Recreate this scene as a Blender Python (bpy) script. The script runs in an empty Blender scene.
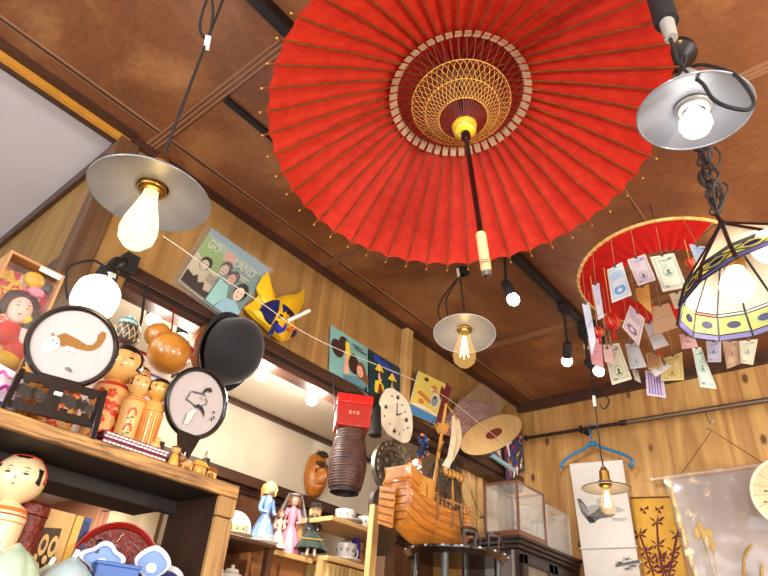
import bpy, bmesh, math, random
from mathutils import Vector, Matrix, Euler
PI = math.pi
random.seed(7)
scene = bpy.context.scene
COL = scene.collection
# ------------------------------------------------------------------ camera
F = 604.0
CR = Matrix(((0.770, 0.298, 0.563), (0.633, -0.462, -0.621), (0.075, 0.835, -0.545)))
CX = Vector((CR[0][0], CR[1][0], CR[2][0])).normalized()
CZ = Vector((CR[0][2], CR[1][2], CR[2][2]))
CZ = (CZ - CX * CZ.dot(CX)).normalized()
CY = CZ.cross(CX)
EYE = Vector((0, 0, 1.5))
cam_d = bpy.data.cameras.new('camera')
cam = bpy.data.objects.new('camera', cam_d)
COL.objects.link(cam)
cam.matrix_world = Matrix(((CX.x, CY.x, CZ.x, EYE.x), (CX.y, CY.y, CZ.y, EYE.y), (CX.z, CY.z, CZ.z, EYE.z), (0, 0, 0, 1)))
cam_d.sensor_width = 36
cam_d.lens = F / 768 * 36
cam_d.clip_start = 0.02
scene.camera = cam

def ray(px, py):
    return (CX * (px - 384) - CY * (py - 288) - CZ * F)
def W(px, py, x=None, y=None, z=None, d=None):
    """point of the place seen at a pixel, at a given x / y / height / distance"""
    r = ray(px, py)
    if x is not None: t = (x - EYE.x) / r.x
    elif y is not None: t = (y - EYE.y) / r.y
    elif z is not None: t = (z - EYE.z) / r.z
    else: t = d / r.length
    return EYE + r * t
def V(*a): return Vector(a)

# ------------------------------------------------------------------ materials
def lin(c):
    o = []
    for v in c:
        v /= 255.0
        o.append(v / 12.92 if v <= 0.04045 else ((v + 0.055) / 1.055) ** 2.4)
    return (o[0], o[1], o[2], 1.0)
MATS = {}
def new_mat(name):
    m = bpy.data.materials.new(name); m.use_nodes = True
    nt = m.node_tree
    b = nt.nodes['Principled BSDF']
    return m, nt, b
def mat(name, rgb, rough=0.5, metal=0.0, var=0.0, vs=18.0, bump=0.0, bs=60.0, coat=0.0, sheen=0.0, rgb2=None, lo=0.35, hi=0.65, sss=0.0, spec=0.5):
    if name in MATS: return MATS[name]
    m, nt, b = new_mat(name)
    b.inputs['Roughness'].default_value = rough
    b.inputs['Metallic'].default_value = metal
    b.inputs['Specular IOR Level'].default_value = spec
    if coat: b.inputs['Coat Weight'].default_value = coat; b.inputs['Coat Roughness'].default_value = 0.08
    if sheen: b.inputs['Sheen Weight'].default_value = sheen
    c = lin(rgb)
    b.inputs['Base Color'].default_value = c
    if var or rgb2 or bump:
        tc = nt.nodes.new('ShaderNodeTexCoord')
    if var or rgb2:
        n = nt.nodes.new('ShaderNodeTexNoise'); n.inputs['Scale'].default_value = vs; n.inputs['Detail'].default_value = 5
        nt.links.new(tc.outputs['Object'], n.inputs['Vector'])
        r = nt.nodes.new('ShaderNodeValToRGB')
        c2 = lin(rgb2) if rgb2 else tuple(min(1, v * (1 + var)) for v in c[:3]) + (1,)
        c1 = c if rgb2 else tuple(v * (1 - var) for v in c[:3]) + (1,)
        r.color_ramp.elements[0].position = lo; r.color_ramp.elements[0].color = c1
        r.color_ramp.elements[1].position = hi; r.color_ramp.elements[1].color = c2
        nt.links.new(n.outputs['Fac'], r.inputs['Fac'])
        nt.links.new(r.outputs['Color'], b.inputs['Base Color'])
    if bump:
        n2 = nt.nodes.new('ShaderNodeTexNoise'); n2.inputs['Scale'].default_value = bs; n2.inputs['Detail'].default_value = 3
        nt.links.new(tc.outputs['Object'], n2.inputs['Vector'])
        bp = nt.nodes.new('ShaderNodeBump'); bp.inputs['Strength'].default_value = bump; bp.inputs['Distance'].default_value = 0.004
        nt.links.new(n2.outputs['Fac'], bp.inputs['Height'])
        nt.links.new(bp.outputs['Normal'], b.inputs['Normal'])
    MATS[name] = m
    return m
def wood(name, dark, light, axis='Z', across=22.0, along=1.5, rough=0.5, lo=0.3, hi=0.7, plank=None, gap=0.006, knots=False, coat=0.0, detail=6, dist=0.6):
    """grain stretched along one axis; plank=(axis,width) adds board joints"""
    if name in MATS: return MATS[name]
    m, nt, b = new_mat(name)
    L = nt.links.new
    b.inputs['Roughness'].default_value = rough
    if coat: b.inputs['Coat Weight'].default_value = coat
    tc = nt.nodes.new('ShaderNodeTexCoord')
    mp = nt.nodes.new('ShaderNodeMapping')
    sc = [across] * 3; sc['XYZ'.index(axis)] = along
    mp.inputs['Scale'].default_value = sc
    L(tc.outputs['Object'], mp.inputs['Vector'])
    n = nt.nodes.new('ShaderNodeTexNoise'); n.inputs['Scale'].default_value = 1.0; n.inputs['Detail'].default_value = detail; n.inputs['Distortion'].default_value = dist
    L(mp.outputs['Vector'], n.inputs['Vector'])
    r = nt.nodes.new('ShaderNodeValToRGB')
    r.color_ramp.elements[0].position = lo; r.color_ramp.elements[0].color = lin(dark)
    r.color_ramp.elements[1].position = hi; r.color_ramp.elements[1].color = lin(light)
    L(n.outputs['Fac'], r.inputs['Fac'])
    col = r.outputs['Color']
    def mul(col, fac_socket, c, blend='MIX'):
        x = nt.nodes.new('ShaderNodeMix'); x.data_type = 'RGBA'; x.blend_type = blend
        L(fac_socket, x.inputs[0]); L(col, x.inputs[6]); x.inputs[7].default_value = c
        return x.outputs[2]
    if plank:
        sep = nt.nodes.new('ShaderNodeSeparateXYZ'); L(tc.outputs['Object'], sep.inputs[0])
        d = nt.nodes.new('ShaderNodeMath'); d.operation = 'DIVIDE'; L(sep.outputs['XYZ'.index(plank[0])], d.inputs[0]); d.inputs[1].default_value = plank[1]
        fl = nt.nodes.new('ShaderNodeMath'); fl.operation = 'FLOOR'; L(d.outputs[0], fl.inputs[0])
        wn = nt.nodes.new('ShaderNodeTexWhiteNoise'); wn.noise_dimensions = '1D'; L(fl.outputs[0], wn.inputs['W'])
        mm = nt.nodes.new('ShaderNodeMath'); mm.operation = 'MULTIPLY'; L(wn.outputs['Value'], mm.inputs[0]); mm.inputs[1].default_value = 0.45
        col = mul(col, mm.outputs[0], lin(dark))
        fr = nt.nodes.new('ShaderNodeMath'); fr.operation = 'FRACT'; L(d.outputs[0], fr.inputs[0])
        lt = nt.nodes.new('ShaderNodeMath'); lt.operation = 'LESS_THAN'; L(fr.outputs[0], lt.inputs[0]); lt.inputs[1].default_value = gap / plank[1]
        m2 = nt.nodes.new('ShaderNodeMath'); m2.operation = 'MULTIPLY'; L(lt.outputs[0], m2.inputs[0]); m2.inputs[1].default_value = 0.75
        col = mul(col, m2.outputs[0], lin(tuple(v * 0.45 for v in dark)))
    if knots:
        mk = nt.nodes.new('ShaderNodeMapping'); ks = [13.0] * 3; ks['XYZ'.index(axis)] = 7.0
        mk.inputs['Scale'].default_value = ks; L(tc.outputs['Object'], mk.inputs['Vector'])
        vo = nt.nodes.new('ShaderNodeTexVoronoi'); vo.inputs['Scale'].default_value = 1.0; vo.inputs['Randomness'].default_value = 1.0
        L(mk.outputs['Vector'], vo.inputs['Vector'])
        k = nt.nodes.new('ShaderNodeValToRGB')
        k.color_ramp.elements[0].position = 0.10; k.color_ramp.elements[0].color = (1, 1, 1, 1)
        k.color_ramp.elements[1].position = 0.19; k.color_ramp.elements[1].color = (0, 0, 0, 1)
        L(vo.outputs['Distance'], k.inputs['Fac'])
        k2 = nt.nodes.new('ShaderNodeMath'); k2.operation = 'MULTIPLY'; L(k.outputs['Color'], k2.inputs[0]); k2.inputs[1].default_value = 0.85
        col = mul(col, k2.outputs[0], lin((72, 40, 18)))
    L(col, b.inputs['Base Color'])
    bp = nt.nodes.new('ShaderNodeBump'); bp.inputs['Strength'].default_value = 0.12; bp.inputs['Distance'].default_value = 0.003
    L(n.outputs['Fac'], bp.inputs['Height']); L(bp.outputs['Normal'], b.inputs['Normal'])
    MATS[name] = m
    return m
def emit(name, rgb, strength, alpha=1.0):
    """glowing material; alpha < 1 lets light and sight through (bulb glass)"""
    if name in MATS: return MATS[name]
    m = bpy.data.materials.new(name); m.use_nodes = True
    nt = m.node_tree; nt.nodes.clear()
    o = nt.nodes.new('ShaderNodeOutputMaterial'); e = nt.nodes.new('ShaderNodeEmission')
    e.inputs['Color'].default_value = lin(rgb); e.inputs['Strength'].default_value = strength
    s = e.outputs[0]
    if alpha < 1:
        t = nt.nodes.new('ShaderNodeBsdfTransparent'); x = nt.nodes.new('ShaderNodeMixShader'); x.inputs[0].default_value = alpha
        nt.links.new(t.outputs[0], x.inputs[1]); nt.links.new(s, x.inputs[2]); s = x.outputs[0]
    nt.links.new(s, o.inputs['Surface'])
    m.cycles.emission_sampling = 'NONE'
    MATS[name] = m
    return m
def film(name, rgb, opac=0.2, rough=0.1, gloss=0.25):
    """clear sheet: transparent + a little diffuse + gloss"""
    if name in MATS: return MATS[name]
    m = bpy.data.materials.new(name); m.use_nodes = True
    nt = m.node_tree; nt.nodes.clear(); L = nt.links.new
    o = nt.nodes.new('ShaderNodeOutputMaterial')
    t = nt.nodes.new('ShaderNodeBsdfTransparent'); d = nt.nodes.new('ShaderNodeBsdfDiffuse'); g = nt.nodes.new('ShaderNodeBsdfGlossy')
    d.inputs['Color'].default_value = lin(rgb); g.inputs['Roughness'].default_value = rough
    x = nt.nodes.new('ShaderNodeMixShader'); x.inputs[0].default_value = opac
    L(t.outputs[0], x.inputs[1]); L(d.outputs[0], x.inputs[2])
    y = nt.nodes.new('ShaderNodeMixShader'); y.inputs[0].default_value = .04 + .12 * gloss; L(x.outputs[0], y.inputs[1]); L(g.outputs[0], y.inputs[2])
    L(y.outputs[0], o.inputs['Surface'])
    MATS[name] = m
    return m
def paper_trans(name, rgb, rgb2=None, trans=0.35, vs=30, rough=0.7):
    """thin paper or cloth that lets some light through"""
    if name in MATS: return MATS[name]
    m = bpy.data.materials.new(name); m.use_nodes = True
    nt = m.node_tree; nt.nodes.clear(); L = nt.links.new
    o = nt.nodes.new('ShaderNodeOutputMaterial')
    tc = nt.nodes.new('ShaderNodeTexCoord'); n = nt.nodes.new('ShaderNodeTexNoise'); n.inputs['Scale'].default_value = vs; n.inputs['Detail'].default_value = 4
    L(tc.outputs['Object'], n.inputs['Vector'])
    r = nt.nodes.new('ShaderNodeValToRGB'); r.color_ramp.elements[0].position = .3; r.color_ramp.elements[1].position = .7
    r.color_ramp.elements[0].color = lin(rgb); r.color_ramp.elements[1].color = lin(rgb2 or rgb)
    L(n.outputs['Fac'], r.inputs['Fac'])
    d = nt.nodes.new('ShaderNodeBsdfDiffuse'); t = nt.nodes.new('ShaderNodeBsdfTranslucent'); g = nt.nodes.new('ShaderNodeBsdfGlossy'); g.inputs['Roughness'].default_value = 0.45
    L(r.outputs[0], d.inputs['Color']); L(r.outputs[0], t.inputs['Color'])
    x = nt.nodes.new('ShaderNodeMixShader'); x.inputs[0].default_value = trans; L(d.outputs[0], x.inputs[1]); L(t.outputs[0], x.inputs[2])
    y = nt.nodes.new('ShaderNodeMixShader'); y.inputs[0].default_value = 0.05; L(x.outputs[0], y.inputs[1]); L(g.outputs[0], y.inputs[2])
    L(y.outputs[0], o.inputs['Surface'])
    MATS[name] = m
    return m

# ------------------------------------------------------------------ mesh builder
def frame_from(d, up=None):
    d = d.normalized()
    u = Vector((0, 0, 1)) if abs(d.z) < 0.95 else Vector((1, 0, 0))
    if up is not None: u = up
    a = u.cross(d)
    if a.length < 1e-6: a = Vector((1, 0, 0)).cross(d)
    a.normalize(); b = d.cross(a)
    return a, b
ORG = {}
class MB:
    def __init__(s, xf=None):
        s.v = []; s.f = []; s.mi = []; s.sm = []; s.ms = []; s.xf = xf or Matrix()
    def m(s, mt):
        if mt not in s.ms: s.ms.append(mt)
        return s.ms.index(mt)
    def add(s, vs, fs, mt, sm=True):
        o = len(s.v); i = s.m(mt)
        s.v += [s.xf @ Vector(p) for p in vs]
        for f in fs:
            s.f.append(tuple(o + k for k in f)); s.mi.append(i); s.sm.append(sm)
    def box(s, c, size, mt, rot=None):
        c = Vector(c); h = Vector(size) / 2
        R = rot.to_matrix() if isinstance(rot, Euler) else (rot or Matrix.Identity(3))
        vs = [c + R @ Vector((h.x * a, h.y * b, h.z * d)) for d in (-1, 1) for b in (-1, 1) for a in (-1, 1)]
        s.add(vs, [(0, 2, 3, 1), (4, 5, 7, 6), (0, 1, 5, 4), (2, 6, 7, 3), (0, 4, 6, 2), (1, 3, 7, 5)], mt, False)
    def bb(s, lo, hi, mt):
        lo = Vector(lo); hi = Vector(hi); s.box((lo + hi) / 2, [abs(v) for v in (hi - lo)], mt)
    def hexa(s, a, b, mt):
        """two quads (lists of four points, same order) joined to a solid"""
        s.add(list(a) + list(b), [(3, 2, 1, 0), (4, 5, 6, 7), (0, 1, 5, 4), (1, 2, 6, 5), (2, 3, 7, 6), (3, 0, 4, 7)], mt, False)
    def bar(s, p, q, w, h, mt, up=None):
        p = Vector(p); q = Vector(q); a, b = frame_from(q - p, up)
        s.hexa([p - a * w / 2 - b * h / 2, p + a * w / 2 - b * h / 2, p + a * w / 2 + b * h / 2, p - a * w / 2 + b * h / 2],
               [q - a * w / 2 - b * h / 2, q + a * w / 2 - b * h / 2, q + a * w / 2 + b * h / 2, q - a * w / 2 + b * h / 2], mt)
    def tube(s, pts, r, mt, n=8, cap=True, closed=False, flat=1.0):
        pts = [Vector(p) for p in pts]; N = len(pts)
        rs = r if isinstance(r, (list, tuple)) else [r] * N
        prev = None; vs = []
        for i, p in enumerate(pts):
            if closed: t = pts[(i + 1) % N] - pts[i - 1]
            else: t = pts[min(i + 1, N - 1)] - pts[max(i - 1, 0)]
            if t.length < 1e-9: t = Vector((0, 0, 1))
            t.normalize()
            if prev is None: a, b = frame_from(t)
            else:
                a = prev - t * prev.dot(t)
                if a.length < 1e-6: a, _ = frame_from(t)
                a.normalize(); b = t.cross(a)
            prev = a
            for k in range(n):
                an = 2 * PI * k / n
                vs.append(p + a * math.cos(an) * rs[i] + b * math.sin(an) * rs[i] * flat)
        fs = []
        for i in range(N if closed else N - 1):
            j = (i + 1) % N
            for k in range(n):
                l = (k + 1) % n
                fs.append((i * n + k, i * n + l, j * n + l, j * n + k))
        if cap and not closed:
            fs.append(tuple(reversed(range(n)))); fs.append(tuple((N - 1) * n + k for k in range(n)))
        s.add(vs, fs, mt)
    def cyl(s, p, q, r, mt, r2=None, n=20):
        s.tube([p, q], [r, r if r2 is None else r2], mt, n)
    def lathe(s, prof, mt, o=(0, 0, 0), ax=(0, 0, 1), n=32, a0=0, a1=2 * PI, sq=None, ref=None):
        """profile of (radius, height); sq=(sx,sy) squashes; several materials: prof items (r,z,mat)"""
        o = Vector(o); d = Vector(ax).normalized()
        if ref is not None: a = Vector(ref).normalized(); a = (a - d * a.dot(d)).normalized(); b = d.cross(a)
        elif abs(d.z) > 0.999: a = Vector((1, 0, 0)); b = d.cross(a)
        else: a, b = frame_from(d)
        full = abs(a1 - a0 - 2 * PI) < 1e-6
        C = n if full else n + 1
        sx, sy = sq or (1, 1)
        P = [(p[0], p[1]) for p in prof]
        vs = []
        for (r, z) in P:
            for k in range(C):
                an = a0 + (a1 - a0) * k / n
                vs.append(o + d * z + a * math.cos(an) * r * sx + b * math.sin(an) * r * sy)
        by = {}
        for i in range(len(P) - 1):
            mm = prof[i][2] if len(prof[i]) > 2 else mt
            for k in range(n):
                l = (k + 1) % C
                by.setdefault(mm, []).append((i * C + k, i * C + l, (i + 1) * C + l, (i + 1) * C + k))
        for mm, fs in by.items(): s.add(vs, fs, mm)
    def ell(s, c, rad, mt, n=20, R=None):
        c = Vector(c); rad = Vector(rad) if not isinstance(rad, (int, float)) else Vector((rad,) * 3)
        R = R or Matrix.Identity(3); h = n // 2; vs = []; fs = []
        for i in range(h + 1):
            th = PI * i / h
            for k in range(n):
                an = 2 * PI * k / n
                vs.append(c + R @ Vector((rad.x * math.sin(th) * math.cos(an), rad.y * math.sin(th) * math.sin(an), rad.z * math.cos(th))))
        for i in range(h):
            for k in range(n):
                l = (k + 1) % n
                fs.append((i * n + k, (i + 1) * n + k, (i + 1) * n + l, i * n + l))
        s.add(vs, fs, mt)
    def torus(s, c, R, r, mt, ax=(0, 0, 1), n=40, k=8, sq=None, flat=1.0):
        d = Vector(ax).normalized(); a, b = frame_from(d); c = Vector(c); sx, sy = sq or (1, 1)
        vs = []; fs = []
        for i in range(n):
            an = 2 * PI * i / n; e = a * math.cos(an) * sx + b * math.sin(an) * sy; eu = e.normalized()
            for j in range(k):
                q = 2 * PI * j / k
                vs.append(c + e * R + eu * r * math.cos(q) + d * r * flat * math.sin(q))
        for i in range(n):
            for j in range(k):
                fs.append((i * k + j, ((i + 1) % n) * k + j, ((i + 1) % n) * k + (j + 1) % k, i * k + (j + 1) % k))
        s.add(vs, fs, mt)
    def poly(s, pts, th, mt, nrm=None, smt=None):
        """outline extruded by th along its normal (backwards)"""
        pts = [Vector(p) for p in pts]; n = len(pts)
        if nrm is None:
            nrm = Vector()
            for i in range(n): nrm += (pts[i]).cross(pts[(i + 1) % n])
            nrm.normalize()
        back = [p - nrm * th for p in pts]
        s.add(pts, [tuple(range(n))], mt, False)
        s.add(pts + back, [tuple(reversed(range(n, 2 * n)))] + [(i, n + i, n + (i + 1) % n, (i + 1) % n) for i in range(n)], smt or mt, False)
    def face(s, pts, mt): s.add(pts, [tuple(range(len(pts)))], mt, False)
    def grid(s, fn, nu, nv, mt, closed_u=False):
        C = nu if closed_u else nu + 1
        vs = [fn(i / nu, j / nv) for j in range(nv + 1) for i in range(C)]
        fs = [(j * C + i, j * C + (i + 1) % C, (j + 1) * C + (i + 1) % C, (j + 1) * C + i) for j in range(nv) for i in range(nu)]
        s.add(vs, fs, mt)
    def build(s, name, parent=None, org=None, bevel=0.0, sub=0, angle=38, solid=0.0, fixn=True):
        me = bpy.data.meshes.new(name)
        if parent is not None: o = ORG[parent]
        elif org is not None: o = Vector(org)
        else:
            xs = [p.x for p in s.v]; ys = [p.y for p in s.v]; zs = [p.z for p in s.v]
            o = Vector(((min(xs) + max(xs)) / 2, (min(ys) + max(ys)) / 2, min(zs)))
        me.from_pydata([p - o for p in s.v], [], s.f)
        for mt in s.ms: me.materials.append(mt)
        me.polygons.foreach_set('material_index', s.mi)
        me.polygons.foreach_set('use_smooth', s.sm)
        me.update()
        if fixn:
            bm = bmesh.new(); bm.from_mesh(me); bmesh.ops.recalc_face_normals(bm, faces=bm.faces); bm.to_mesh(me); bm.free()
        me.set_sharp_from_angle(angle=math.radians(angle))
        ob = bpy.data.objects.new(name, me); COL.objects.link(ob)
        if parent is not None: ob.parent = parent
        else: ob.location = o
        ORG[ob] = o
        if solid:
            md = ob.modifiers.new('Solidify', 'SOLIDIFY'); md.thickness = solid; md.offset = 0
        if bevel:
            md = ob.modifiers.new('Bevel', 'BEVEL'); md.width = bevel; md.segments = 2; md.limit_method = 'ANGLE'; md.angle_limit = math.radians(40)
        if sub:
            md = ob.modifiers.new('Subdivision', 'SUBSURF'); md.levels = sub; md.render_levels = sub
        return ob
def thing(name, label, cat, loc, group=None):
    o = bpy.data.objects.new(name, None); COL.objects.link(o)
    o.empty_display_size = 0.05
    o.location = loc; ORG[o] = Vector(loc)
    return tag(o, label, cat, group)
def tag(o, label, cat, group=None, kind=None):
    o['label'] = label; o['category'] = cat
    if group: o['group'] = group
    if kind: o['kind'] = kind
    return o
def struct(o, label=None):
    o['kind'] = 'structure'
    if label: o['label'] = label
    return o
def dup(o, parent=None, loc=None):
    c = o.copy(); COL.objects.link(c)
    if parent is not None: c.parent = parent
    if loc is not None: c.location = loc
    for ch in list(o.children): dup(ch, c)
    return c
_txt = {}
def text_geo(st):
    """outline of a string as (points, faces), height about 1"""
    if st not in _txt:
        cu = bpy.data.curves.new('txt', 'FONT'); cu.body = st; cu.size = 1.0; cu.resolution_u = 3
        ob = bpy.data.objects.new('txt', cu); COL.objects.link(ob)
        bpy.context.view_layer.update()
        me = bpy.data.meshes.new_from_object(ob.evaluated_get(bpy.context.evaluated_depsgraph_get()))
        _txt[st] = ([v.co.copy() for v in me.vertices], [tuple(p.vertices) for p in me.polygons])
        bpy.data.objects.remove(ob); bpy.data.curves.remove(cu); bpy.data.meshes.remove(me)
    return _txt[st]
class Pic:
    """drawing on a flat board given by its four corners (tl, tr, br, bl as seen from the front)"""
    def __init__(s, mb, tl, tr, br, bl, mt, th=0.002, edge=None, curve=0.0):
        s.mb = mb; s.c = [Vector(p) for p in (tl, tr, br, bl)]
        s.n = (s.c[1] - s.c[0]).cross(s.c[3] - s.c[0]).normalized() * -1
        if s.n.dot(EYE - s.c[0]) < 0: s.n.negate()
        s.k = 0; s.curve = curve
        if mt is not None: mb.poly([s.c[3], s.c[2], s.c[1], s.c[0]], th, mt, nrm=s.n, smt=edge or mt)
    def P(s, u, v, k=0):
        """u to the right, v downward, 0..1"""
        a = s.c[0].lerp(s.c[1], u); b = s.c[3].lerp(s.c[2], u)
        return a.lerp(b, v) + s.n * (0.0004 * k)
    def poly(s, pts, mt, k=None):
        if k is None: s.k += 1; k = s.k
        s.mb.face([s.P(u, v, k) for u, v in pts], mt)
    def oval(s, u, v, ru, rv, mt, n=20, a=0, k=None, a0=0, a1=2 * PI):
        m = n if abs(a1 - a0) > 6.28 else n + 1
        pts = []
        for i in range(m):
            t = a0 + (a1 - a0) * i / n; x = math.cos(t) * ru; y = math.sin(t) * rv
            pts.append((u + x * math.cos(a) - y * math.sin(a), v + x * math.sin(a) + y * math.cos(a)))
        s.poly(pts, mt, k)
    def rect(s, u0, v0, u1, v1, mt, k=None): s.poly([(u0, v0), (u1, v0), (u1, v1), (u0, v1)], mt, k)
    def line(s, pts, w, mt, k=None):
        if k is None: s.k += 1; k = s.k
        for (a, b) in zip(pts[:-1], pts[1:]):
            dx, dy = b[0] - a[0], b[1] - a[1]; l = math.hypot(dx, dy) or 1; ox, oy = -dy / l * w / 2, dx / l * w / 2
            s.mb.face([s.P(a[0] + ox, a[1] + oy, k), s.P(b[0] + ox, b[1] + oy, k), s.P(b[0] - ox, b[1] - oy, k), s.P(a[0] - ox, a[1] - oy, k)], mt)
    def text(s, st, u, v, h, mt, asp=1.0, k=None):
        """baseline start at (u, v); h letter height in v units; asp widens"""
        if k is None: s.k += 1; k = s.k
        vs, fs = text_geo(st)
        s.mb.add([s.P(u + p.x * h * asp, v - p.y * h, k) for p in vs], fs, mt, False)
def decal(mb, c, rad, az, el, pts, mt, lift=1.012, R=None):
    """flat painted patch wrapped on an ellipsoid; pts = (right, up) in radians"""
    c = Vector(c); R = R or Matrix.Identity(3)
    def q(dx, dy):
        a = az + dx; e = el + dy
        return c + (R @ Vector((rad[0] * math.cos(e) * math.cos(a), rad[1] * math.cos(e) * math.sin(a), rad[2] * math.sin(e)))) * lift
    n = len(pts); mx = sum(p[0] for p in pts) / n; my = sum(p[1] for p in pts) / n
    vs = [q(mx, my)]
    for f in (0.5, 1.0): vs += [q(mx + (x - mx) * f, my + (y - my) * f) for x, y in pts]
    fs = [(0, 1 + i, 1 + (i + 1) % n) for i in range(n)] + [(1 + i, 1 + n + i, 1 + n + (i + 1) % n, 1 + (i + 1) % n) for i in range(n)]
    mb.add(vs, fs, mt)
def ov(ru, rv, n=14, cx=0, cy=0, a=0):
    return [(cx + ru * math.cos(2 * PI * i / n) * math.cos(a) - rv * math.sin(2 * PI * i / n) * math.sin(a), cy + ru * math.cos(2 * PI * i / n) * math.sin(a) + rv * math.sin(2 * PI * i / n) * math.cos(a)) for i in range(n)]
# ------------------------------------------------------------------ common materials
M_ceil = None
def ceiling_material():
    m, nt, b = new_mat('brown lacquered ceiling board'); L = nt.links.new
    tc = nt.nodes.new('ShaderNodeTexCoord')
    n = nt.nodes.new('ShaderNodeTexNoise'); n.inputs['Scale'].default_value = 3.2; n.inputs['Detail'].default_value = 7; n.inputs['Distortion'].default_value = 0.8
    L(tc.outputs['Object'], n.inputs['Vector'])
    r = nt.nodes.new('ShaderNodeValToRGB')
    e = r.color_ramp.elements
    e[0].position = 0.3; e[0].color = lin((102, 62, 40)); e[1].position = 0.72; e[1].color = lin((168, 120, 76))
    x = r.color_ramp.elements.new(0.5); x.color = lin((128, 80, 50))
    L(n.outputs['Fac'], r.inputs['Fac'])
    n2 = nt.nodes.new('ShaderNodeTexNoise'); n2.inputs['Scale'].default_value = 60; n2.inputs['Detail'].default_value = 4
    L(tc.outputs['Object'], n2.inputs['Vector'])
    mx = nt.nodes.new('ShaderNodeMix'); mx.data_type = 'RGBA'; mx.blend_type = 'OVERLAY'; mx.inputs[0].default_value = 0.35
    L(r.outputs[0], mx.inputs[6]); L(n2.outputs['Fac'], mx.inputs[7])
    L(mx.outputs[2], b.inputs['Base Color'])
    b.inputs['Roughness'].default_value = 0.38
    bp = nt.nodes.new('ShaderNodeBump'); bp.inputs['Strength'].default_value = 0.15; bp.inputs['Distance'].default_value = 0.002
    L(n2.outputs['Fac'], bp.inputs['Height']); L(bp.outputs[0], b.inputs['Normal'])
    return m
M_ceil = ceiling_material()
M_white = mat('white painted ceiling', (206, 204, 210), 0.7, var=0.05, vs=2)
M_cream = mat('cream wall plaster', (216, 205, 184), 0.75, var=0.04, vs=3, bump=0.1, bs=90)
M_panel = wood('transom wood panel', (140, 103, 56), (172, 134, 80), 'Z', 30, 0.8, 0.5)
M_panel2 = wood('end wall wood panel', (122, 88, 38), (158, 122, 60), 'Z', 16, 0.8, 0.45)
M_dkwood = wood('dark stained beam', (52, 32, 24), (84, 54, 40), 'Y', 30, 2, 0.4)
M_dkz = wood('dark stained post', (70, 48, 32), (112, 80, 50), 'Z', 40, 2, 0.5)
M_ply = wood('knotty pine wall boards', (158, 106, 54), (222, 178, 108), 'Z', 13, 0.8, 0.55, plank=('X', 0.30), gap=0.0015, knots=True, dist=1.6)
M_litwood = wood('pale pine', (188, 146, 88), (218, 180, 120), 'Z', 30, 2, 0.55)
M_litwoody = wood('pale pine board', (196, 154, 92), (226, 190, 130), 'Y', 30, 2, 0.55)
M_floor = wood('brown floor boards', (90, 62, 40), (130, 92, 60), 'Y', 20, 1.5, 0.4, plank=('X', 0.12))
M_gold = mat('gold painted strip', (198, 138, 52), 0.4, var=0.1)
M_trimline = mat('pale ceiling batten', (150, 112, 84), 0.45)
M_blk = mat('black enamel', (16, 15, 16), 0.35)
M_blkmat = mat('matte black', (22, 20, 20), 0.7)
M_lacq = mat('black lacquer', (22, 15, 14), 0.22, coat=0.5)
M_brass = mat('aged brass', (176, 136, 70), 0.35, 1.0)
M_steel = mat('grey steel', (150, 150, 150), 0.35, 1.0)
M_chrome = mat('bright steel', (205, 205, 208), 0.18, 1.0)
M_wht = mat('white glaze', (236, 234, 228), 0.2, coat=0.3)
M_whtp = mat('white paper', (236, 232, 222), 0.7)
M_wplast = mat('white plastic', (228, 226, 220), 0.4)
CEIL = 2.70; LW = -1.35; BW = 2.56; EW = 0.40
# ------------------------------------------------------------------ shell of the shop
b = MB(); b.bb((LW, -2.2, CEIL), (2.9, BW, CEIL + .04), M_ceil); struct(b.build('ceiling'))
b = MB(); b.bb((-7.6, EW + .03, CEIL + .002), (-1.9, BW, CEIL + .04), M_white); struct(b.build('ceiling_side_room'))
b = MB(); b.bb((-3.2, -2.2, CEIL + .012), (LW, EW, CEIL + .05), M_white); struct(b.build('ceiling_side_recess'))
b = MB(); b.bb((-7.6, -2.2, -.04), (2.94, BW, 0), M_floor); struct(b.build('floor'))
b = MB(); b.bb((-3.2, EW, 0), (LW, EW + .03, CEIL + .012), M_panel2); struct(b.build('wall_recess_end'))
b = MB(); b.bb((-3.24, -2.24, 0), (LW - .4, -2.2, CEIL + .05), M_cream); struct(b.build('wall_recess_light_block'))  # unseen wall added to keep daylight off the white recess ceiling
b = MB(); b.bb((-3.24, -2.2, 0), (-3.2, EW + .03, CEIL + .05), M_cream); struct(b.build('wall_recess_side'))
b = MB(); b.bb((LW - .03, EW + .02, 2.33), (LW, BW, CEIL), M_panel); b.bb((LW - .03, EW + .02, 0), (LW, .52, 2.33), M_panel); struct(b.build('wall_left'))
b = MB(); b.bb((-1.9, BW, 0), (2.94, BW + .04, CEIL + .04), M_ply); struct(b.build('wall_back'))
M_pink = wood('pinkish wall boards', (150, 98, 70), (186, 132, 98), 'Z', 16, .8, .5, plank=('X', .17), gap=.006)
b = MB(); b.bb((-7.6, BW, 0), (-1.9, BW + .04, CEIL + .04), M_pink); struct(b.build('wall_side_room_back'))
b = MB(); b.bb((-5.12, BW - .03, 0), (-4.2, BW - .001, CEIL), M_cream); struct(b.build('wall_side_room_pale'))
b = MB(); b.bb((-7.64, EW, 0), (-7.6, BW + .04, CEIL + .04), M_pink); struct(b.build('wall_side_room_far'))
b = MB(); b.bb((-7.6, EW, 0), (-3.24, EW + .03, CEIL + .04), M_cream); struct(b.build('wall_side_room_near'))
b = MB(); b.bb((2.9, -2.2, 0), (2.94, BW, CEIL + .04), M_cream); struct(b.build('wall_right'))
b = MB(); b.bb((-1.9, EW + .03, 2.03), (-1.86, BW, CEIL + .04), M_cream); b.bb((-1.9, 1.12, 0), (-1.86, BW, 2.03), M_cream); struct(b.build('wall_alcove'))
b = MB(); b.bb((-1.86, EW + .03, 2.353), (LW - .03, BW, 2.39), M_cream); struct(b.build('ceiling_alcove'))
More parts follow.
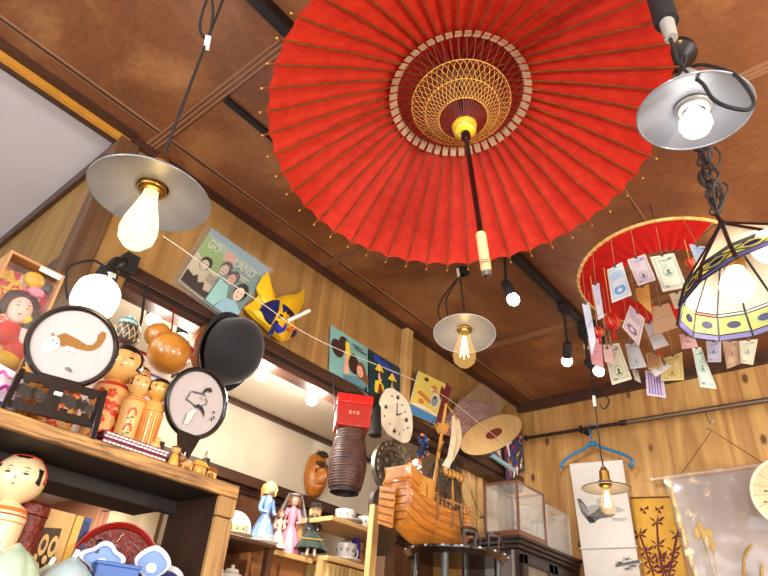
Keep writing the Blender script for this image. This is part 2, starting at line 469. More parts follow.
b = MB(); b.bb((-1.86, EW + .03, 2.335), (-1.84, BW, 2.353), M_dkwood); struct(b.build('trim_alcove_cornice'))
b = MB(); b.bb((-1.86, EW + .03, 2.05), (-1.80, BW, 2.085), M_dkwood); b.bb((-1.86, EW + .03, 2.03), (-1.83, BW, 2.05), M_dkwood); struct(b.build('trim_alcove_ledge'))
M_wains = wood('dark alcove boards', (92, 58, 38), (124, 84, 56), 'Z', 30, 1.5, .5, plank=('Y', .12))
b = MB(); b.bb((-1.86, 1.12, 0), (-1.845, BW, 2.03), M_wains); struct(b.build('wall_alcove_wainscot'))
# crown strips
b = MB(); b.bb((LW - .002, EW, CEIL - .022), (LW + .018, BW, CEIL), M_dkwood); struct(b.build('trim_left_crown'))
b = MB(); b.bb((LW - .03, -2.2, CEIL - .03), (LW - .008, EW, CEIL), M_dkwood); b.bb((LW - .008, -2.2, CEIL - .03), (LW + .006, EW, CEIL), M_gold)
b.bb((LW + .006, -2.2, CEIL - .012), (LW + .03, EW, CEIL), M_dkwood); struct(b.build('trim_recess_edge'))
b = MB(); b.bb((LW, BW - .03, CEIL - .045), (2.9, BW, CEIL), M_dkwood); struct(b.build('trim_back_crown'))
b = MB(); b.bb((-3.2, EW - .022, 2.25), (LW, EW, 2.31), M_dkwood); struct(b.build('trim_recess_rail'))
b = MB(); b.bb((-3.2, EW - .014, CEIL - .03), (LW, EW, CEIL + .012), M_dkwood); struct(b.build('trim_recess_crown'))
# ceiling joints
k = 0
for y in (.452, 1.137, 1.95):
    b = MB()
    for dy in (-.012, 0, .012): b.bb((LW + .02, y + dy - .0022, CEIL - .004), (2.9, y + dy + .0022, CEIL), M_trimline)
    b.bb((LW + .02, y - .018, CEIL - .0018), (2.9, y + .018, CEIL), M_ceil)
    k += 1; struct(b.build('trim_ceiling_joint_%d' % k))
b = MB()
for y0, y1 in ((-2.2, .434), (.47, 1.119), (1.155, 1.932), (1.968, BW)):
    for dx in (-.006, .006): b.bb((-1.265 + dx - .002, y0, CEIL - .004), (-1.265 + dx + .002, y1, CEIL), M_trimline)
    b.bb((-1.265 - .003, y0, CEIL - .005), (-1.265 + .003, y1, CEIL), M_dkwood)
k += 1; struct(b.build('trim_ceiling_joint_%d' % k))
for x in (-.35, .56, 1.47):
    b = MB(); b.bb((x - .002, -2.2, CEIL - .003), (x + .002, BW, CEIL), M_trimline); k += 1; struct(b.build('trim_ceiling_joint_%d' % k))
b = MB(); b.bb((-1.028, .47, CEIL - .012), (-1.012, .90, CEIL), M_blkmat); struct(b.build('trim_ceiling_slot'))
# lintel and posts
b = MB(); b.bb((LW - .06, .50, 2.305), (LW + .008, BW, 2.342), M_dkwood); b.bb((LW - .045, .50, 2.298), (LW + .001, BW, 2.305), M_blkmat)
b.bb((LW - .06, .50, 2.276), (LW - .002, BW, 2.298), M_dkwood); b.bb((LW - .06, .50, 2.342), (LW, BW, 2.346), M_dkwood); struct(b.build('beam_lintel', bevel=.002))
b = MB(); b.bb((LW - .055, EW - .028, 0), (LW + .012, EW + .03, CEIL - .02), M_dkz); struct(b.build('post_corner', bevel=.003))
b = MB(); b.bb((LW - .01, 1.615, 2.342), (LW + .028, 1.655, CEIL - .02), M_litwood); struct(b.build('post_transom', bevel=.002))
b = MB(); b.bb((LW - .05, 1.61, 0), (LW - .002, 1.66, 2.28), M_dkz); struct(b.build('post_middle', bevel=.003))
b = MB(); b.bb((LW - .10, 2.20, 0), (LW - .06, 2.25, 2.353), M_litwood); b.bb((LW - .12, 2.27, 0), (LW - .06, 2.31, 2.353), M_litwood); struct(b.build('post_pale', bevel=.003))

# ------------------------------------------------------------------ lights
def point(name, loc, e, col=(1, .86, .66), r=.03):
    l = bpy.data.lights.new(name, 'POINT'); l.energy = e; l.color = col; l.shadow_soft_size = r
    o = bpy.data.objects.new(name, l); COL.objects.link(o); o.location = loc; return o
def spot(name, loc, to, e, col=(1, .95, .88), ang=70, r=.02):
    l = bpy.data.lights.new(name, 'SPOT'); l.energy = e; l.color = col; l.shadow_soft_size = r; l.spot_size = math.radians(ang); l.spot_blend = .5
    o = bpy.data.objects.new(name, l); COL.objects.link(o); o.location = loc
    o.rotation_euler = (Vector(to) - Vector(loc)).to_track_quat('-Z', 'Y').to_euler(); return o
WARM = (1, .86, .64); NEUT = (1, .93, .83); COOL = (1, .98, .95)
w = bpy.data.worlds.new('daylight'); scene.world = w; w.use_nodes = True
w.node_tree.nodes['Background'].inputs[0].default_value = (.92, .95, 1, 1); w.node_tree.nodes['Background'].inputs[1].default_value = 3.0
# unseen fill lights added to brighten the shop and the side room
def area(name, loc, to, e, sx, sy, col=NEUT):
    l = bpy.data.lights.new(name, 'AREA'); l.energy = e; l.color = col; l.shape = 'RECTANGLE'; l.size = sx; l.size_y = sy
    o = bpy.data.objects.new(name, l); COL.objects.link(o); o.location = loc
    o.rotation_euler = (Vector(to) - Vector(loc)).to_track_quat('-Z', 'Y').to_euler(); return o
area('shop_fill', (.9, -1.2, 2.6), (.6, -.9, 0), 30, .9, .3)  # added fill behind the camera, no fixture
area('side_room_fill', (-5.2, 1.5, 2.66), (-5.2, 1.5, 0), 60, .4, 1.2, COOL)  # added to light the side room, no fixture
area('right_fill', (1.9, 1.1, 2.64), (1.6, 1.1, 0), 20, .2, .8)  # added fill on the right, stands for no real lamp
for i, (x, y, z, e) in enumerate(((.75, .3, 1.75, 48), (.55, -.9, 1.7, 30), (-.7, -1.1, 1.8, 22), (1.0, 1.5, 1.85, 40))):
    point('shop_fill_point', (x, y, z), e, NEUT, .06)  # added bare points without lamp bodies, low down to brighten the ceiling
scene.view_settings.view_transform = 'Standard'; scene.view_settings.look = 'None'
scene.view_settings.gamma = 1; scene.view_settings.use_curve_mapping = False
scene.view_settings.exposure = 0.35
cy = scene.cycles
cy.use_denoising = True; cy.max_bounces = 8; cy.transparent_max_bounces = 24; cy.sample_clamp_indirect = 4; cy.sample_clamp_direct = 0
cy.caustics_reflective = False; cy.caustics_refractive = False; cy.blur_glossy = 1.0

# ------------------------------------------------------------------ red oil paper umbrella
M_upap = paper_trans('red oiled paper', (204, 34, 20), (226, 54, 32), .3, 40)
M_ushade = paper_trans('shaded red oiled paper', (170, 18, 14), (190, 26, 20), .3, 40)  # shade inside the joint ring, put into the paper colour
M_bamb = wood('brown bamboo', (92, 46, 18), (132, 76, 34), 'Z', 50, 6, .45)
M_redst = mat('red stained bamboo', (112, 26, 18), .5)
M_bambl = mat('light bamboo', (206, 160, 72), .45, var=.12)
M_thr = mat('gold thread', (212, 160, 70), .5)
M_tab = mat('pale paper wrap', (186, 150, 118), .7, var=.08)
M_yel = mat('yellow lacquered runner', (226, 196, 40), .35, coat=.3, var=.06, vs=60)
UC = V(-.482, .741, 2.461); UN = V(-.133, .033, .991).normalized()
UR = .41
ua = UN.cross(V(0, 1, 0)).normalized(); ub = UN.cross(ua).normalized()
NR = 48; PH = math.radians(2.5); HA = .205
def up(a, r, h): return UC + (ua * math.cos(a) + ub * math.sin(a)) * r + UN * h
def canopy_h(r):            # height of the ribs above the rim plane
    t = r / UR
    return HA * (1 - t) ** 1.0 + .018 * math.sin(PI * min(t, 1))
u = thing('paper_umbrella', 'large open red oiled-paper umbrella hanging handle down under the brown ceiling', 'umbrella', UC)
b = MB(); SUB = 4; NRAD = 10
vs = []; fs = []
for j in range(NRAD + 1):
    for i in range(NR * SUB):
        f = (i % SUB) / SUB; a = PH + (i / SUB) * 2 * PI / NR
        t = .05 + .95 * j / NRAD
        sag = math.sin(PI * f)
        r = UR * t * (1 - .012 * sag * (j / NRAD))
        vs.append(up(a, r, canopy_h(UR * t) + .004 + (-.0045 if False else .006) * sag * t))
for j in range(NRAD):
    for i in range(NR * SUB):
        l = (i + 1) % (NR * SUB); fs.append((j * NR * SUB + i, j * NR * SUB + l, (j + 1) * NR * SUB + l, (j + 1) * NR * SUB + i))
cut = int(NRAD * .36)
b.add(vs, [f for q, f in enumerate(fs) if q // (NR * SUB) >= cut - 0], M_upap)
b.add(vs, [f for q, f in enumerate(fs) if q // (NR * SUB) < cut], M_ushade)
b.build('canopy', u, angle=60)
rx = []
for i in range(NR):
    a = PH + i * 2 * PI / NR
    tan = -ua * math.sin(a) + ub * math.cos(a)
    b = MB(); N = 8
    pts = [up(a, .02 + (UR + .010 - .02) * q / N, canopy_h(min(UR, .02 + (UR - .01) * q / N)) - .001) for q in range(N + 1)]
    for q in range(N): b.bar(pts[q], pts[q + 1], .0026, .0034, M_bamb, up=UN)
    b.bar(pts[N], pts[N] + (pts[N] - pts[N - 1]).normalized() * .004, .003, .003, M_bambl, up=UN)
    b.build('rib', u)
    b = MB(); p0 = up(a, .020, .032); p1 = up(a, .142, canopy_h(.142) - .004)
    b.bar(p0, p1, .0012, .0018, M_redst, up=UN); b.build('strut', u)
b = MB()
for i in range(NR):
    a = PH + i * 2 * PI / NR
    p = up(a, .1455, canopy_h(.1455) - .006); tn = -ua * math.sin(a) + ub * math.cos(a)
    q0 = up(a - .048, .140, canopy_h(.139) - .005); q1 = up(a + .048, .140, canopy_h(.139) - .005)
    o0 = up(a - .043, .157, canopy_h(.160) - .006); o1 = up(a + .043, .157, canopy_h(.160) - .006)
    b.hexa([q0, q1, o1, o0], [x - UN * .003 for x in (q0, q1, o1, o0)], M_tab)
    b.bar(up(a - .05, .144, canopy_h(.144) - .007), up(a + .05, .147, canopy_h(.147) - .007), .004, .003, M_tab, up=UN)
b.build('wrapped_joint_ring', u)
# thread lattice wound between the struts
def sp(a, r):
    t = (r - .020) / .122
    return up(a, r, .032 + (canopy_h(.142) - .004 - .032) * t - .003)
b = MB()
for r in (.052, .080, .108): b.tube([sp(2 * PI * i / 96, r) for i in range(96)], .0011, M_thr, 5, closed=True)
for i in range(NR):
    a = PH + i * 2 * PI / NR; st = 2 * PI / NR
    for (r0, r1, n) in ((.052, .080, 2.0), (.080, .108, 1.5)):
        for sg in (-1, 1): b.tube([sp(a + sg * st * n * t / 4, r0 + (r1 - r0) * t / 4) for t in range(5)], .0006, M_thr, 4)
b.build('thread_lattice', u)
b = MB(); b.lathe([(.004, .045), (.021, .040), (.026, .030), (.024, .020), (.016, .012), (.006, .008)], M_yel, UC, UN, 32)
for i in range(48):
    a = i * 2 * PI / 48; b.bar(up(a, .0255, .034), up(a, .023, .016), .001, .0016, M_bambl, up=UN)
b.build('runner', u)
b = MB(); b.tube([UC + UN * .20, UC + UN * .05, UC - UN * .29], .0052, M_lacq, 14)
b.lathe([(.006, .012), (.010, .008), (.010, -.008), (.006, -.016)], M_lacq, UC, UN, 16); b.build('pole', u)
M_rat = mat('pale rattan wrapping', (226, 194, 140), .55, var=.08, vs=120)
b = MB(); b.tube([UC - UN * .285, UC - UN * .375], .0082, M_rat, 16)
for i in range(16): b.torus(UC - UN * (.288 + i * .0052), .0083, .0011, M_rat, UN, 16, 5)
b.lathe([(.0085, -.352), (.0085, -.362)], mat('red seal', (196, 50, 40), .6), UC + UN * 0 , UN, 16)
b.lathe([(0.0, -.386), (.007, -.385), (.0085, -.375)], M_steel, UC, UN, 16); b.build('handle', u)
b = MB(); b.tube([UC + UN * .20, V(-.505, .755, CEIL - .004)], .0015, M_blk, 6); b.torus(V(-.505, .755, CEIL - .006), .007, .0015, M_steel, (1, 0, 0), 16, 6); b.build('hanging_hook', u)

# ------------------------------------------------------------------ pendant lamps
M_enam = mat('grey enamel shade', (120, 124, 130), .3, coat=.3)
M_enin = mat('pale enamel inside', (126, 128, 134), .35)
M_glow = emit('warm bulb glass', (255, 232, 186), 1.7, .6)
M_glowc = emit('clear bulb glass', (255, 196, 110), 1.2, .22)
M_fil = emit('filament', (255, 200, 110), 40)
M_cold = emit('cool led bulb', (255, 252, 248), 9)
M_cord = mat('black cloth cord', (20, 18, 18), .8)
def bulb_profile(k, s=1.0):
    if k == 'st': p = [(.013, 0), (.014, -.012), (.020, -.035), (.029, -.065), (.032, -.085), (.029, -.103), (.018, -.116), (0.0005, -.121)]
    else: p = [(.013, 0), (.014, -.006), (.022, -.016), (.030, -.030), (.031, -.042), (.025, -.056), (.013, -.064), (.0005, -.066)]
    return [(r * s, z * s) for r, z in p]
def pendant(label, c, tilt, R, bulb, cordtop, energy, col, loops=None, metal=None, flat=.20, sh=M_enam, inn=M_enin, bs=1.0, glow=None):
    """shade rim centre c, axis tilt (points up)"""
    ax = Vector(tilt).normalized(); c = Vector(c)
    t = thing('pendant_lamp', label, 'lamp', c, 'pendant lamps')
    b = MB(); h = R * flat
    prof = [(R, 0), (R * .75, h * .30), (R * .5, h * .58), (R * .3, h * .82), (.024, h), (.021, h + .006)]
    b.lathe([(r, z + .0012) for r, z in prof], sh, c, ax, 56); b.lathe([(r - .0006, z - .0006) for r, z in prof], inn, c, ax, 56)
    b.torus(c, R, .0016, sh, ax, 56, 6); b.build('shade', t)
    b = MB(); z0 = h
    b.lathe([(.004, z0 + .062), (.008, z0 + .060), (.013, z0 + .048), (.0175, z0 + .044), (.0175, z0 + .012), (.024, z0 + .010), (.024, z0 + .002), (.019, z0 - .002), (.019, z0 - .012), (.014, z0 - .014)], metal or M_brass, c, ax, 28)
    b.torus(c + ax * (z0 + .002), .024, .003, M_blkmat, ax, 28, 6); b.torus(c + ax * (z0 - .006), .0205, .002, metal or M_brass, ax, 28, 6)
    b.build('socket', t)
    top = c + ax * (z0 - .010)
    b = MB(); b.lathe([(r, z) for r, z in bulb_profile(bulb, bs)], glow or M_glowc, top, ax, 28); b.build('bulb', t)
    if bulb == 'st':
        b = MB()
        for i in range(5):
            a = 2 * PI * i / 5; p, q = frame_from(ax)
            e = p * math.cos(a) + q * math.sin(a)
            b.tube([top - ax * .02 * bs + e * .004, top - ax * .088 * bs + e * .012 * bs, top - ax * .03 * bs + (p * math.cos(a + .6) + q * math.sin(a + .6)) * .006], .0011, M_fil, 5)
        b.tube([top, top - ax * .03], .002, M_steel, 6); b.build('filament', t)
    b = MB(); b.tube([c + ax * (z0 + .06)] + [Vector(p) for p in cordtop], .0026, M_cord, 8); b.build('cord', t)
    if loops:
        for lp in loops:
            b = MB(); b.tube([Vector(p) for p in lp], .0024, M_cord, 7); b.build('cord_loop', t)
    o = point('bulb_light', top - ax * (.07 * bs if bulb == 'st' else .035), energy, col, .02)
    return t, c + ax * (z0 + .06), ax
def smooth(pts, n=6):
    P = [Vector(p) for p in pts]; out = []
    for i in range(len(P) - 1):
        p0 = P[max(i - 1, 0)]; p1 = P[i]; p2 = P[i + 1]; p3 = P[min(i + 2, len(P) - 1)]
        for k in range(n):
            t = k / n
            out.append(.5 * ((2 * p1) + (p2 - p0) * t + (2 * p0 - 5 * p1 + 4 * p2 - p3) * t * t + (3 * p1 - p0 - 3 * p2 + p3) * t ** 3))
    out.append(P[-1]); return out
# lamp beside the side recess
cA = W(150, 196, d=1.0)
ctA = W(222, -2, z=CEIL)
kA = W(206, 43, d=1.18)
t, tp, ax = pendant('pendant lamp with a wide grey shade and glowing bulb, below the white recess ceiling', cA, (.02, -.04, 1), .090, 'st', [kA, W(222, 2, d=1.24)], .25, WARM,
    loops=[smooth([W(208, 42, d=1.18), W(200, 30, d=1.18), W(203, 10, d=1.19), W(210, -4, d=1.2), W(213, 12, d=1.19), W(209, 40, d=1.18)])], glow=M_glow, bs=.86)
b = MB(); b.lathe([(.03, .0), (.03, -.022), (.012, -.034)], M_blkmat, (W(226, -6, d=1.25).x, W(226, -6, d=1.25).y, CEIL), n=24)
b.tube([(W(226, -6, d=1.25).x, W(226, -6, d=1.25).y, CEIL - .03), W(222, 2, d=1.24)], .0026, M_cord, 6); b.build('ceiling_rose', t)
b = MB(); b.bar(W(208.5, 36, d=1.18), W(206, 50, d=1.175), .009, .006, M_wplast); b.build('cord_clip', t)
# lamp below the umbrella
cC = W(464.5, 334, d=1.95)
kC = W(460, 276, d=2.0)
topC = V(cC.x - .005, cC.y, CEIL)
t, tp, ax = pendant('pendant lamp with pale shade and filament bulb, hanging below the umbrella handle', cC, (-.10, .15, 1), .098, 'st', [kC, topC], .3, WARM,
    loops=[smooth([kC, W(448, 290, d=1.98), W(439, 305, d=1.96), W(439, 317, d=1.95), W(444, 322, d=1.94)]), smooth([kC, W(452, 288, d=1.97), W(446, 302, d=1.94), W(449, 320, d=1.93)])], bs=1.12, sh=mat('pale grey enamel shade', (176, 180, 182), .35))
b = MB(); b.lathe([(.022, 0), (.022, -.016), (.006, -.022)], M_blkmat, topC, n=20); b.build('ceiling_rose', t)
b = MB(); b.bar(W(457.5, 268, d=2.0), W(459, 278, d=2.0), .007, .007, M_wplast); b.build('cord_clip', t)
# lamp at the right edge of the umbrella
cB = W(694, 113, d=.90); Y_ = cB.y
def B_(px, py, dd=0): return W(px, py, y=Y_ - dd)
t, tp, ax = pendant('pendant lamp with cool white bulb and tangled cord, right of the red umbrella', cB, (.10, -.02, 1), .0675, 'a', [B_(677, 60), V(cB.x, Y_, CEIL)], .10, COOL,
    loops=[smooth([B_(684, 75), B_(681, 66), B_(683, 56), B_(686, 60), B_(683, 68), B_(693, 77, .04), B_(703, 84, .06), B_(712, 98, .07), B_(725, 106, .08), B_(746, 110, .07), B_(754, 104, .06), B_(749, 91, .05), B_(735, 75, .04), B_(715, 67, .03), B_(697, 65, .01), B_(684, 72)])],
    flat=.22, metal=mat('grey lamp socket', (150, 146, 140), .45), bs=.62, glow=M_cold)
q = B_(672, 38); zq = q.z
b = MB(); b.tube([(cB.x, Y_, CEIL), (cB.x, Y_, CEIL - .012)], .026, M_blkmat, 20); b.tube([(cB.x, Y_, CEIL - .01), (cB.x, Y_, B_(668, 22).z)], .017, M_blkmat, 18); b.tube([(cB.x, Y_, B_(668, 22).z), (cB.x, Y_, zq)], [.0105, .009], mat('grey lamp socket', (150, 146, 140)), 14)
b.build('ceiling_socket', t)
# lamp in front of the back wall
cD = W(606, 488.5, d=2.38)
t, tp, ax = pendant('pendant lamp with dark brass-topped shade, hanging before the white scroll on the back wall', cD, (0, 0, 1), .082, 'st', [W(601, 455, d=2.39), V(cD.x, cD.y, CEIL)], .3, WARM, bs=.80, sh=mat('dark grey shade', (70, 66, 62), .4), inn=mat('dim enamel inside', (150, 144, 136), .4))
b = MB(); b.lathe([(.02, 0), (.02, -.012), (.005, -.018)], M_wplast, (cD.x, cD.y, CEIL), n=20); b.build('ceiling_rose', t)
b = MB(); q = W(594.5, 401, d=2.40); b.bar(q + V(0, 0, .02), q - V(0, 0, .02), .010, .008, M_wplast); b.build('cord_clip', t)
b = MB(); b.tube(smooth([W(596, 396, d=2.40), W(605, 395, d=2.4), W(609, 402, d=2.4), W(604, 409, d=2.4), W(600, 404, d=2.4)]), .0025, M_cord, 6); b.build('cord_loop', t)

# ------------------------------------------------------------------ track with spots
tr = thing('track_light_rail', 'long black lighting rail running along the ceiling above the umbrella', 'light rail', (-.742, .9, CEIL))
b = MB(); b.bb((-.756, -.6, CEIL - .030), (-.728, 1.97, CEIL), M_blk); b.bb((-.747, -.6, CEIL - .0302), (-.737, 1.97, CEIL - .029), M_blkmat); b.build('rail', tr)
b = MB(); b.bb((-.775, 1.96, CEIL - .060), (-.705, 2.06, CEIL), M_blkmat); b.build('feed_box', tr, bevel=.004)
def track_spot(label, base, tip, e, group, rail_z=None, r=.016, col=COOL, body=M_blkmat, to=None):
    """base = pivot of the head, tip = front of the bulb"""
    base = Vector(base); tip = Vector(tip); d = (tip - base).normalized()
    t = thing('spotlight', label, 'spotlight', base, group)
    b = MB(); b.lathe([(.004, -.012), (r * .8, -.008), (r, .004), (r, .042), (r * .9, .046)], body, base, d, 20); b.build('lamp_head', t)
    b = MB(); b.lathe([(r * .8, .040), (r * 1.15, .056), (r * 1.05, .068), (r * .6, .076), (0.0005, .079)], M_cold, base, d, 20); b.build('bulb', t)
    if rail_z:
        b = MB(); b.tube([(base.x, base.y, rail_z), base], .005, body, 8); b.box((base.x, base.y, rail_z - .010), (.026, .05, .02), body); b.build('arm', t)
    spot('spot_beam', base + d * .085, to if to else base + d * 2, e, col, 95)
    return t
zr = CEIL - .031
track_spot('black spotlight nearest the umbrella handle on the ceiling rail', W(506, 284, x=-.742), W(515, 303, d=1.83), 10, 'rail spotlights', zr)
track_spot('black spotlight under the rail between umbrella and banknotes', W(567.5, 345, x=-.742), W(567, 362, d=2.2), 8, 'rail spotlights', zr)
track_spot('black spotlight at the far end of the rail by the feed box', W(588, 362, x=-.742), W(601, 373, d=2.28), 8, 'rail spotlights', zr)
# ------------------------------------------------------------------ display shelf in front of the left wall
SX = -.95; SB = -1.11; ST = 1.784; SL = 1.535
M_shelf = wood('worn shelf front edge', (84, 52, 24), (198, 152, 90), 'Y', 130, 12, .55, lo=.32, hi=.68)
M_shelfv = wood('worn shelf upright edge', (120, 86, 46), (190, 150, 92), 'Z', 60, 5, .55)
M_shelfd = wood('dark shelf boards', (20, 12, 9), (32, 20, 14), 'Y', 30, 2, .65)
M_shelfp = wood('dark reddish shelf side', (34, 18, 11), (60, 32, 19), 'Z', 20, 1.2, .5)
M_mir = mat('mirror glass', (238, 240, 240), .01, 1.0)
sh = thing('display_shelf', 'dark wooden wall shelf with worn front edge and open back, lower left', 'shelf', (SX, .2, 1.0))
b = MB(); b.bb((-1.31, -.5, ST - .022), (SX - .012, .70, ST), M_shelfd); b.build('top_board', sh)
b = MB(); b.bb((SX - .012, -.5, ST - .0235), (SX, .70, ST + .0005), M_shelf); b.build('front_edge', sh, bevel=.0025)
b = MB(); b.bb((SB, .664, 1.0), (SX - .008, .699, ST - .023), M_shelfp); b.build('side_panel', sh)
b = MB(); b.bb((SX - .012, .662, 1.0), (SX - .001, .7, ST - .060), M_shelfv); b.bb((SX - .012, .662, ST - .058), (SX - .001, .7, ST - .024), M_shelfv); b.build('front_upright', sh, bevel=.002)
b = MB(); b.bb((SB, -.5, SL - .02), (SX - .005, .664, SL), M_shelfd); b.build('lower_board', sh)
zt = W(100, 495, x=SB + .012).z; yr = W(158.5, 512, x=SB + .012).y
b = MB(); b.bb((SB, -.5, zt), (SB + .02, .664, ST - .022), M_shelfd); b.build('back_rail', sh)

# ------------------------------------------------------------------ kokeshi dolls
M_kw = mat('turned pale wood', (226, 178, 108), .3, coat=.4, var=.06, vs=14)
M_kw2 = mat('turned yellow wood', (224, 168, 84), .3, coat=.4, var=.06, vs=14)
M_kcream = mat('creamy turned wood', (232, 204, 160), .28, coat=.4, var=.04)
M_kred = mat('red paint', (206, 56, 32), .35, var=.1, vs=60)
M_kdr = mat('dark red paint', (150, 34, 26), .35)
M_kblk = mat('black paint', (20, 16, 16), .35)
M_kpink = mat('pink paint', (224, 130, 110), .4)
M_kgrn = mat('green paint', (72, 110, 60), .4)
M_korg = mat('orange paint', (222, 110, 44), .4)
def cdec(mb, o, rf, az, z0, pts, mt, lift=.0006):
    o = Vector(o); n = len(pts)
    def q(dx, dz):
        z = z0 + dz; r = rf(z) + lift; a = az + dx
        return o + V(r * math.cos(a), r * math.sin(a), z)
    mx = sum(p[0] for p in pts) / n; mz = sum(p[1] for p in pts) / n
    vs = [q(mx, mz)]
    for f in (.5, 1): vs += [q(mx + (x - mx) * f, mz + (z - mz) * f) for x, z in pts]
    mb.add(vs, [(0, 1 + i, 1 + (i + 1) % n) for i in range(n)] + [(1 + i, 1 + n + i, 1 + n + (i + 1) % n, 1 + (i + 1) % n) for i in range(n)], mt)
def kokeshi(label, base, H, rh, rb, az, style, wood_m, hair='cap', tilt=0, group='kokeshi dolls'):
    base = Vector(base); hb = H - rh * 1.92
    t = thing('kokeshi_doll', label, 'doll', base, group)
    prof = [(0, 0), (rb * .93, 0), (rb, .004), (rb * .96, hb * .25), (rb * .90, hb * .5), (rb * .95, hb * .72), (rb * 1.0, hb * .86), (rb * .86, hb * .95), (rb * .45, hb), (rb * .36, hb + .006)]
    def rf(z):
        for (r0, z0), (r1, z1) in zip(prof[1:], prof[2:]):
            if z0 <= z <= z1 and z1 > z0: return r0 + (r1 - r0) * (z - z0) / (z1 - z0)
        return rb
    b = MB(); b.lathe(prof, wood_m, base, n=36)
    rnd = random.Random(label)
    def band(z0, z1, mt): b.lathe([(rf(z0) + .0004, z0), (rf((z0 + z1) / 2) + .0005, (z0 + z1) / 2), (rf(z1) + .0004, z1)], mt, base, n=36)
    if style == 'floral':
        band(hb * .90, hb * .945, M_kred); band(.004, .012, M_kred)
        for k in range(46):
            a = az + rnd.uniform(-1.5, 1.5); z = rnd.uniform(.08, .84) * hb
            cdec(b, base, rf, a, z, ov(rnd.uniform(.10, .24), rnd.uniform(.003, .008), 8, a=rnd.uniform(-.01, .01)), rnd.choice([M_kred, M_kred, M_kred, M_korg, M_kdr]))
        for k in range(5):
            z = (.16 + .16 * k) * hb
            for j in range(5):
                an = 2 * PI * j / 5
                cdec(b, base, rf, az + .15 * math.sin(k * 2.3) + .16 * math.cos(an), z + .006 * math.sin(an), ov(.10, .004, 8), M_kred, .0009)
    elif style == 'chrys':
        for z in (.93, .89): band(hb * z, hb * (z + .018), M_korg)
        for k in range(3):
            z = (.25 + .22 * k) * hb
            for j in range(7):
                an = PI * (j / 6.0); cdec(b, base, rf, az + .3 * math.cos(an), z + .010 * math.sin(an), ov(.10, .0028, 8), M_kred)
            cdec(b, base, rf, az + .1, z - .006, ov(.22, .0015, 8), M_kgrn); cdec(b, base, rf, az - .2, z - .009, ov(.12, .002, 8), M_kgrn)
    elif style == 'stripe':
        for k in range(9): cdec(b, base, rf, az - 1.0 + k * .25, hb * .42, [(-.02, -hb * .36), (.02, -hb * .36), (.02, hb * .36), (-.02, hb * .36)], M_korg)
        band(hb * .86, hb * .885, M_kw2); band(hb * .80, hb * .815, M_korg)
    elif style == 'circle':
        band(hb * .90, hb * .94, M_korg); band(hb * .86, hb * .875, M_kred); band(hb * .80, hb * .81, M_korg)
        cdec(b, base, rf, az + .05, hb * .58, ov(.42, .014), M_kpink); cdec(b, base, rf, az - .6, hb * .5, ov(.2, .012), M_kred)
        cdec(b, base, rf, az + .5, hb * .35, ov(.25, .010), M_kred)
    b.build('body', t)
    hc = base + V(0, 0, hb + rh * .94); rad = (rh, rh, rh * .98)
    hd = MB(); hd.ell(hc, rad, wood_m, 28)
    L_ = lambda pts, m_: decal(hd, hc, rad, az, 0, pts, m_)
    for sgn in (-1, 1):
        L_([(sgn * .34 - .12, .12), (sgn * .34, .155), (sgn * .34 + .12, .12), (sgn * .34, .125)], M_kblk)
        L_(ov(.12, .045, 10, sgn * .34, .03), M_kblk)
        L_([(sgn * .34 - .16, .27 - .03), (sgn * .34, .31), (sgn * .34 + .16, .27 - .03), (sgn * .34, .285)], M_kblk)
    L_([(-.05, -.20), (0, -.05), (.02, -.05), (.05, -.19), (0, -.215)], M_kpink)
    L_(ov(.085, .028, 10, 0, -.40), M_kred)
    head = hd.build('head', t)
    h = MB()
    if hair == 'cap':
        cap = [(rh * math.cos(e) * 1.02, rh * .98 * math.sin(e) * 1.02) for e in [.42 + (PI / 2 - .42) * i / 6 for i in range(7)]]
        h.lathe(cap, M_kblk, hc, n=28)
        for sgn in (-1, 1): decal(h, hc, rad, az + sgn * .98, .05, [(-.26, .55), (.26, .55), (.28, -.42), (-.20, -.46)], M_kblk, 1.02)
        decal(h, hc, rad, az, .50, [(-.55, .1), (.55, .1), (.45, -.14), (0, -.06), (-.45, -.14)], M_kblk, 1.025)
        decal(h, hc, rad, az + PI, .1, ov(1.2, .75), M_kblk, 1.02)
    else:   # painted forelock and side locks with a red crown
        decal(h, hc, rad, az, .95, ov(.55, .22), M_kblk, 1.02)
        decal(h, hc, rad, az, .80, [(-.28, .12), (.28, .12), (.2, -.1), (0, -.05), (-.2, -.1)], M_kblk, 1.025)
        for sgn in (-1, 1):
            decal(h, hc, rad, az + sgn * .95, .06, [(-.14, .32), (.16, .30), (.16, -.34), (-.12, -.30)], M_kblk, 1.02)
            decal(h, hc, rad, az + sgn * 1.35, .25, [(-.1, .5), (.16, .5), (.16, -.4), (-.1, -.4)], M_kred, 1.018)
        h.torus(hc + V(0, 0, rh * .80), rh * .58, rh * .04, M_kred, n=24, k=6)
        h.ell(hc + V(0, 0, rh * .97), (rh * .16, rh * .16, rh * .1), M_kblk, 12)
    h.build('hair', head)
    return t
AZ = math.radians(-24)
def on_shelf(px, py, x, z=ST): p = W(px, py, x=x); return V(x, p.y, z)
p = W(122, 364, x=-1.12); kokeshi('large kokeshi doll with red floral body, tallest on the shelf, behind the cat screen', (p.x, p.y, ST), p.z + .04 - ST, .042, .036, AZ, 'floral', M_kw, 'cap')
p = W(132, 390, x=-1.10); kokeshi('slim kokeshi doll with orange-flower body right of the large red floral kokeshi', (-1.07, p.y, ST), p.z + .024 - ST, .0225, .023, AZ, 'chrys', M_kw, 'locks')
p = W(141, 375, x=-1.16); kokeshi('small-headed kokeshi doll peeking out behind the slim pair of kokeshi', (-1.16, p.y, ST), p.z + .018 - ST, .019, .018, AZ + .3, 'chrys', M_kw, 'cap')
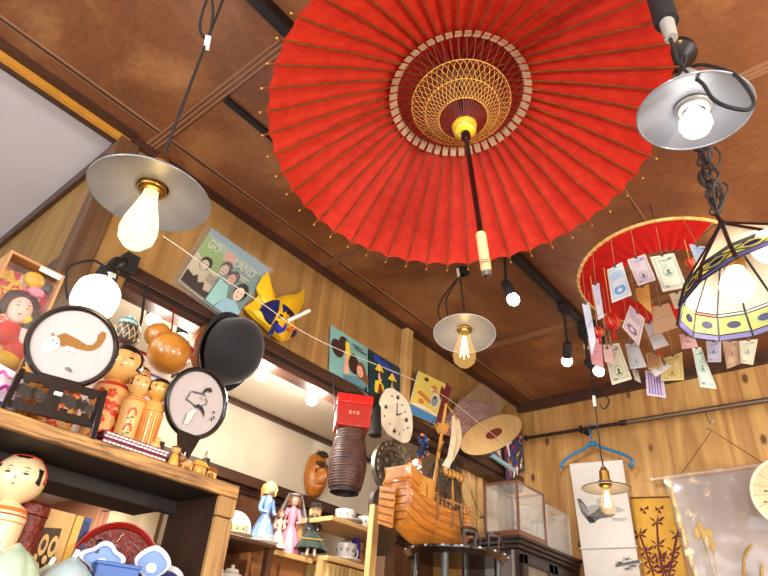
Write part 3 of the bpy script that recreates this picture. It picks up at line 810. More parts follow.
p = W(151, 394, x=-1.08); kokeshi('slim striped kokeshi doll standing nearest to the crane screen', (-1.05, p.y, ST), p.z + .024 - ST, .0235, .021, AZ - .1, 'stripe', M_kw2, 'cap')
p = W(36, 345, x=-1.09); kokeshi('yellow kokeshi doll seen behind the fretwork stand, head behind the cat screen', (-1.09, p.y + .02, ST), .155, .030, .034, AZ, 'stripe', M_kw2, 'cap')
p = W(74, 360, x=-1.08); kokeshi('red floral kokeshi doll seen through the fretwork stand', (-1.10, p.y + .012, ST), .165, .030, .034, AZ, 'floral', M_kw, 'cap')
p = W(20, 478, x=-1.05); kokeshi('kokeshi doll with pink circle on its body, on the lower shelf', (p.x, p.y, SL), p.z + .036 - SL, .038, .031, AZ - .1, 'circle', M_kcream, 'locks')

# ------------------------------------------------------------------ round table screens
M_silk = mat('white silk gauze', (178, 172, 174), .55, var=.03, vs=20)
M_catb = mat('golden brown embroidery', (138, 92, 30), .7, var=.15, vs=200)
M_catw = mat('white embroidery', (244, 242, 238), .7)
M_ink = mat('grey ink', (96, 92, 88), .7, var=.3, vs=80)
M_inkd = mat('dark ink', (36, 34, 34), .7)
M_inkl = mat('pale grey ink', (170, 166, 160), .7)
def disc_frame(mb, c, n, R, r, mt, sq=(1, 1)): mb.torus(c, R, r, mt, n, 56, 10, sq=sq, flat=1.3)
class Disc:
    """flat drawing on a disc: coordinates right / up in radii, seen from the front"""
    def __init__(s, c, n, R):
        s.c = Vector(c); s.n = Vector(n).normalized(); s.R = R
        s.u = V(0, 0, 1).cross(s.n).normalized(); s.w = s.n.cross(s.u); s.k = 0
    def P(s, x, y): return s.c + (s.u * x + s.w * y) * s.R + s.n * (.0004 * s.k + .0008)
    def poly(s, mb, pts, mt): s.k += 1; mb.face([s.P(x, y) for x, y in pts], mt)
def table_screen(label, c, n, R, art, stand):
    t = thing('round_screen', label, 'table screen', (c.x, c.y, ST), 'round screens on the shelf')
    b = MB(); disc_frame(b, c, n, R, R * .075, M_lacq); b.build('frame', t)
    b = MB(); b.lathe([(0, 0), (R, 0)], M_silk, c, n, 48); b.lathe([(0, -.0015), (R, -.0015)], M_silk, c, n, 48)
    d = Disc(c, n, R); art(b, d); b.build('silk_panel', t)
    stand(t); return t
cF = W(73, 346, x=-1.0); nF = (EYE - cF); nF.z *= .25; nF = nF.normalized()
def cat(b, d):
    body = [(-.42, -.02), (-.40, .16), (-.28, .26), (-.05, .22), (.15, .16), (.30, .12), (.42, .16), (.47, .30), (.45, .46), (.52, .58), (.62, .56), (.64, .40), (.60, .20), (.50, .05), (.34, -.03), (.12, -.04), (-.1, -.05), (-.25, -.08)]
    d.poly(b, body, M_catb)
    d.poly(b, [(-.62, -.34), (-.66, -.18), (-.58, -.02), (-.48, .10), (-.36, .08), (-.28, -.06), (-.30, -.20), (-.46, -.32)], M_catw)
    d.poly(b, [(-.30, -.06), (-.05, -.10), (.02, -.02), (-.1, .05), (-.3, .06)], M_catb)
    d.poly(b, [(-.18, -.16), (.12, -.14), (.05, -.05), (-.15, -.05)], M_catw)
    for x, y in ((-.46, -.02), (-.36, -.07)): d.poly(b, ov(.03, .02, 8, x, y), M_inkd)
    d.poly(b, [(-.56, .12), (-.52, .18), (-.46, .08)], M_catb); d.poly(b, [(-.36, .16), (-.32, .20), (-.28, .10)], M_catb)
    d.poly(b, [(.05, -.62), (.14, -.56), (.20, -.66), (.12, -.64)], M_ink); d.poly(b, [(.0, -.60), (.10, -.55), (.08, -.6)], M_inkd)
def stand_big(t):
    b = MB(); o = c_ = cF
    s_ = V(nF.y * -1, nF.x, 0).normalized() * 1.0
    if s_.y < 0: s_ = -s_
    base = V(cF.x + .012, cF.y, ST)
    def Q(a, z, f=0): return base + s_ * a + V(0, 0, z) + nF * f
    for sg in (-1, 1):
        pb = MB()
        pb.hexa([Q(sg * .066, 0, -.02), Q(sg * .066 + .010, 0, -.02), Q(sg * .066 + .010, 0, .02), Q(sg * .066, 0, .02)], [Q(sg * .062, .084, -.004), Q(sg * .062 + .008, .084, -.004), Q(sg * .062 + .008, .084, .004), Q(sg * .062, .084, .004)], M_lacq)
        pb.build('stand_post', t, bevel=.0015)
    z0, z1 = .026, .074
    b.bar(Q(-.062, z1), Q(.066, z1), .006, .012, M_lacq); b.bar(Q(-.062, z0), Q(.066, z0), .006, .013, M_lacq)
    b.bar(Q(-.002, z0), Q(-.002, z1), .005, .022, M_lacq, up=s_); b.bar(Q(-.060, z0), Q(-.060, z1), .010, .006, M_lacq); b.bar(Q(.064, z0), Q(.064, z1), .010, .006, M_lacq)
    for a0, a1 in ((-.056, -.010), (.008, .058)):
        m = (a0 + a1) / 2
        P_ = smooth([Q(a0, .050), Q(a0 + .012, .056), Q(m - .004, .044), Q(m + .006, .056), Q(a1 - .010, .045), Q(a1, .050)], 4)
        for p_, q_ in zip(P_[:-1], P_[1:]): b.bar(p_, q_ + (q_ - p_) * .25, .013, .005, M_lacq, up=nF)
        b.tube([Q(m - .010, .050), Q(m - .010, .050) + nF * .004], .009, M_lacq, 14)
        for aa in (a0 + .010, a1 - .008):
            b.bar(Q(aa, z0), Q(aa, z0 + .012), .005, .012, M_lacq, up=s_); b.bar(Q(aa, z1), Q(aa, z1 - .010), .005, .010, M_lacq, up=s_)
    b.build('fretwork', t)
    b = MB(); zc = cF.z - ST - .072
    b.hexa([Q(-.012, .074, -.003), Q(.012, .074, -.003), Q(.012, .074, .003), Q(-.012, .074, .003)], [Q(-.034, zc + .010, -.003), Q(.034, zc + .010, -.003), Q(.034, zc + .010, .003), Q(-.034, zc + .010, .003)], M_lacq)
    b.build('neck', t)
    b = MB(); b.box(Q(.002, .058, .005), (.012, .0012, .006), M_whtp, Matrix((nF.cross(V(0, 0, 1)).normalized(), nF, V(0, 0, 1))).transposed()); b.build('price_tag', t)
table_screen('larger round screen with an embroidered ginger cat on white silk', cF, nF, .067, cat, stand_big)
cG = W(197, 403, x=-1.02); nG = V(1, .03, -.12).normalized()
def crane(b, d):
    for pts in ([(-.30, .28), (.12, .34), (.18, .30), (-.26, .22)], [(-.42, -.05), (-.34, .26), (-.30, .24), (-.38, -.07)], [(-.38, -.05), (.0, -.14), (.02, -.10), (-.36, -.01)], [(.10, .32), (.30, .10), (.33, .13), (.13, .36)], [(.0, -.12), (.30, .10), (.32, .07), (.02, -.16)]):
        d.poly(b, pts, M_ink)
    d.poly(b, [(.02, .30), (.10, .50), (.26, .58), (.36, .50), (.28, .42), (.20, .48), (.14, .38)], M_inkd)
    d.poly(b, [(-.10, -.16), (.02, -.02), (.20, -.06), (.32, -.18), (.34, -.36), (.26, -.22), (.10, -.14)], M_inkd)
    d.poly(b, [(.02, .20), (.14, .28), (.22, .20), (.10, .12)], M_inkl)
    for x, y in ((.62, -.08), (.66, -.22), (.60, -.30)): d.poly(b, ov(.03, .05, 7, x, y, .4), M_inkd)
    d.poly(b, [(-.25, -.40), (-.1, -.22), (.0, -.25), (-.12, -.70), (-.25, -.72)], mat('faint ink wash', (212, 206, 198), .7))
def stand_small(t):
    base = V(cG.x, cG.y, ST); s_ = V(-nG.y, nG.x, 0).normalized()
    if s_.y < 0: s_ = -s_
    def Q(a, z, f=0): return base + s_ * a + V(0, 0, z) + nG * f
    for a in (-.052, .052):
        b = MB(); b.bar(Q(a, .0), Q(a, .052), .010, .012, M_blkmat); b.bar(Q(a, .003, -.025), Q(a, .003, .025), .012, .008, M_blkmat); b.build('stand_post', t, bevel=.001)
    b = MB(); M_gw = mat('grey painted wood', (74, 70, 66), .5)
    b.bar(Q(-.05, .034), Q(.05, .034), .008, .010, M_gw); b.bar(Q(-.05, .014), Q(.05, .014), .006, .006, M_gw); b.build('rail', t)
    b = MB(); zc = cG.z - ST - .068
    b.hexa([Q(-.010, .036, -.003), Q(.010, .036, -.003), Q(.010, .036, .003), Q(-.010, .036, .003)], [Q(-.026, zc + .006, -.003), Q(.026, zc + .006, -.003), Q(.026, zc + .006, .003), Q(-.026, zc + .006, .003)], M_lacq); b.build('neck', t)
    b = MB()
    for i in range(7): b.torus(Q(.044, .052 - .006 * i + .008, .008), .0032, .0009, M_steel, (1, 0, 0) if i % 2 else (0, 1, 0), 10, 5)
    b.build('chain', t)
table_screen('smaller round screen with a grey ink crane drawing on white silk', cG, nG, .066, crane, stand_small)

# ------------------------------------------------------------------ boxes and little things on the shelf top
M_pur = mat('purple pattern paper', (112, 32, 66), .6, var=.15, vs=60)
t = thing('patterned_box', 'flat purple box with white dot pattern lying on the shelf edge below the kokeshi', 'box', W(135, 442, x=-.975))
ya, yb = W(104, 433, x=-.965).y, W(166, 455, x=-.965).y; ORG[t] = V(-.975, (ya + yb) / 2, ST); t.location = ORG[t]
b = MB(); b.bb((-1.01, ya, ST), (-.962, yb, ST + .011), M_pur); b.build('box_base', t, bevel=.001)
b = MB(); b.bb((-1.012, ya - .002, ST + .011), (-.960, yb + .002, ST + .022), M_pur)
for i in range(15):
    y = ya + (yb - ya) * (i + .5) / 15
    for z in (ST + .005, ST + .0135, ST + .0185): b.bb((-.9602, y - .0035 + .002 * (z > ST + .015), z - .0014), (-.9595, y + .0025 + .002 * (z > ST + .015), z + .0014), M_whtp)
b.build('lid', t)
M_toy = mat('carved toy wood', (196, 144, 84), .45, var=.12, vs=60); M_toyd = mat('brown toy wood', (140, 88, 48), .5, var=.1); M_toyy = mat('yellow toy wood', (216, 168, 74), .4)
def toy(label, px, py, kind, m1, m2, s=1.0):
    o = W(px, py, x=-.972); o = V(-.972, o.y, ST)
    t = thing('wooden_figurine', label, 'figurine', o, 'little wooden figurines')
    b = MB()
    if kind == 'doll':
        b.lathe([(0, 0), (.008 * s, 0), (.009 * s, .006 * s), (.006 * s, .018 * s), (.004 * s, .021 * s)], m1, o, n=18); b.build('body', t)
        b = MB(); b.ell(o + V(0, 0, .027 * s), .0075 * s, m2, 16); b.torus(o + V(0, 0, .031 * s), .006 * s, .0015, M_kblk, n=16, k=6); b.build('head', t)
    elif kind == 'ox':
        b.ell(o + V(0, 0, .014 * s), (.008 * s, .014 * s, .008 * s), m1, 16)
        for dy in (-.008, .008):
            for dx in (-.004, .004): b.cyl(o + V(dx, dy * s, 0), o + V(dx, dy * s, .012 * s), .0025 * s, m1, n=8)
        b.build('body', t)
        b = MB(); b.ell(o + V(.006, -.014 * s, .02 * s), (.006 * s, .006 * s, .007 * s), m2, 14)
        for sg in (-1, 1): b.tube([o + V(.006 + sg * .003, -.014 * s, .025 * s), o + V(.006 + sg * .006, -.015 * s, .030 * s)], [.0016, .0006], M_whtp, 6)
        b.build('head', t)
    else:
        b.box(o + V(0, 0, .008 * s), (.016 * s, .022 * s, .016 * s), m1); b.build('house_body', t, bevel=.001)
        b = MB(); b.hexa([o + V(-.011 * s, -.015 * s, .016 * s), o + V(.011 * s, -.015 * s, .016 * s), o + V(.011 * s, .015 * s, .016 * s), o + V(-.011 * s, .015 * s, .016 * s)],
                         [o + V(-.004 * s, -.010 * s, .026 * s), o + V(.004 * s, -.010 * s, .026 * s), o + V(.004 * s, .010 * s, .026 * s), o + V(-.004 * s, .010 * s, .026 * s)], m2); b.build('roof', t)
        b = MB(); b.ell(o + V(.012 * s, -.006 * s, .006 * s), .0058 * s, m2, 12); b.build('knob', t)
toy('tiny yellow wooden figurine in doll shape at the left foot of the crane screen', 174, 458, 'doll', M_toyy, M_toy, 1.15)
toy('tiny brown wooden ox between the feet of the crane screen', 187, 462, 'ox', M_toy, M_toyd, 1.0)
toy('tiny wooden house figurine under the middle of the crane screen', 199, 466, 'house', M_toy, M_toyy, 1.05)
toy('tiny wooden house with brown roof at the right foot of the crane screen', 211, 470, 'house', M_toyy, M_toyd, .9)
o = W(155, 446, x=-.985); t = thing('wooden_egg_doll', 'small round wooden egg doll on the purple box end', 'figurine', (-.985, o.y, ST + .022))
b = MB(); b.ell((-.985, o.y, ST + .030), (.0085, .010, .008), M_kw, 18); b.build('body', t)
b = MB(); b.ell((-.985, o.y + .002, ST + .041), .006, M_kw2, 14); b.build('head', t)

# ------------------------------------------------------------------ boxed kimono picture at the far left
M_card = wood('tan card box', (176, 128, 80), (204, 158, 108), 'Y', 20, 4, .6)
X0 = -1.16
TL = W(12, 249, x=X0); TR = W(65, 277, x=X0); yl = TL.y; yr_ = TR.y; zt_ = (TL.z + TR.z) / 2
t = thing('kimono_picture_box', 'tall tan box holding a padded kimono lady picture, left edge of the shelf', 'display box', (X0 - .03, (yl + yr_) / 2, ST))
b = MB(); b.bb((X0 - .06, yl, ST), (X0 - .056, yr_, zt_), M_card)
b.bb((X0 - .056, yl, ST), (X0, yl + .005, zt_), M_card); b.bb((X0 - .056, yr_ - .005, ST), (X0, yr_, zt_), M_card); b.bb((X0 - .056, yl + .005, zt_ - .005), (X0, yr_ - .005, zt_), M_card); b.bb((X0 - .056, yl + .005, ST), (X0, yr_ - .005, ST + .005), M_card)
b.build('box', t)
b = MB(); b.bb((X0, yr_ - .048, zt_ - .014), (X0 + .0008, yr_ - .006, zt_ - .003), M_whtp); b.build('sticker', t)
b = MB(); xb = X0 - .030
b.bb((xb - .01, yl + .006, ST + .006), (xb, yr_ - .006, zt_ - .022), mat('red floral silk', (196, 36, 44), .6, rgb2=(226, 92, 116), vs=45, lo=.45, hi=.6))
rnd = random.Random(3)
fl = [mat('pink petals', (238, 150, 176), .6), mat('orange petals', (236, 120, 44), .6), mat('white petals', (244, 232, 226), .6), mat('crimson petals', (206, 24, 44), .6), mat('yellow petals', (240, 206, 60), .6)]
for k in range(70):
    y = rnd.uniform(yl + .012, yr_ - .014); z = rnd.uniform(ST + .10, zt_ - .03); mm = rnd.choice(fl)
    for j in range(5):
        an = 2 * PI * j / 5; b.ell((xb, y + .0075 * math.cos(an), z + .0075 * math.sin(an)), (.0018, .006, .006), mm, 8)
    b.ell((xb + .001, y, z), (.0018, .0025, .0025), fl[4], 8)
b.build('floral_backing', t)
H_ = zt_ - ST; yc = (yl + yr_) / 2
M_skin = mat('pale doll skin', (240, 208, 190), .5); M_hairb = mat('black doll hair', (18, 15, 16), .5)
fz = W(18, 311, x=xb).z; fy = W(18, 311, x=xb).y
b = MB(); b.ell((xb + .008, fy, fz), (.012, .022, .028), M_skin, 20)
for sg in (-1, 1):
    b.ell((xb + .0185, fy + sg * .008, fz + .003), (.0012, .004, .0014), M_kblk, 8); b.ell((xb + .018, fy + sg * .008, fz + .010), (.001, .005, .001), M_kblk, 8)
b.ell((xb + .0195, fy, fz - .013), (.0012, .0035, .002), M_kred, 8); b.ell((xb + .021, fy, fz - .004), (.001, .0015, .003), M_skin, 8); b.build('face', t)
b = MB(); b.ell((xb + .004, fy, fz + .018), (.010, .034, .022), M_hairb, 18)
for sg in (-1, 1): b.ell((xb + .004, fy + sg * .026, fz + .002), (.008, .010, .022), M_hairb, 14)
b.build('hair', t)
M_ysilk = mat('yellow silk', (232, 190, 40), .45, var=.12, vs=50); M_rsilk = mat('red silk', (214, 44, 40), .45, var=.15, vs=40); M_gsilk = mat('dark green silk', (44, 66, 52), .5, var=.2)
b = MB(); p = W(32, 282, x=xb); b.ell((xb + .010, p.y, p.z), (.012, .020, .017), M_ysilk, 18); b.ell((xb + .012, p.y + .012, p.z - .022), (.010, .016, .010), fl[0], 14)
p = W(44, 290, x=xb); b.ell((xb + .008, p.y, p.z), (.008, .012, .010), M_gsilk, 12); b.build('hair_ornament', t)
b = MB()
for (px, py, ry, rz, mm) in ((8, 335, .034, .030, M_rsilk), (22, 338, .026, .022, fl[2]), (30, 325, .020, .026, M_gsilk), (16, 352, .032, .022, M_rsilk), (34, 345, .018, .028, fl[0]), (6, 360, .03, .02, M_ysilk), (26, 322, .016, .014, M_ysilk)):
    p = W(px, py, x=xb); b.ell((xb + .006, p.y, max(p.z, ST + .03)), (.012, ry * .8, rz * .8), mm, 16)
b.build('kimono', t)
M_clear = film('clear plastic', (235, 235, 240), .04, .08, .3)
b = MB(); b.bb((X0 - .002, yl + .005, ST + .005), (X0 - .001, yr_ - .005, zt_ - .022), M_clear); b.build('clear_cover', t)
# plastic pouch leaning at the foot of the box
t = thing('cellophane_pouch', 'crinkled cellophane pouch with purple and pink ribbons at the left shelf edge', 'pouch', (-1.02, W(8, 380, x=-1.04).y, ST))
b = MB(); y0 = W(2, 380, x=-1.05).y
b.hexa([V(-1.06, y0 - .06, ST), V(-1.03, y0 - .06, ST), V(-1.03, y0 + .028, ST), V(-1.06, y0 + .028, ST)], [V(-1.05, y0 - .06, ST + .10), V(-1.046, y0 - .06, ST + .10), V(-1.046, y0 + .034, ST + .085), V(-1.05, y0 + .034, ST + .085)], mat('lilac gift paper', (226, 200, 222), .35, rgb2=(240, 236, 240), vs=25)); b.build('pouch', t)
b = MB()
for i, (dy, dz, mm) in enumerate(((.012, .05, (206, 60, 170)), (-.004, .03, (96, 60, 190)), (.018, .022, (90, 70, 200)), (.0, .07, (220, 120, 190)))):
    m_ = mat('ribbon %d' % i, mm, .35)
    b.tube(smooth([V(-1.034, y0 + dy - .02, ST + dz - .01), V(-1.026, y0 + dy - .01, ST + dz + .006), V(-1.028, y0 + dy, ST + dz), V(-1.034, y0 + dy + .016, ST + dz + .004)]), .005, m_, 8, flat=.3)
b.build('ribbon', t)

# ------------------------------------------------------------------ things behind: white box, lattice jar, globe lamp, gourd, hat
M_redl = mat('red lacquer edge', (150, 24, 30), .35)
xw = -1.26; ya = W(133, 350, x=xw).y; yb = W(172, 372, x=xw).y; zt2 = W(150, 355, x=xw).z
t = thing('framed_print', 'white framed print with red top edge standing behind the kokeshi and the gourd', 'picture', (xw, (ya + yb) / 2, ST))
b = MB(); b.bb((xw - .05, ya - .06, ST), (xw, yb, zt2 - .006), mat('white print', (232, 226, 216), .6)); b.bb((xw, ya, zt2 - .045), (xw + .0012, yb - .006, zt2 - .040), mat('blue line', (90, 110, 190), .5))
for k in range(5): b.bb((xw, ya + .01 + k * .02, zt2 - .075 - .01 * (k % 2)), (xw + .001, ya + .022 + k * .02, zt2 - .070 - .01 * (k % 2)), mat('faint yellow print', (222, 206, 150), .6))
b.build('print', t)
b = MB(); b.bb((xw - .052, ya - .062, zt2 - .006), (xw + .003, yb + .004, zt2), M_redl); b.build('frame_edge', t)
c = W(123, 341, x=-1.27); c.z = zt2
t = thing('lattice_jar', 'small openwork ceramic jar with turquoise lid behind the large kokeshi', 'jar', c)
M_jar = mat('dark lattice ceramic', (66, 60, 56), .3, coat=.4); M_turq = mat('turquoise glaze', (128, 176, 176), .25, coat=.5)
b = MB(); jp = [(.0, 0), (.020, 0), (.030, .012), (.033, .026), (.030, .040), (.022, .050)]; b.lathe(jp, M_jar, c, n=28)
for i in range(14):
    for sg in (-1, 1):
        pts = []
        for j in range(7):
            z = .006 + .042 * j / 6; a = 2 * PI * i / 14 + sg * j * .11; r = .0195 + .0145 * math.sin(PI * min(1, (z + .004) / .056)); pts.append(c + V(r * math.cos(a), r * math.sin(a), z))
        b.tube(pts, .0011, mat('pale lattice glaze', (196, 170, 130), .35), 5)
b.build('body', t)
b = MB(); b.lathe([(.024, .048), (.026, .053), (.020, .060), (.008, .064), (.006, .068), (.008, .072), (0, .075)], M_turq, c, n=28); b.build('lid', t)
# frosted lamp clamped to the lintel end
M_frost = emit('frosted lamp glass', (255, 250, 242), 2.6)
c = W(96, 297, x=-1.26); tip = W(112, 266, x=-1.29); ax = (tip - c).normalized()
t = thing('clamp_lamp', 'bright white frosted lamp clamped to the end of the dark lintel', 'lamp', tip)
b = MB(); b.lathe([(0.0, -0.0528), (0.024, -0.0496), (0.04, -0.04), (0.048, -0.024), (0.0496, 0.0), (0.048, 0.0192), (0.04, 0.032), (0.024, 0.04), (0.022, 0.054)], M_frost, c, ax, 36); b.build('glass_shade', t)
b = MB(); b.lathe([(.024, .050), (.026, .056), (.024, .085), (.018, .095), (.012, .098)], M_blkmat, c, ax, 24)
e = W(126, 262, x=-1.325)
b.tube(smooth([c + ax * .095, W(116, 262, x=-1.30), e]), .012, M_blkmat, 12); b.box(e + V(0, .008, 0), (.03, .035, .045), M_blkmat); b.build('clamp', t)
b = MB(); b.box(W(109, 277, x=-1.26) , (.022, .018, .020), mat('silver switch', (190, 190, 186), .4), Euler((.3, .2, .4))); b.build('switch', t)
b = MB(); b.tube(smooth([W(106, 268, x=-1.30), W(95, 261, x=-1.31), W(82, 262, x=-1.31), W(68, 268, x=-1.31), W(66, 285, x=-1.31), W(68, 300, x=-1.31)]), .003, M_cord, 7); b.build('cord', t)
point('clamp_lamp_light', c + V(.10, -.05, -.03), .5, COOL, .05)
b = MB(); b.tube(smooth([W(148, 285, x=-1.33), W(144, 300, x=-1.33), W(141, 322, x=-1.33), W(133, 342, x=-1.33)]), .0035, M_cord, 7)
tag(b.build('hanging_cable'), 'black cable drooping below the lintel between the frosted lamp and gourd', 'cable')
# gourd
c1 = W(169.5, 353, x=-1.18); c2 = W(158, 335.5, x=-1.24)
t = thing('gourd', 'polished orange-brown gourd hanging by a red cord below the lintel', 'gourd', c1)
M_gourd = mat('polished gourd', (160, 98, 30), .28, coat=.4, rgb2=(188, 128, 48), vs=22)
dg = (c2 - c1).normalized(); L_ = (c2 - c1).length
b = MB(); R1 = .0475; R2 = .0305; prof = []
for i in range(13): a = -PI / 2 + PI * .86 * i / 12; prof.append((max(R1 * math.cos(a), .0002), R1 * math.sin(a)))
for i in range(13): a = -PI / 2 + PI * .22 + PI * .78 * i / 12; prof.append((max(R2 * math.cos(a), .0002), L_ + R2 * math.sin(a)))
b.lathe(prof, M_gourd, c1, dg, 36); b.build('body', t)
b = MB(); n_ = [p_ for p_ in [c1 + dg * (R1 * .99 + .004)]][0]; b.torus(n_, .0235, .0022, M_redl, dg, 28, 6)
top = W(174, 306, x=-1.34); b.tube([n_ + V(.0, .014, .018), W(172, 327, x=-1.26), top], .0022, M_redl, 6); b.build('cord', t)
b = MB(); e = W(190, 350, x=-1.19); b.ell(e, (.007, .010, .010), M_redl, 12); b.lathe([(.003, 0), (.006, -.03)], M_redl, e, n=10); b.tube([e, n_ + V(0, .02, 0)], .0015, M_redl, 5); b.build('tassel', t)
# black bowler hat hung on the lintel
M_felt = mat('black felt', (11, 12, 18), .85, sheen=.3)
c = W(221, 352, x=-1.315); t = thing('bowler_hat', 'black felt bowler hat hanging on the lintel with its crown facing the room', 'hat', c)
axh = V(.95, .06, -.14).normalized()
b = MB(); prof = [(.086, .010), (.084, .016), (.083, .032), (.081, .066), (.074, .094), (.058, .114), (.034, .124), (.0005, .128)]
b.lathe(prof, M_felt, c, axh, 48, sq=(.90, 1.12)); b.build('crown', t)
b = MB()
def brim(u, v):
    a = 2 * PI * u; r = .083 + .018 * v; e0, e1 = frame_from(axh)
    return c + (e0 * math.cos(a) * .90 + e1 * math.sin(a) * 1.10) * r + axh * (.012 + .016 * v * abs(math.cos(a)) ** 2 + .006 * v * v)
b.grid(brim, 48, 5, M_felt, closed_u=True); b.build('brim', t, solid=.003)
b = MB(); b.lathe([(.0840, .012), (.0840, .034)], mat('black ribbon', (12, 12, 14), .4), c, axh, 48, sq=(.905, 1.125)); b.build('hat_band', t)
b = MB(); q = c + V(-.010, 0, .02); b.tube(smooth([V(LW + .001, c.y, 2.325), V(LW + .03, c.y, 2.325), q + V(.018, 0, .062), q + V(.02, 0, .05)]), .003, M_steel, 7); b.build('wall_hook', t)
b = MB(); q = W(203, 350, x=-1.33); b.lathe([(.0, .0), (.050, .004), (.056, .014), (.050, .026), (.03, .034), (0, .036)], mat('brown leather', (140, 80, 38), .45, var=.12), q, V(1, -.1, 0), 32, sq=(.8, 1.25))
tag(b.build('leather_cap'), 'brown leather cap peeking out behind the black bowler hat', 'cap')

# ------------------------------------------------------------------ things on the lower shelf
M_cel = mat('celadon glaze', (176, 200, 178), .15, coat=.7, var=.05, vs=30); M_celb = mat('bluish celadon glaze', (170, 194, 200), .15, coat=.7, var=.05, vs=30)
def peach(label, c, r, mt, sc=1.0, groove=True, stem=True, az=AZ):
    c = Vector(c); t = thing('peach_jar', label, 'jar', (c.x, c.y, SL), 'celadon fruit jars')
    zc = SL + r * .95
    b = MB()
    def f(u, v):
        a = 2 * PI * u; th = PI * v
        g = 1 - .10 * math.exp(-((((a - az - .7 + PI) % (2 * PI)) - PI) / .16) ** 2) * math.sin(th) if groove else 1
        rr = r * math.sin(th) * g * (1.0 if th > PI / 2 else (1 - .10 * math.cos(th) ** 2))
        z = r * math.cos(th) * (1.06 if th < PI / 2 else .95)
        z += r * .16 * math.exp(-(th / .22) ** 2)
        return V(c.x + rr * math.cos(a), c.y + rr * math.sin(a), zc + z)
    b.grid(f, 48, 24, mt, closed_u=True); b.build('body', t)
    if stem:
        b = MB(); b.tube([V(c.x, c.y, zc + r * 1.12), V(c.x, c.y + .002, zc + r * 1.12 + .012)], [.0045, .0038], M_wht, 10); b.build('stem', t)
    return t
p = W(15, 555, x=-.985); peach('celadon peach jar in front of the kokeshi on the lower shelf', p, .042, M_cel, stem=False)
p = W(55, 552, x=-1.035); peach('pale green lobed jar between the two bigger celadon fruit jars', p, .036, mat('pale green glaze', (186, 206, 176), .2, coat=.5), az=AZ + .1)
p = W(71, 568, x=-.995); peach('bluish celadon fruit jar with white stem before the wooden plaque', p, .0415, M_celb, groove=False)
# carved plaque
M_plq = wood('pale carved wood', (184, 140, 78), (212, 172, 108), 'Z', 30, 3, .5); M_plqd = mat('burnt carving', (66, 44, 24), .7, var=.3, vs=120)
xp = -1.075; c = W(58, 528, x=xp); t = thing('carved_plaque', 'upright pale wooden plaque with dark carved ring pattern on the lower shelf', 'plaque', (xp, c.y, SL))
q4 = [W(33, 504, x=xp), W(77, 514, x=xp), W(67, 554, x=xp), W(22, 545, x=xp)]
yl_, yr2 = q4[0].y, q4[1].y; ztp = (q4[0].z + q4[1].z) / 2
b = MB(); b.bb((xp - .016, yl_, SL), (xp, yr2, ztp), M_plq); b.build('board', t, bevel=.0015)
b = MB(); pc = Pic(b, (xp, yl_, ztp), (xp, yr2, ztp), (xp, yr2, SL), (xp, yl_, SL), None)
pc.poly([(.20, .20), (.78, .16), (.86, .82), (.16, .82)], M_plqd)
for i in range(3):
    for j, v in enumerate((.34, .60)):
        u_ = .30 + .20 * i; pc.oval(u_, v, .092, .10, M_plq); pc.oval(u_, v, .045, .05, M_plqd)
for u_ in (.4, .6): pc.oval(u_, .47, .05, .04, M_plq); pc.oval(u_, .73, .06, .05, M_plq)
b.build('carving', t)
b = MB(); b.bb((xp - .017, yr2, SL), (xp + .004, yr2 + .012, ztp - .002), mat('yellow lit plaque edge', (206, 158, 62), .4)); b.build('lit_edge', t)  # right edge of the plaque, the yellow light on it put into the colour
# red carved canister
c = W(27, 520, x=-1.075); t = thing('carved_canister', 'dark red carved lacquer canister between kokeshi and plaque', 'canister', (-1.075, c.y, SL))
M_cin = mat('carved cinnabar lacquer', (104, 30, 24), .4, var=.35, vs=90, bump=.9, bs=140)
zc = W(30, 502, x=-1.075).z
b = MB(); b.lathe([(0, 0), (.025, 0), (.027, .006), (.027, zc - SL - .022), (.025, zc - SL - .02)], M_cin, (-1.075, c.y, SL), n=28); b.build('body', t)
b = MB(); b.lathe([(.028, zc - SL - .02), (.028, zc - SL - .006), (.022, zc - SL), (0, zc - SL + .001)], M_cin, (-1.075, c.y, SL), n=28); b.build('lid', t)
# red lacquer tray leaning
c = W(113, 567, x=-1.072); nrm = (EYE - c); nrm.z = .18; nrm = nrm.normalized(); R = .071
t = thing('lacquer_tray', 'round dark red carved lacquer tray leaning at the back of the lower shelf', 'tray', (c.x, c.y, SL))
M_redt = mat('red carved lacquer', (112, 22, 16), .3, coat=.4, rgb2=(84, 16, 12), vs=70, bump=.3, bs=110); M_redr = mat('smooth red lacquer', (158, 36, 24), .22, coat=.5)
b = MB(); b.lathe([(0, 0), (R * .88, 0), (R * .92, .004)], M_redt, c, nrm, 48)
for k in range(5): b.torus(c, R * (.15 + .13 * k), .0012, M_redt, nrm, 40, 5)
for k in range(24): a = 2 * PI * k / 24; e0, e1 = frame_from(nrm); e = e0 * math.cos(a) + e1 * math.sin(a); b.tube(smooth([c + e * R * .2, c + (e0 * math.cos(a + .2) + e1 * math.sin(a + .2)) * R * .5, c + e * R * .78], 3), .001, M_redr, 4)
b.build('carved_face', t)
b = MB(); b.lathe([(R * .90, .002), (R * .97, .012), (R, .013), (R, .008), (R * .84, -.006), (0, -.007)], M_redr, c, nrm, 48); b.build('rim', t)
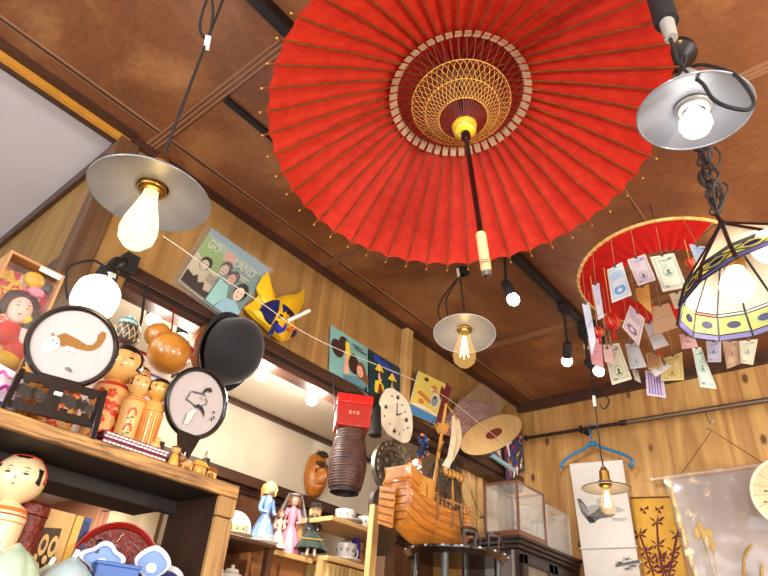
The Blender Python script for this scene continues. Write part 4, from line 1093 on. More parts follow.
# blue jasperware
M_jas = mat('pale blue jasper stoneware', (120, 150, 206), .6); M_jasw = mat('white jasper relief', (226, 228, 232), .6); M_jasd = mat('mid blue stoneware', (58, 98, 168), .5); M_navy = mat('navy stoneware', (52, 62, 120), .55)
def dish(label, c, n, outline, mt, rimw, name='jasperware_dish', up_=None):
    """shallow dish from a closed outline in metres"""
    c = Vector(c); n = Vector(n).normalized(); u_ = V(0, 0, 1).cross(n).normalized(); w_ = n.cross(u_)
    t = thing(name, label, 'dish', (c.x, c.y, SL), 'blue stoneware dishes')
    P_ = lambda x, y, h: c + u_ * x + w_ * y + n * h
    N = len(outline); b = MB()
    rings = [(0.0, 0.0), (.78, 0.0), (.86, .003), (1.0, .008), (1.0, .005), (.85, -.003), (0.0, -.004)]
    vs = []; fs = []
    for (f, h) in rings: vs += [P_(x * f, y * f, h) for x, y in outline]
    for i in range(len(rings) - 1):
        for k in range(N): fs.append((i * N + k, i * N + (k + 1) % N, (i + 1) * N + (k + 1) % N, (i + 1) * N + k))
    b.add(vs, fs, mt); b.build('body', t)
    b = MB(); vs = []; fs = []
    for (f, h) in ((.82, .0035), (.90, .0075), (1.0, .0105), (1.02, .0085)): vs += [P_(x * f, y * f, h) for x, y in outline]
    for i in range(3):
        for k in range(N): fs.append((i * N + k, i * N + (k + 1) % N, (i + 1) * N + (k + 1) % N, (i + 1) * N + k))
    b.add(vs, fs, M_jasw); b.build('white_border', t)
    b = MB(); b.lathe([(.0, .0055), (.007, .0045), (.009, .001)], M_jasw, P_(0, -.006, 0), n, 18); b.build('relief', t)
    return t
def heartcloud(s): return [(s * (1.0 + .16 * math.cos(4 * a)) * math.cos(a), s * .75 * (1 + .16 * math.cos(4 * a)) * math.sin(a)) for a in [2 * PI * i / 48 for i in range(48)]]
def diamond(s): return [(s * math.copysign(abs(math.cos(a)) ** 1.3, math.cos(a)), s * math.copysign(abs(math.sin(a)) ** 1.3, math.sin(a))) for a in [2 * PI * i / 48 for i in range(48)]]
def circ(s): return [(s * math.cos(2 * PI * i / 40), s * math.sin(2 * PI * i / 40)) for i in range(40)]
fc = V(.86, -.42, .30)
dish('pale blue scalloped dish with white border before the red lacquer tray', W(102, 560, x=-1.02), fc, heartcloud(.030), M_jas, .8)
dish('pale blue diamond-shaped dish with white border right of the red tray', W(152, 565, x=-1.0), V(.80, -.45, .42), diamond(.029), M_jas, .8)
dish('round navy blue dish with white ring nearest the shelf side panel', W(164, 583, x=-1.0), V(.7, -.45, .75), circ(.030), M_navy, .8, 'navy_dish')
c = W(120, 572, x=-.99); t = thing('blue_box', 'mid blue stoneware box with white oval garland, front of the lower shelf', 'box', (c.x, c.y, SL))
zb = W(120, 567, x=-.99).z
b = MB(); b.box((c.x - .02, c.y, (SL + zb) / 2), (.055, .066, zb - SL), M_jasd, Euler((0, 0, -.25))); b.build('body', t, bevel=.002)
b = MB(); b.box((c.x - .02, c.y, zb + .002), (.058, .069, .006), M_jasd, Euler((0, 0, -.25))); b.build('lid', t, bevel=.0015)
b = MB(); fn = V(math.cos(-.25), math.sin(-.25), 0); cc = V(c.x - .02, c.y, SL + (zb - SL) * .45) + fn * .0285
for i in range(28):
    a = 2 * PI * i / 28; s_ = V(-fn.y, fn.x, 0); b.ell(cc + s_ * .024 * math.cos(a) + V(0, 0, .018 * math.sin(a)), .0026, M_jasw, 8)
b.build('garland', t)
c = W(97, 551, x=-1.035); t = thing('black_figurine', 'tiny black figurine in front of the red lacquer tray', 'figurine', (c.x, c.y, SL))
b = MB(); z0 = c.z - SL
b.lathe([(0, 0), (.012, 0), (.012, .004), (.006, .012), (.006, z0 - .012), (.009, z0 - .004), (.006, z0 + .006), (0, z0 + .008)], M_blk, (c.x, c.y, SL), n=16); b.build('body', t)
b = MB(); b.ell((c.x, c.y, c.z + .012), .006, M_blk, 12); b.tube([V(c.x, c.y, c.z + .008), V(c.x + .006, c.y + .012, c.z + .004)], [.003, .002], M_blk, 6); b.build('head', t)
c = W(86, 522, x=-1.10); t = thing('blue_card', 'small blue card standing behind the plaque', 'card', (c.x, c.y, SL))
q = [W(80, 516, x=-1.10), W(93, 518, x=-1.10)]
b = MB(); b.bb((-1.103, q[0].y, SL), (-1.10, q[1].y, q[0].z), mat('blue card', (52, 78, 150), .5)); b.bb((-1.0998, q[0].y + .003, SL + .02), (-1.0992, q[1].y - .003, q[0].z - .006), mat('darker blue print', (36, 52, 110), .5)); b.build('card_face', t)
# ------------------------------------------------------------------ things along the transom wall
PX_ = LW + .004
def leaning(label, name, cat, px4, x, mt, th=.002, group=None, edge=None):
    """flat sheet on the wall plane given its four corners in the photograph (tl, tr, br, bl)"""
    c = [W(px, py, x=x) for px, py in px4]
    m_ = sum(c, Vector()) / 4
    t = thing(name, label, cat, (x, m_.y, min(p.z for p in c)), group)
    b = MB(); pc = Pic(b, c[0], c[1], c[2], c[3], mt, th, edge)
    return t, b, pc
# magazine in a clear sleeve
P = lambda n, rgb, **k: mat(n, rgb, k.pop('rough', .5), **k)
c_mint = P('print mint', (176, 206, 190)); c_pblue = P('print pale blue', (150, 190, 208)); c_grn = P('print green', (150, 196, 120)); c_cream = P('print cream', (226, 218, 186)); c_teal = P('print teal', (116, 170, 168))
c_grey = P('print grey', (130, 132, 126)); c_hair = P('print dark hair', (66, 58, 56)); c_face = P('print face', (226, 204, 186)); c_facep = P('print rosy face', (222, 186, 170)); c_pink = P('print pink', (226, 182, 162)); c_white = P('print white', (236, 236, 228))
t, b, pc = leaning('magazine with three faces and pale blue title in a clear sleeve behind the lintel', 'magazine', 'magazine', [(212, 228), (271, 270), (231, 322), (178, 281)], LW + .012, c_mint, .003)
pc.poly([(0, 0), (1, 0), (1, .16), (0, .10)], c_pblue); pc.poly([(0, .12), (.42, .30), (.40, .64), (0, .44)], c_grn); pc.poly([(0, .46), (.46, .62), (.44, 1), (0, 1)], c_cream)
pc.poly([(.42, .26), (1, .18), (1, 1), (.46, 1)], c_teal); pc.poly([(.34, .16), (.50, .17), (.50, .34), (.34, .32)], c_pink)
pc.text('GO', .06, .30, .20, c_white, .62); pc.text('LAND', .50, .31, .20, c_white, .66); pc.rect(.56, .36, .84, .385, c_cream); pc.rect(.60, .41, .80, .43, c_cream)
for u, v, fm, s in ((.46, .44, c_face, 1), (.62, .50, c_facep, 1), (.83, .62, c_face, 1.25)):
    pc.oval(u, v - .02, .085 * s, .12 * s, c_hair); pc.oval(u - .01, v + .02, .06 * s, .088 * s, fm)
    for sg in (-1, 1): pc.oval(u - .01 + sg * .025 * s, v + .005, .010, .008, c_hair)
    pc.oval(u - .01, v + .06 * s, .018, .008, P('print red', (190, 70, 64)))
pc.poly([(.70, .80), (.84, .76), (1, .84), (1, 1), (.62, 1)], c_pblue); pc.poly([(.46, .62), (.62, .64), (.70, .80), (.60, 1), (.46, 1)], P('print pale teal', (150, 200, 196)))
pc.oval(.18, .56, .085, .10, c_hair); pc.oval(.17, .60, .06, .08, P('print grey face', (190, 184, 166)))
for sg in (-1, 1): pc.oval(.17 + sg * .025, .585, .012, .009, c_hair)
pc.poly([(.0, .80), (.12, .84), (.16, .78), (.22, .88), (.30, .82), (.34, .92), (.44, .90), (.44, 1), (0, 1)], c_hair)
for k in range(4): pc.rect(.28, .66 + .035 * k, .42, .675 + .035 * k, c_grey)
b.build('cover', t)
M_slv = film('clear sleeve', (226, 218, 222), .07, .12, .3)
b = MB(); c = [W(px, py, x=LW + .020) for px, py in ((207, 224), (275, 270), (233, 326), (170, 283))]; b.poly([c[3], c[2], c[1], c[0]], .0004, M_slv, nrm=V(1, 0, 0)); b.build('clear_sleeve', t)
# yellow mask with horns
M_mask = mat('yellow papier mache', (236, 190, 32), .4, coat=.2, var=.05); M_mblue = mat('deep blue paint', (28, 34, 92), .4); M_mor = mat('orange paint spot', (214, 110, 36), .45)
c = W(281, 318, x=LW + .02); t = thing('yellow_mask', 'yellow horned mask with blue cap and white stick, left of the teal record sleeve', 'mask', (c.x, c.y, W(281, 341, x=LW).z))
def mpt(px, py, lift=0): return W(px, py, x=LW + .026 + lift)
out = [(243, 308), (252, 302), (258, 296), (256, 288), (262, 277), (268, 271), (272, 285), (277, 298), (285, 295), (296, 294), (303, 290), (305, 288), (304, 302), (299, 312), (294, 322), (296, 332), (291, 339), (281, 342), (272, 336), (262, 326), (252, 318)]
b = MB(); cen = mpt(279, 316, .030); n = len(out)
ring0 = [mpt(*p) for p in out]; vs = list(ring0)
for f, l in ((.78, .020), (.5, .030), (.2, .034)): vs += [mpt(279 + (x - 279) * f, 316 + (y - 316) * f, l) for x, y in out]
vs.append(mpt(279, 316, .035))
fs = [(j * n + i, j * n + (i + 1) % n, (j + 1) * n + (i + 1) % n, (j + 1) * n + i) for j in range(3) for i in range(n)] + [(3 * n + i, 3 * n + (i + 1) % n, 4 * n) for i in range(n)] + [tuple(reversed(range(n)))]
b.add(vs, fs, M_mask); b.build('mask_shell', t)
def mface(mb, pts, mt, l=.036): mb.poly([mpt(x, y, l) for x, y in pts], .010, mt, nrm=V(1, 0, 0))
b = MB(); mface(b, [(261, 309), (265, 303), (273, 300), (280, 300), (279, 310), (272, 324), (268, 320)], M_mblue); b.build('cap', t)
b = MB(); mface(b, [(284, 304), (288, 307), (293, 312), (296, 318), (292, 316), (287, 311), (283, 313)], M_mblue); mface(b, [(277, 323), (280, 325), (283, 329), (286, 324), (288, 323), (285, 331), (280, 333), (277, 329)], mat('bright blue paint', (40, 50, 170), .4), .037)
mface(b, [(270, 334), (276, 320), (279, 322), (272, 336)], M_mblue); mface(b, [(288, 328), (294, 326), (295, 330), (290, 331)], M_mor); mface(b, [(292, 337), (296, 329), (297, 333), (294, 337)], M_mblue)
mface(b, ov(2.2, 2.2, 10, 281, 316), M_kblk, .038); mface(b, ov(2.0, 2.2, 10, 290, 312), M_kblk, .038); b.build('face_paint', t)
b = MB(); b.tube([W(288, 321, x=LW + .068), W(309, 311, x=LW + .112)], [.0065, .0062], M_wplast, 12); b.ell(W(309, 311, x=LW + .112), .0064, M_wplast, 12); b.build('stick', t)
# record sleeves
c_teal2 = P('sleeve teal', (124, 178, 178)); c_brn = P('print dark brown', (58, 36, 34)); c_yel = P('print yellow', (226, 200, 60)); c_auburn = P('print auburn hair', (120, 72, 44)); c_skin = P('print skin', (226, 178, 150)); c_bluegrey = P('print blue grey dress', (92, 136, 150))
t, b, pc = leaning('teal record sleeve with a dark-flower lady, first of the two on the lintel', 'record_sleeve', 'record sleeve', [(331, 325), (367.5, 348), (368, 392), (329.5, 371)], LW + .010, c_teal2, .004, 'record sleeves on the lintel')
for u, v, ru, rv, a in ((.18, .42, .16, .19, -.3), (.34, .24, .13, .16, .2), (.62, .58, .15, .20, .1), (.60, .44, .10, .10, 0)): pc.oval(u, v, ru, rv, c_brn, a=a)
pc.poly([(.38, .16), (.48, .16), (.52, .40), (.46, .56), (.38, .44)], c_yel)
pc.poly([(.36, .56), (.44, .52), (.48, .72), (.46, .92), (.34, .92)], c_skin); pc.oval(.40, .54, .05, .07, c_skin)
pc.oval(.80, .64, .14, .20, c_auburn); pc.oval(.90, .76, .10, .14, c_auburn); pc.oval(.76, .66, .085, .13, c_skin)
for sg in (-1, 1): pc.oval(.755 + sg * .035, .63, .016, .012, c_brn)
pc.oval(.75, .73, .03, .014, P('print red', (190, 70, 64)))
pc.poly([(.34, .90), (.46, .88), (.66, .82), (.88, .84), (.98, .95), (.98, 1), (.34, 1)], c_bluegrey)
pc.rect(.56, .14, .84, .165, c_hair); pc.rect(.60, .20, .92, .225, c_hair)
b.build('sleeve', t)
c_navy = P('sleeve dark blue', (22, 52, 62)); c_royal = P('print royal blue', (38, 60, 160)); c_dkred = P('print dark red', (130, 44, 32)); c_dgrn = P('print dark green', (24, 74, 62))
t, b, pc = leaning('dark blue record sleeve with two yellow-clad figures beside the transom post', 'record_sleeve', 'record sleeve', [(369, 349), (400, 368), (400, 409), (369, 393)], LW + .010, c_navy, .004, 'record sleeves on the lintel')
for k, (u, v) in enumerate(((.1, .3), (.5, .22), (.8, .5), (.2, .8), (.55, .65), (.9, .8), (.35, .5))): pc.oval(u, v, .12, .08, c_dgrn, a=k)
pc.poly([(.1, .10), (.3, .02), (.35, .12), (.55, .10), (.7, .2), (.9, .22), (.9, .30), (.6, .26), (.4, .22), (.15, .22)], c_royal)
for u, v in ((.30, .46), (.70, .52)):
    pc.poly([(u - .14, v - .06), (u, v - .26), (u + .15, v - .10), (u + .02, v - .06)], c_yel); pc.oval(u + .02, v + .06, .065, .10, c_skin); pc.oval(u + .06, v + .0, .05, .10, c_hair)
    pc.poly([(u - .16, v + .46), (u - .14, v + .20), (u, v + .14), (u + .14, v + .24), (u + .12, v + .46)], c_yel); pc.poly([(u - .02, v + .22), (u + .06, v + .22), (u + .10, v + .46), (u - .06, v + .46)], c_dkred)
b.build('sleeve', t)
# yellow picture book
c_lem = P('book yellow', (232, 214, 104)); c_sky = P('book blue', (70, 136, 196)); c_org = P('book orange', (206, 132, 70)); c_mar = P('book dark red', (120, 46, 50))
t, b, pc = leaning('yellow picture book with a blue lower edge, between post and pink swirl sleeve', 'picture_book', 'book', [(419, 371), (446, 384), (435, 424), (408, 412)], LW + .030, c_lem, .006, edge=c_white)
pc.poly([(0, .80), (1, .84), (1, 1), (0, 1)], c_sky); pc.poly([(0, .78), (.3, .80), (.6, .78), (1, .84), (1, .80), (.5, .72), (.2, .74)], c_white)
pc.poly([(.10, .50), (.20, .42), (.62, .54), (.72, .62), (.60, .62), (.30, .54)], c_org); pc.oval(.78, .50, .17, .17, c_white); pc.oval(.76, .52, .12, .13, P('book grey', (150, 160, 170))); pc.oval(.74, .44, .04, .05, c_hair)
pc.oval(.30, .12, .07, .05, c_hair); pc.poly([(.5, .22), (.66, .16), (.78, .30), (.60, .34)], c_org); pc.oval(.55, .3, .05, .04, c_white); pc.poly([(.84, .1), (.98, .16), (.96, .44), (.86, .34)], c_mar)
pc.oval(.3, .66, .10, .05, c_org); b.build('cover', t)
b = MB(); c = [W(px, py, x=LW + .034) for px, py in ((447, 383), (452, 388), (440, 424), (436, 424))]; b.poly([c[3], c[2], c[1], c[0]], .03, c_mar, nrm=V(1, 0, 0)); b.build('spine', t)
# pink swirl record in a clear sleeve
c_mauve = P('print mauve', (160, 104, 104)); c_mauvel = P('print pale mauve', (208, 168, 160))
t, b, pc = leaning('mauve swirl-patterned sleeve in clear plastic leaning on the lintel', 'patterned_sleeve', 'record sleeve', [(461, 397), (498, 406), (478, 442), (440, 434)], LW + .045, c_mauve, .003)
for u, v, s in ((.2, .3, .16), (.55, .25, .2), (.82, .5, .16), (.35, .68, .2), (.7, .8, .14), (.1, .75, .1)):
    for q in (1, .66, .33):
        pts = [(u + s * q * math.cos(a), v + s * q * math.sin(a)) for a in [2 * PI * i / 16 for i in range(15)]]; pc.line(pts, .022, c_mauvel, 2)
b.build('print', t)
b = MB(); c = [W(px, py, x=LW + .055) for px, py in ((482, 382), (507, 402), (480, 440), (470, 450), (440, 420))]; b.poly(list(reversed(c)), .0004, film('clear sleeve strong', (214, 206, 198), .12, .15, .3), nrm=V(1, 0, 0)); b.build('clear_sleeve', t)
# beige record sleeve disc
M_kraft = mat('aged beige card', (206, 172, 116), .6, var=.08, vs=20)
t, b, pc = leaning('round beige card disc with dark red centre above the lintel end', 'card_disc', 'disc', [(466, 440), (484, 414), (520, 422), (500, 450)], LW + .060, None, .003)
c0 = W(494, 433.5, x=LW + .06); e1 = W(519, 418, x=LW + .06) - c0; e2 = W(480, 422, x=LW + .06) - c0
outl = [c0 + e1 * math.cos(a) + e2 * math.sin(a) for a in [2 * PI * i / 40 for i in range(40)]]
if (outl[10] - c0).cross(outl[0] - c0).x > 0: outl.reverse()
b.poly(outl, .003, M_kraft, nrm=V(1, 0, 0)); b.build('card', t)
b = MB(); c1 = c0 + V(.001, 0, 0); b.face([c1 + e1 * .27 * math.cos(a) + e2 * .27 * math.sin(a) for a in [2 * PI * i / 28 for i in range(28)]], mat('dark red label', (116, 48, 40), .5)); b.face([c1 + V(.0005, 0, 0) + e1 * .03 * math.cos(a) + e2 * .03 * math.sin(a) for a in [2 * PI * i / 12 for i in range(12)]], M_kblk); b.build('label_spot', t)
# colourful print in the corner and blue bundle
t, b, pc = leaning('busy red and black print standing in the corner at the lintel end', 'colour_print', 'print', [(503, 430), (521, 424), (525, 470), (507, 482)], LW + .03, P('print dark violet', (74, 48, 70)), .004)
rnd = random.Random(5); cols = [P('print scarlet', (196, 52, 48)), c_yel, c_white, c_royal, P('print lilac', (176, 120, 160)), P('print green spot', (60, 120, 70)), c_hair]
for k in range(60): pc.oval(rnd.uniform(.08, .92), rnd.uniform(.05, .95), rnd.uniform(.05, .12), rnd.uniform(.02, .05), rnd.choice(cols), 8, rnd.uniform(0, 3), k=1 + k % 6)
b.build('print_face', t)
t, b, pc = leaning('bright comic print of small figures behind the beige card disc', 'comic_print', 'print', [(492, 440), (506, 430), (509, 468), (493, 459.7)], LW + .006, P('print mid green', (84, 120, 70)), .003)
for k in range(26): pc.oval(rnd.uniform(.1, .9), rnd.uniform(.08, .92), rnd.uniform(.08, .16), rnd.uniform(.05, .10), rnd.choice(cols), 8, rnd.uniform(0, 3), k=1 + k % 6)
b.build('print_face', t)
a_ = W(491, 455, x=LW + .03); b_ = W(513, 470, x=LW + .03); t = thing('blue_roll', 'pale blue paper roll lying along the lintel end', 'paper roll', (a_ + b_) / 2)
b = MB(); b.tube([a_, b_], .011, mat('pale blue paper', (136, 178, 190), .55), 16); b.build('roll', t)
b = MB(); b.tube([a_.lerp(b_, -.02), a_.lerp(b_, 1.02)], .006, mat('darker blue paper', (70, 110, 130), .6), 12); b.build('core', t)
# thin white string sagging along the lintel
pts = [(163, 236), (185, 251), (215, 273), (260, 302), (300, 330), (340, 350), (380, 366), (420, 383), (450, 400), (480, 424), (505, 444)]
b = MB(); b.tube(smooth([W(px, py, x=LW + .10 - .03 * (i in (0, 10))) for i, (px, py) in enumerate(pts)], 4), .0011, mat('white string', (232, 222, 206), .6), 5)
tag(b.build('string'), 'thin white string stretched in front of the transom wall prints', 'string')
# cloud shaped paper clock
c = W(398, 415, x=LW + .035); t = thing('paper_clock', 'off-white wavy-edged paper clock with black marks hanging below the two record sleeves', 'clock', c)
M_washi = mat('speckled washi paper', (232, 226, 206), .7, rgb2=(214, 206, 184), vs=120, lo=.55, hi=.7)
rim = [(386, 389), (391, 388), (397, 391), (403, 396), (408, 402), (411, 410), (412.5, 420), (412.5, 430), (410, 440), (404, 443), (398, 440), (390, 435), (384, 428), (381, 420), (380, 408), (381, 398)]
b = MB(); pts = smooth([W(x, y, x=LW + .035) for x, y in rim + rim[:1]], 3)[:-1]; b.poly(list(reversed(pts)), .006, M_washi, nrm=V(1, 0, 0)); b.build('dial', t)
b = MB()
def clk(x, y, l=.0366): return W(x, y, x=LW + l)
for (x, y) in ((398, 397.5), (406.5, 420), (394.5, 431), (386, 407)):
    for k in range(5):
        a = 2 * PI * k / 5; b.face([clk(x, y), clk(x + 1.2 * math.cos(a), y + 2 * math.sin(a)), clk(x + 2.0 * math.cos(a + .5), y + 3.0 * math.sin(a + .5)), clk(x + 1.0 * math.cos(a + 1.1), y + 1.6 * math.sin(a + 1.1))], M_kblk)
for (x, y) in ((402, 405), (405, 412), (404, 430), (399.5, 434), (390, 424), (384.5, 416), (392, 396), (408, 428)): b.face([clk(x + .8 * math.cos(a), y + 1.1 * math.sin(a)) for a in [0, 1.2, 2.5, 3.7, 5]], M_kblk)
b.build('marks', t)
b = MB(); o = clk(397, 415, .039); b.bar(o, clk(397.5, 403, .039), .003, .0012, M_kblk, up=V(1, 0, 0)); b.bar(o, clk(401.5, 413.5, .039), .0035, .0012, M_kblk, up=V(1, 0, 0)); b.tube([o, o + V(.004, 0, 0)], .003, M_kblk, 12); b.build('hands', t)
b = MB(); b.tube([W(392, 389, x=LW + .033), W(392, 381, x=LW + .02), W(392, 379, x=LW + .002)], .001, M_steel, 5); b.build('hanging_wire', t)
# red topped wicker basket hanging from the lintel
XB = LW + .075
cb = W(352.5, 417, x=XB); t = thing('hanging_basket', 'dark brown wicker basket topped by a red box, hanging from the lintel', 'basket', (XB, cb.y, W(350, 493, x=XB).z))
M_rbox = mat('red lacquered box', (176, 40, 28), .35, coat=.3, var=.06); M_rboxl = mat('bright red lid', (206, 34, 26), .3, coat=.3); M_wick = wood('dark wicker', (58, 34, 28), (98, 62, 48), 'X', 40, 40, .5)
s_ = 604 / (cb - EYE).length; hw = 19.0 / s_; zt_, zm, zb = W(353, 402, x=XB).z, W(353, 408, x=XB).z, W(353, 432, x=XB).z
rot = Euler((0, 0, -.72))
b = MB(); b.box((XB, cb.y, (zm + zb) / 2), (hw * 1.5, hw * 1.75, zm - zb), M_rbox, rot); b.build('box', t, bevel=.004)
b = MB(); b.box((XB, cb.y, (zm + zt_) / 2 + .004), (hw * 1.58, hw * 1.83, zt_ - zm + .012), M_rboxl, rot); b.build('lid', t, bevel=.004)
b = MB(); Rm = rot.to_matrix(); fx = V(XB, cb.y, (zm + zb) / 2) + Rm @ V(hw * .752, 0, .006)
for k in range(3): b.box(fx + Rm @ V(0, -.012 + .012 * k, 0), (.001, .008, .012 - .004 * (k == 1)), mat('pale red lettering', (226, 130, 110), .5), rot)
b.build('marking', t)
zbb = W(350, 494, x=XB).z; Hb = zb - zbb
b = MB(); prof = []
for i in range(31):
    f = i / 30; r = hw * (.72 + .19 * math.sin(PI * min(1, f * 1.15)) - .02 * f) * (1 if f > .06 else .8 + 3.2 * f); prof.append((r + (.0016 if i % 2 else 0), zbb + Hb * f))
b.lathe(prof, M_wick, (XB, cb.y, 0), n=48)
rr = random.Random(2)
for i in range(22):
    f = .06 + .92 * i / 22; r = hw * (.72 + .19 * math.sin(PI * min(1, f * 1.15)) - .02 * f) + .001
    b.tube([V(XB + r * math.cos(2 * PI * k / 48), cb.y + r * math.sin(2 * PI * k / 48), zbb + Hb * f + .0022 * math.sin(k * PI / 1.0 + i * PI)) for k in range(48)], .0022, M_wick, 5, closed=True)
b.build('basket_body', t)
b = MB(); b.lathe([(0, zbb + .012), (hw * .56, zbb + .012), (hw * .64, zbb - .002), (hw * .70, zbb - .004), (hw * .71, zbb + .006), (hw * .73, zbb + .02)], mat('dark wicker base', (40, 24, 20), .55), (XB, cb.y, 0), n=40); b.build('base_ring', t)
for sg in (-1, 1):
    b = MB(); e = V(XB, cb.y, zm) + Rm @ V(0, sg * hw * .95, -.006); topp = V(LW + .010, cb.y + sg * .05, 2.34)
    b.torus(e, .008, .0022, M_steel, Rm @ V(0, 1, 0), 16, 6); b.tube(smooth([e + V(0, 0, .006), e + V(-.01, sg * .004, .05), topp]), .0016, M_steel, 6); b.box(e, (.016, .006, .022), M_steel, rot); b.build('hanging_wire', t)
b = MB(); b.tube(smooth([V(XB, cb.y - hw * .9, zm + .01), W(342, 396, x=XB), W(350, 392, x=XB), W(364, 397, x=XB), V(XB, cb.y + hw * .95, zm + .01)]), .0025, M_blkmat, 7); b.build('bail_handle', t)
b = MB(); zz = 2.33
for k in range(5): b.torus(V(LW + .03, cb.y + .10 + .004 * k, zz - .035 - .012 * k), .014, .0022, M_blkmat, (1, .3 * k, .1), 20, 6)
b.tube([V(LW + .025, cb.y + .102, 2.345), V(LW + .03, cb.y + .102, 2.30)], .003, M_blkmat, 6)
tag(b.build('black_chain'), 'bunch of black rings hanging on the lintel between red box and clock', 'chain')
# lantern-like black strap hanging beneath
b = MB(); q = W(377, 412, x=LW + .025); b.lathe([(.004, .03), (.012, .02), (.018, -.04), (.022, -.085), (.012, -.09), (.003, -.09)], M_blkmat, q, n=18); tag(b.build('black_bell'), 'small black cast bell hanging between red box and paper clock', 'bell')

# ------------------------------------------------------------------ spots under the alcove ceiling
def alc_spot(label, px, py, d, e, body=M_wplast):
    base = W(px, py - 9, z=2.33); base.z = 2.318; tip = base + Vector(d) * .08
    t = thing('spotlight', label, 'spotlight', base, 'alcove spotlights'); dd = Vector(d).normalized()
    b = MB(); b.lathe([(.004, -.01), (.013, -.006), (.015, .004), (.016, .035)], body, base, dd, 20); b.tube([base, (base.x, base.y, 2.353)], .005, body, 8); b.build('lamp_head', t)
    b = MB(); b.lathe([(.014, .032), (.019, .044), (.018, .054), (.010, .060), (.0005, .062)], M_cold, base, dd, 20); b.build('bulb', t)
    spot('alcove_beam', base + dd * .075, base + dd * 2, e, COOL, 130); point('alcove_bulb', base + dd * .105, e * .30, NEUT, .03)
alc_spot('white alcove spotlight just below the black bowler hat', 264, 370, (.25, -.10, -1), 9)
alc_spot('white alcove spotlight left of the red-topped basket', 311, 394, (.2, .15, -1), 9)
alc_spot('black alcove spotlight above the gourd on the left', 153, 311, (.35, .25, -1), 4, M_blkmat)
alc_spot('black alcove spotlight right of the gourd cord', 184, 330, (.1, .1, -1), 3, M_blkmat)

# ------------------------------------------------------------------ carved mask on the alcove wall
xm = -1.852; c = W(314.5, 476, x=xm); s_ = 604 / (c - EYE).length
t = thing('wooden_mask', 'carved orange-brown wooden demon mask hanging on the cream alcove wall', 'mask', c)
M_mw = mat('carved orange wood', (176, 108, 36), .38, var=.22, vs=60, bump=.4, bs=60); M_mwd = mat('dark carved wood', (52, 36, 24), .5)
hy = 12.0 / s_ * 1.1; hz = 21 / s_
b = MB()
def mk(u, v):
    y = (u - .5) * 2; z = (v - .5) * 2; k = math.sqrt(max(0, 1 - z * z)); k = k ** .8
    Y = y * k * hy * (1.0 if z > 0 else 1 - .12 * z * z); h = .050 * math.sqrt(max(0, 1 - min(1, y * y))) * k
    h += .022 * math.exp(-((y / .18) ** 2 + ((z + .05) / .30) ** 2)); h += .012 * math.exp(-(((abs(y) - .35) / .25) ** 2 + ((z - .32) / .10) ** 2))
    h -= .016 * math.exp(-(((abs(y) - .38) / .18) ** 2 + ((z - .12) / .10) ** 2)); h += .012 * math.exp(-((y / .4) ** 2 + ((z + .55) / .09) ** 2)); h -= .010 * math.exp(-((y / .45) ** 2 + ((z + .42) / .04) ** 2))
    return V(xm + h, c.y + Y, c.z + z * hz)
b.grid(mk, 28, 36, M_mw); b.build('face', t)
for sg in (-1, 1):
    b = MB(); b.tube([mk(.5 + sg * .08, .66) + V(.004, 0, 0), mk(.5 + sg * .2, .69) + V(.006, 0, 0), mk(.5 + sg * .34, .74) + V(.004, 0, 0)], [.009, .013, .006], M_mwd, 8); b.build('brow', t)
    b = MB(); b.ell(mk(.5 + sg * .19, .56) + V(.002, 0, 0), (.007, .016, .011), M_mwd, 12); b.ell(mk(.5 + sg * .19, .56) + V(.007, 0, 0), (.003, .004, .004), mat('white eye', (226, 206, 170), .4), 8); b.build('eye', t)
b = MB(); b.tube([mk(.32, .28) + V(.002, 0, 0), mk(.5, .265) + V(.004, 0, 0), mk(.68, .28) + V(.002, 0, 0)], [.004, .006, .004], mat('mask red lip', (150, 50, 26), .4), 8); b.build('mouth', t)
b = MB(); b.lathe([(.030, .0), (.034, .008), (.020, .020), (0, .024)], M_mwd, c + V(.028, 0, hz * .84), (.3, 0, 1), 20, sq=(.6, 1.1))
b.build('topknot', t)
b = MB(); q = c + V(0, 0, hz * 1.08); b.torus(q + V(.003, 0, .006), .006, .0012, M_steel, (1, 0, 0), 14, 5); b.build('hanging_ring', t)

# ------------------------------------------------------------------ dolls and cups in the alcove
M_shfd = wood('brown side table', (66, 40, 26), (104, 66, 42), 'Y', 30, 3, .4)
def table_like(name, label, cat, px0, px1, py0, py1, x0, x1, th, legs, mt=M_shfd):
    """board seen edge-on: front edge runs from (px0,py0) to (px1,py1) at x = x1, back at x0"""
    a = W(px0, py0, x=x1); e = W(px1, py1, x=x1); z = (a.z + e.z) / 2
    t = thing(name, label, cat, ((x0 + x1) / 2, (a.y + e.y) / 2, 0))
    b = MB(); b.bb((x0, a.y, z - th), (x1, e.y, z), mt); b.build('top', t, bevel=.003)
    for y in (a.y + .015, e.y - .015):
        for x in ((x0 + .015, x1 - .015) if legs else ()):
            b = MB(); b.bb((x - .010, y - .010, 0), (x + .010, y + .010, z - th), mt); b.build('leg', t)
    return t, z, a.y, e.y
t1, Z1, ya1, yb1 = table_like('side_table', 'small brown side table with cups behind the display shelf', 'table', 224, 277, 528, 548, -1.72, -1.46, .014, True)
b = MB(); b.bb((-1.72, ya1 + .01, Z1 - .16), (-1.46, yb1 - .01, Z1 - .148), M_shfd); b.build('shelf', t1)
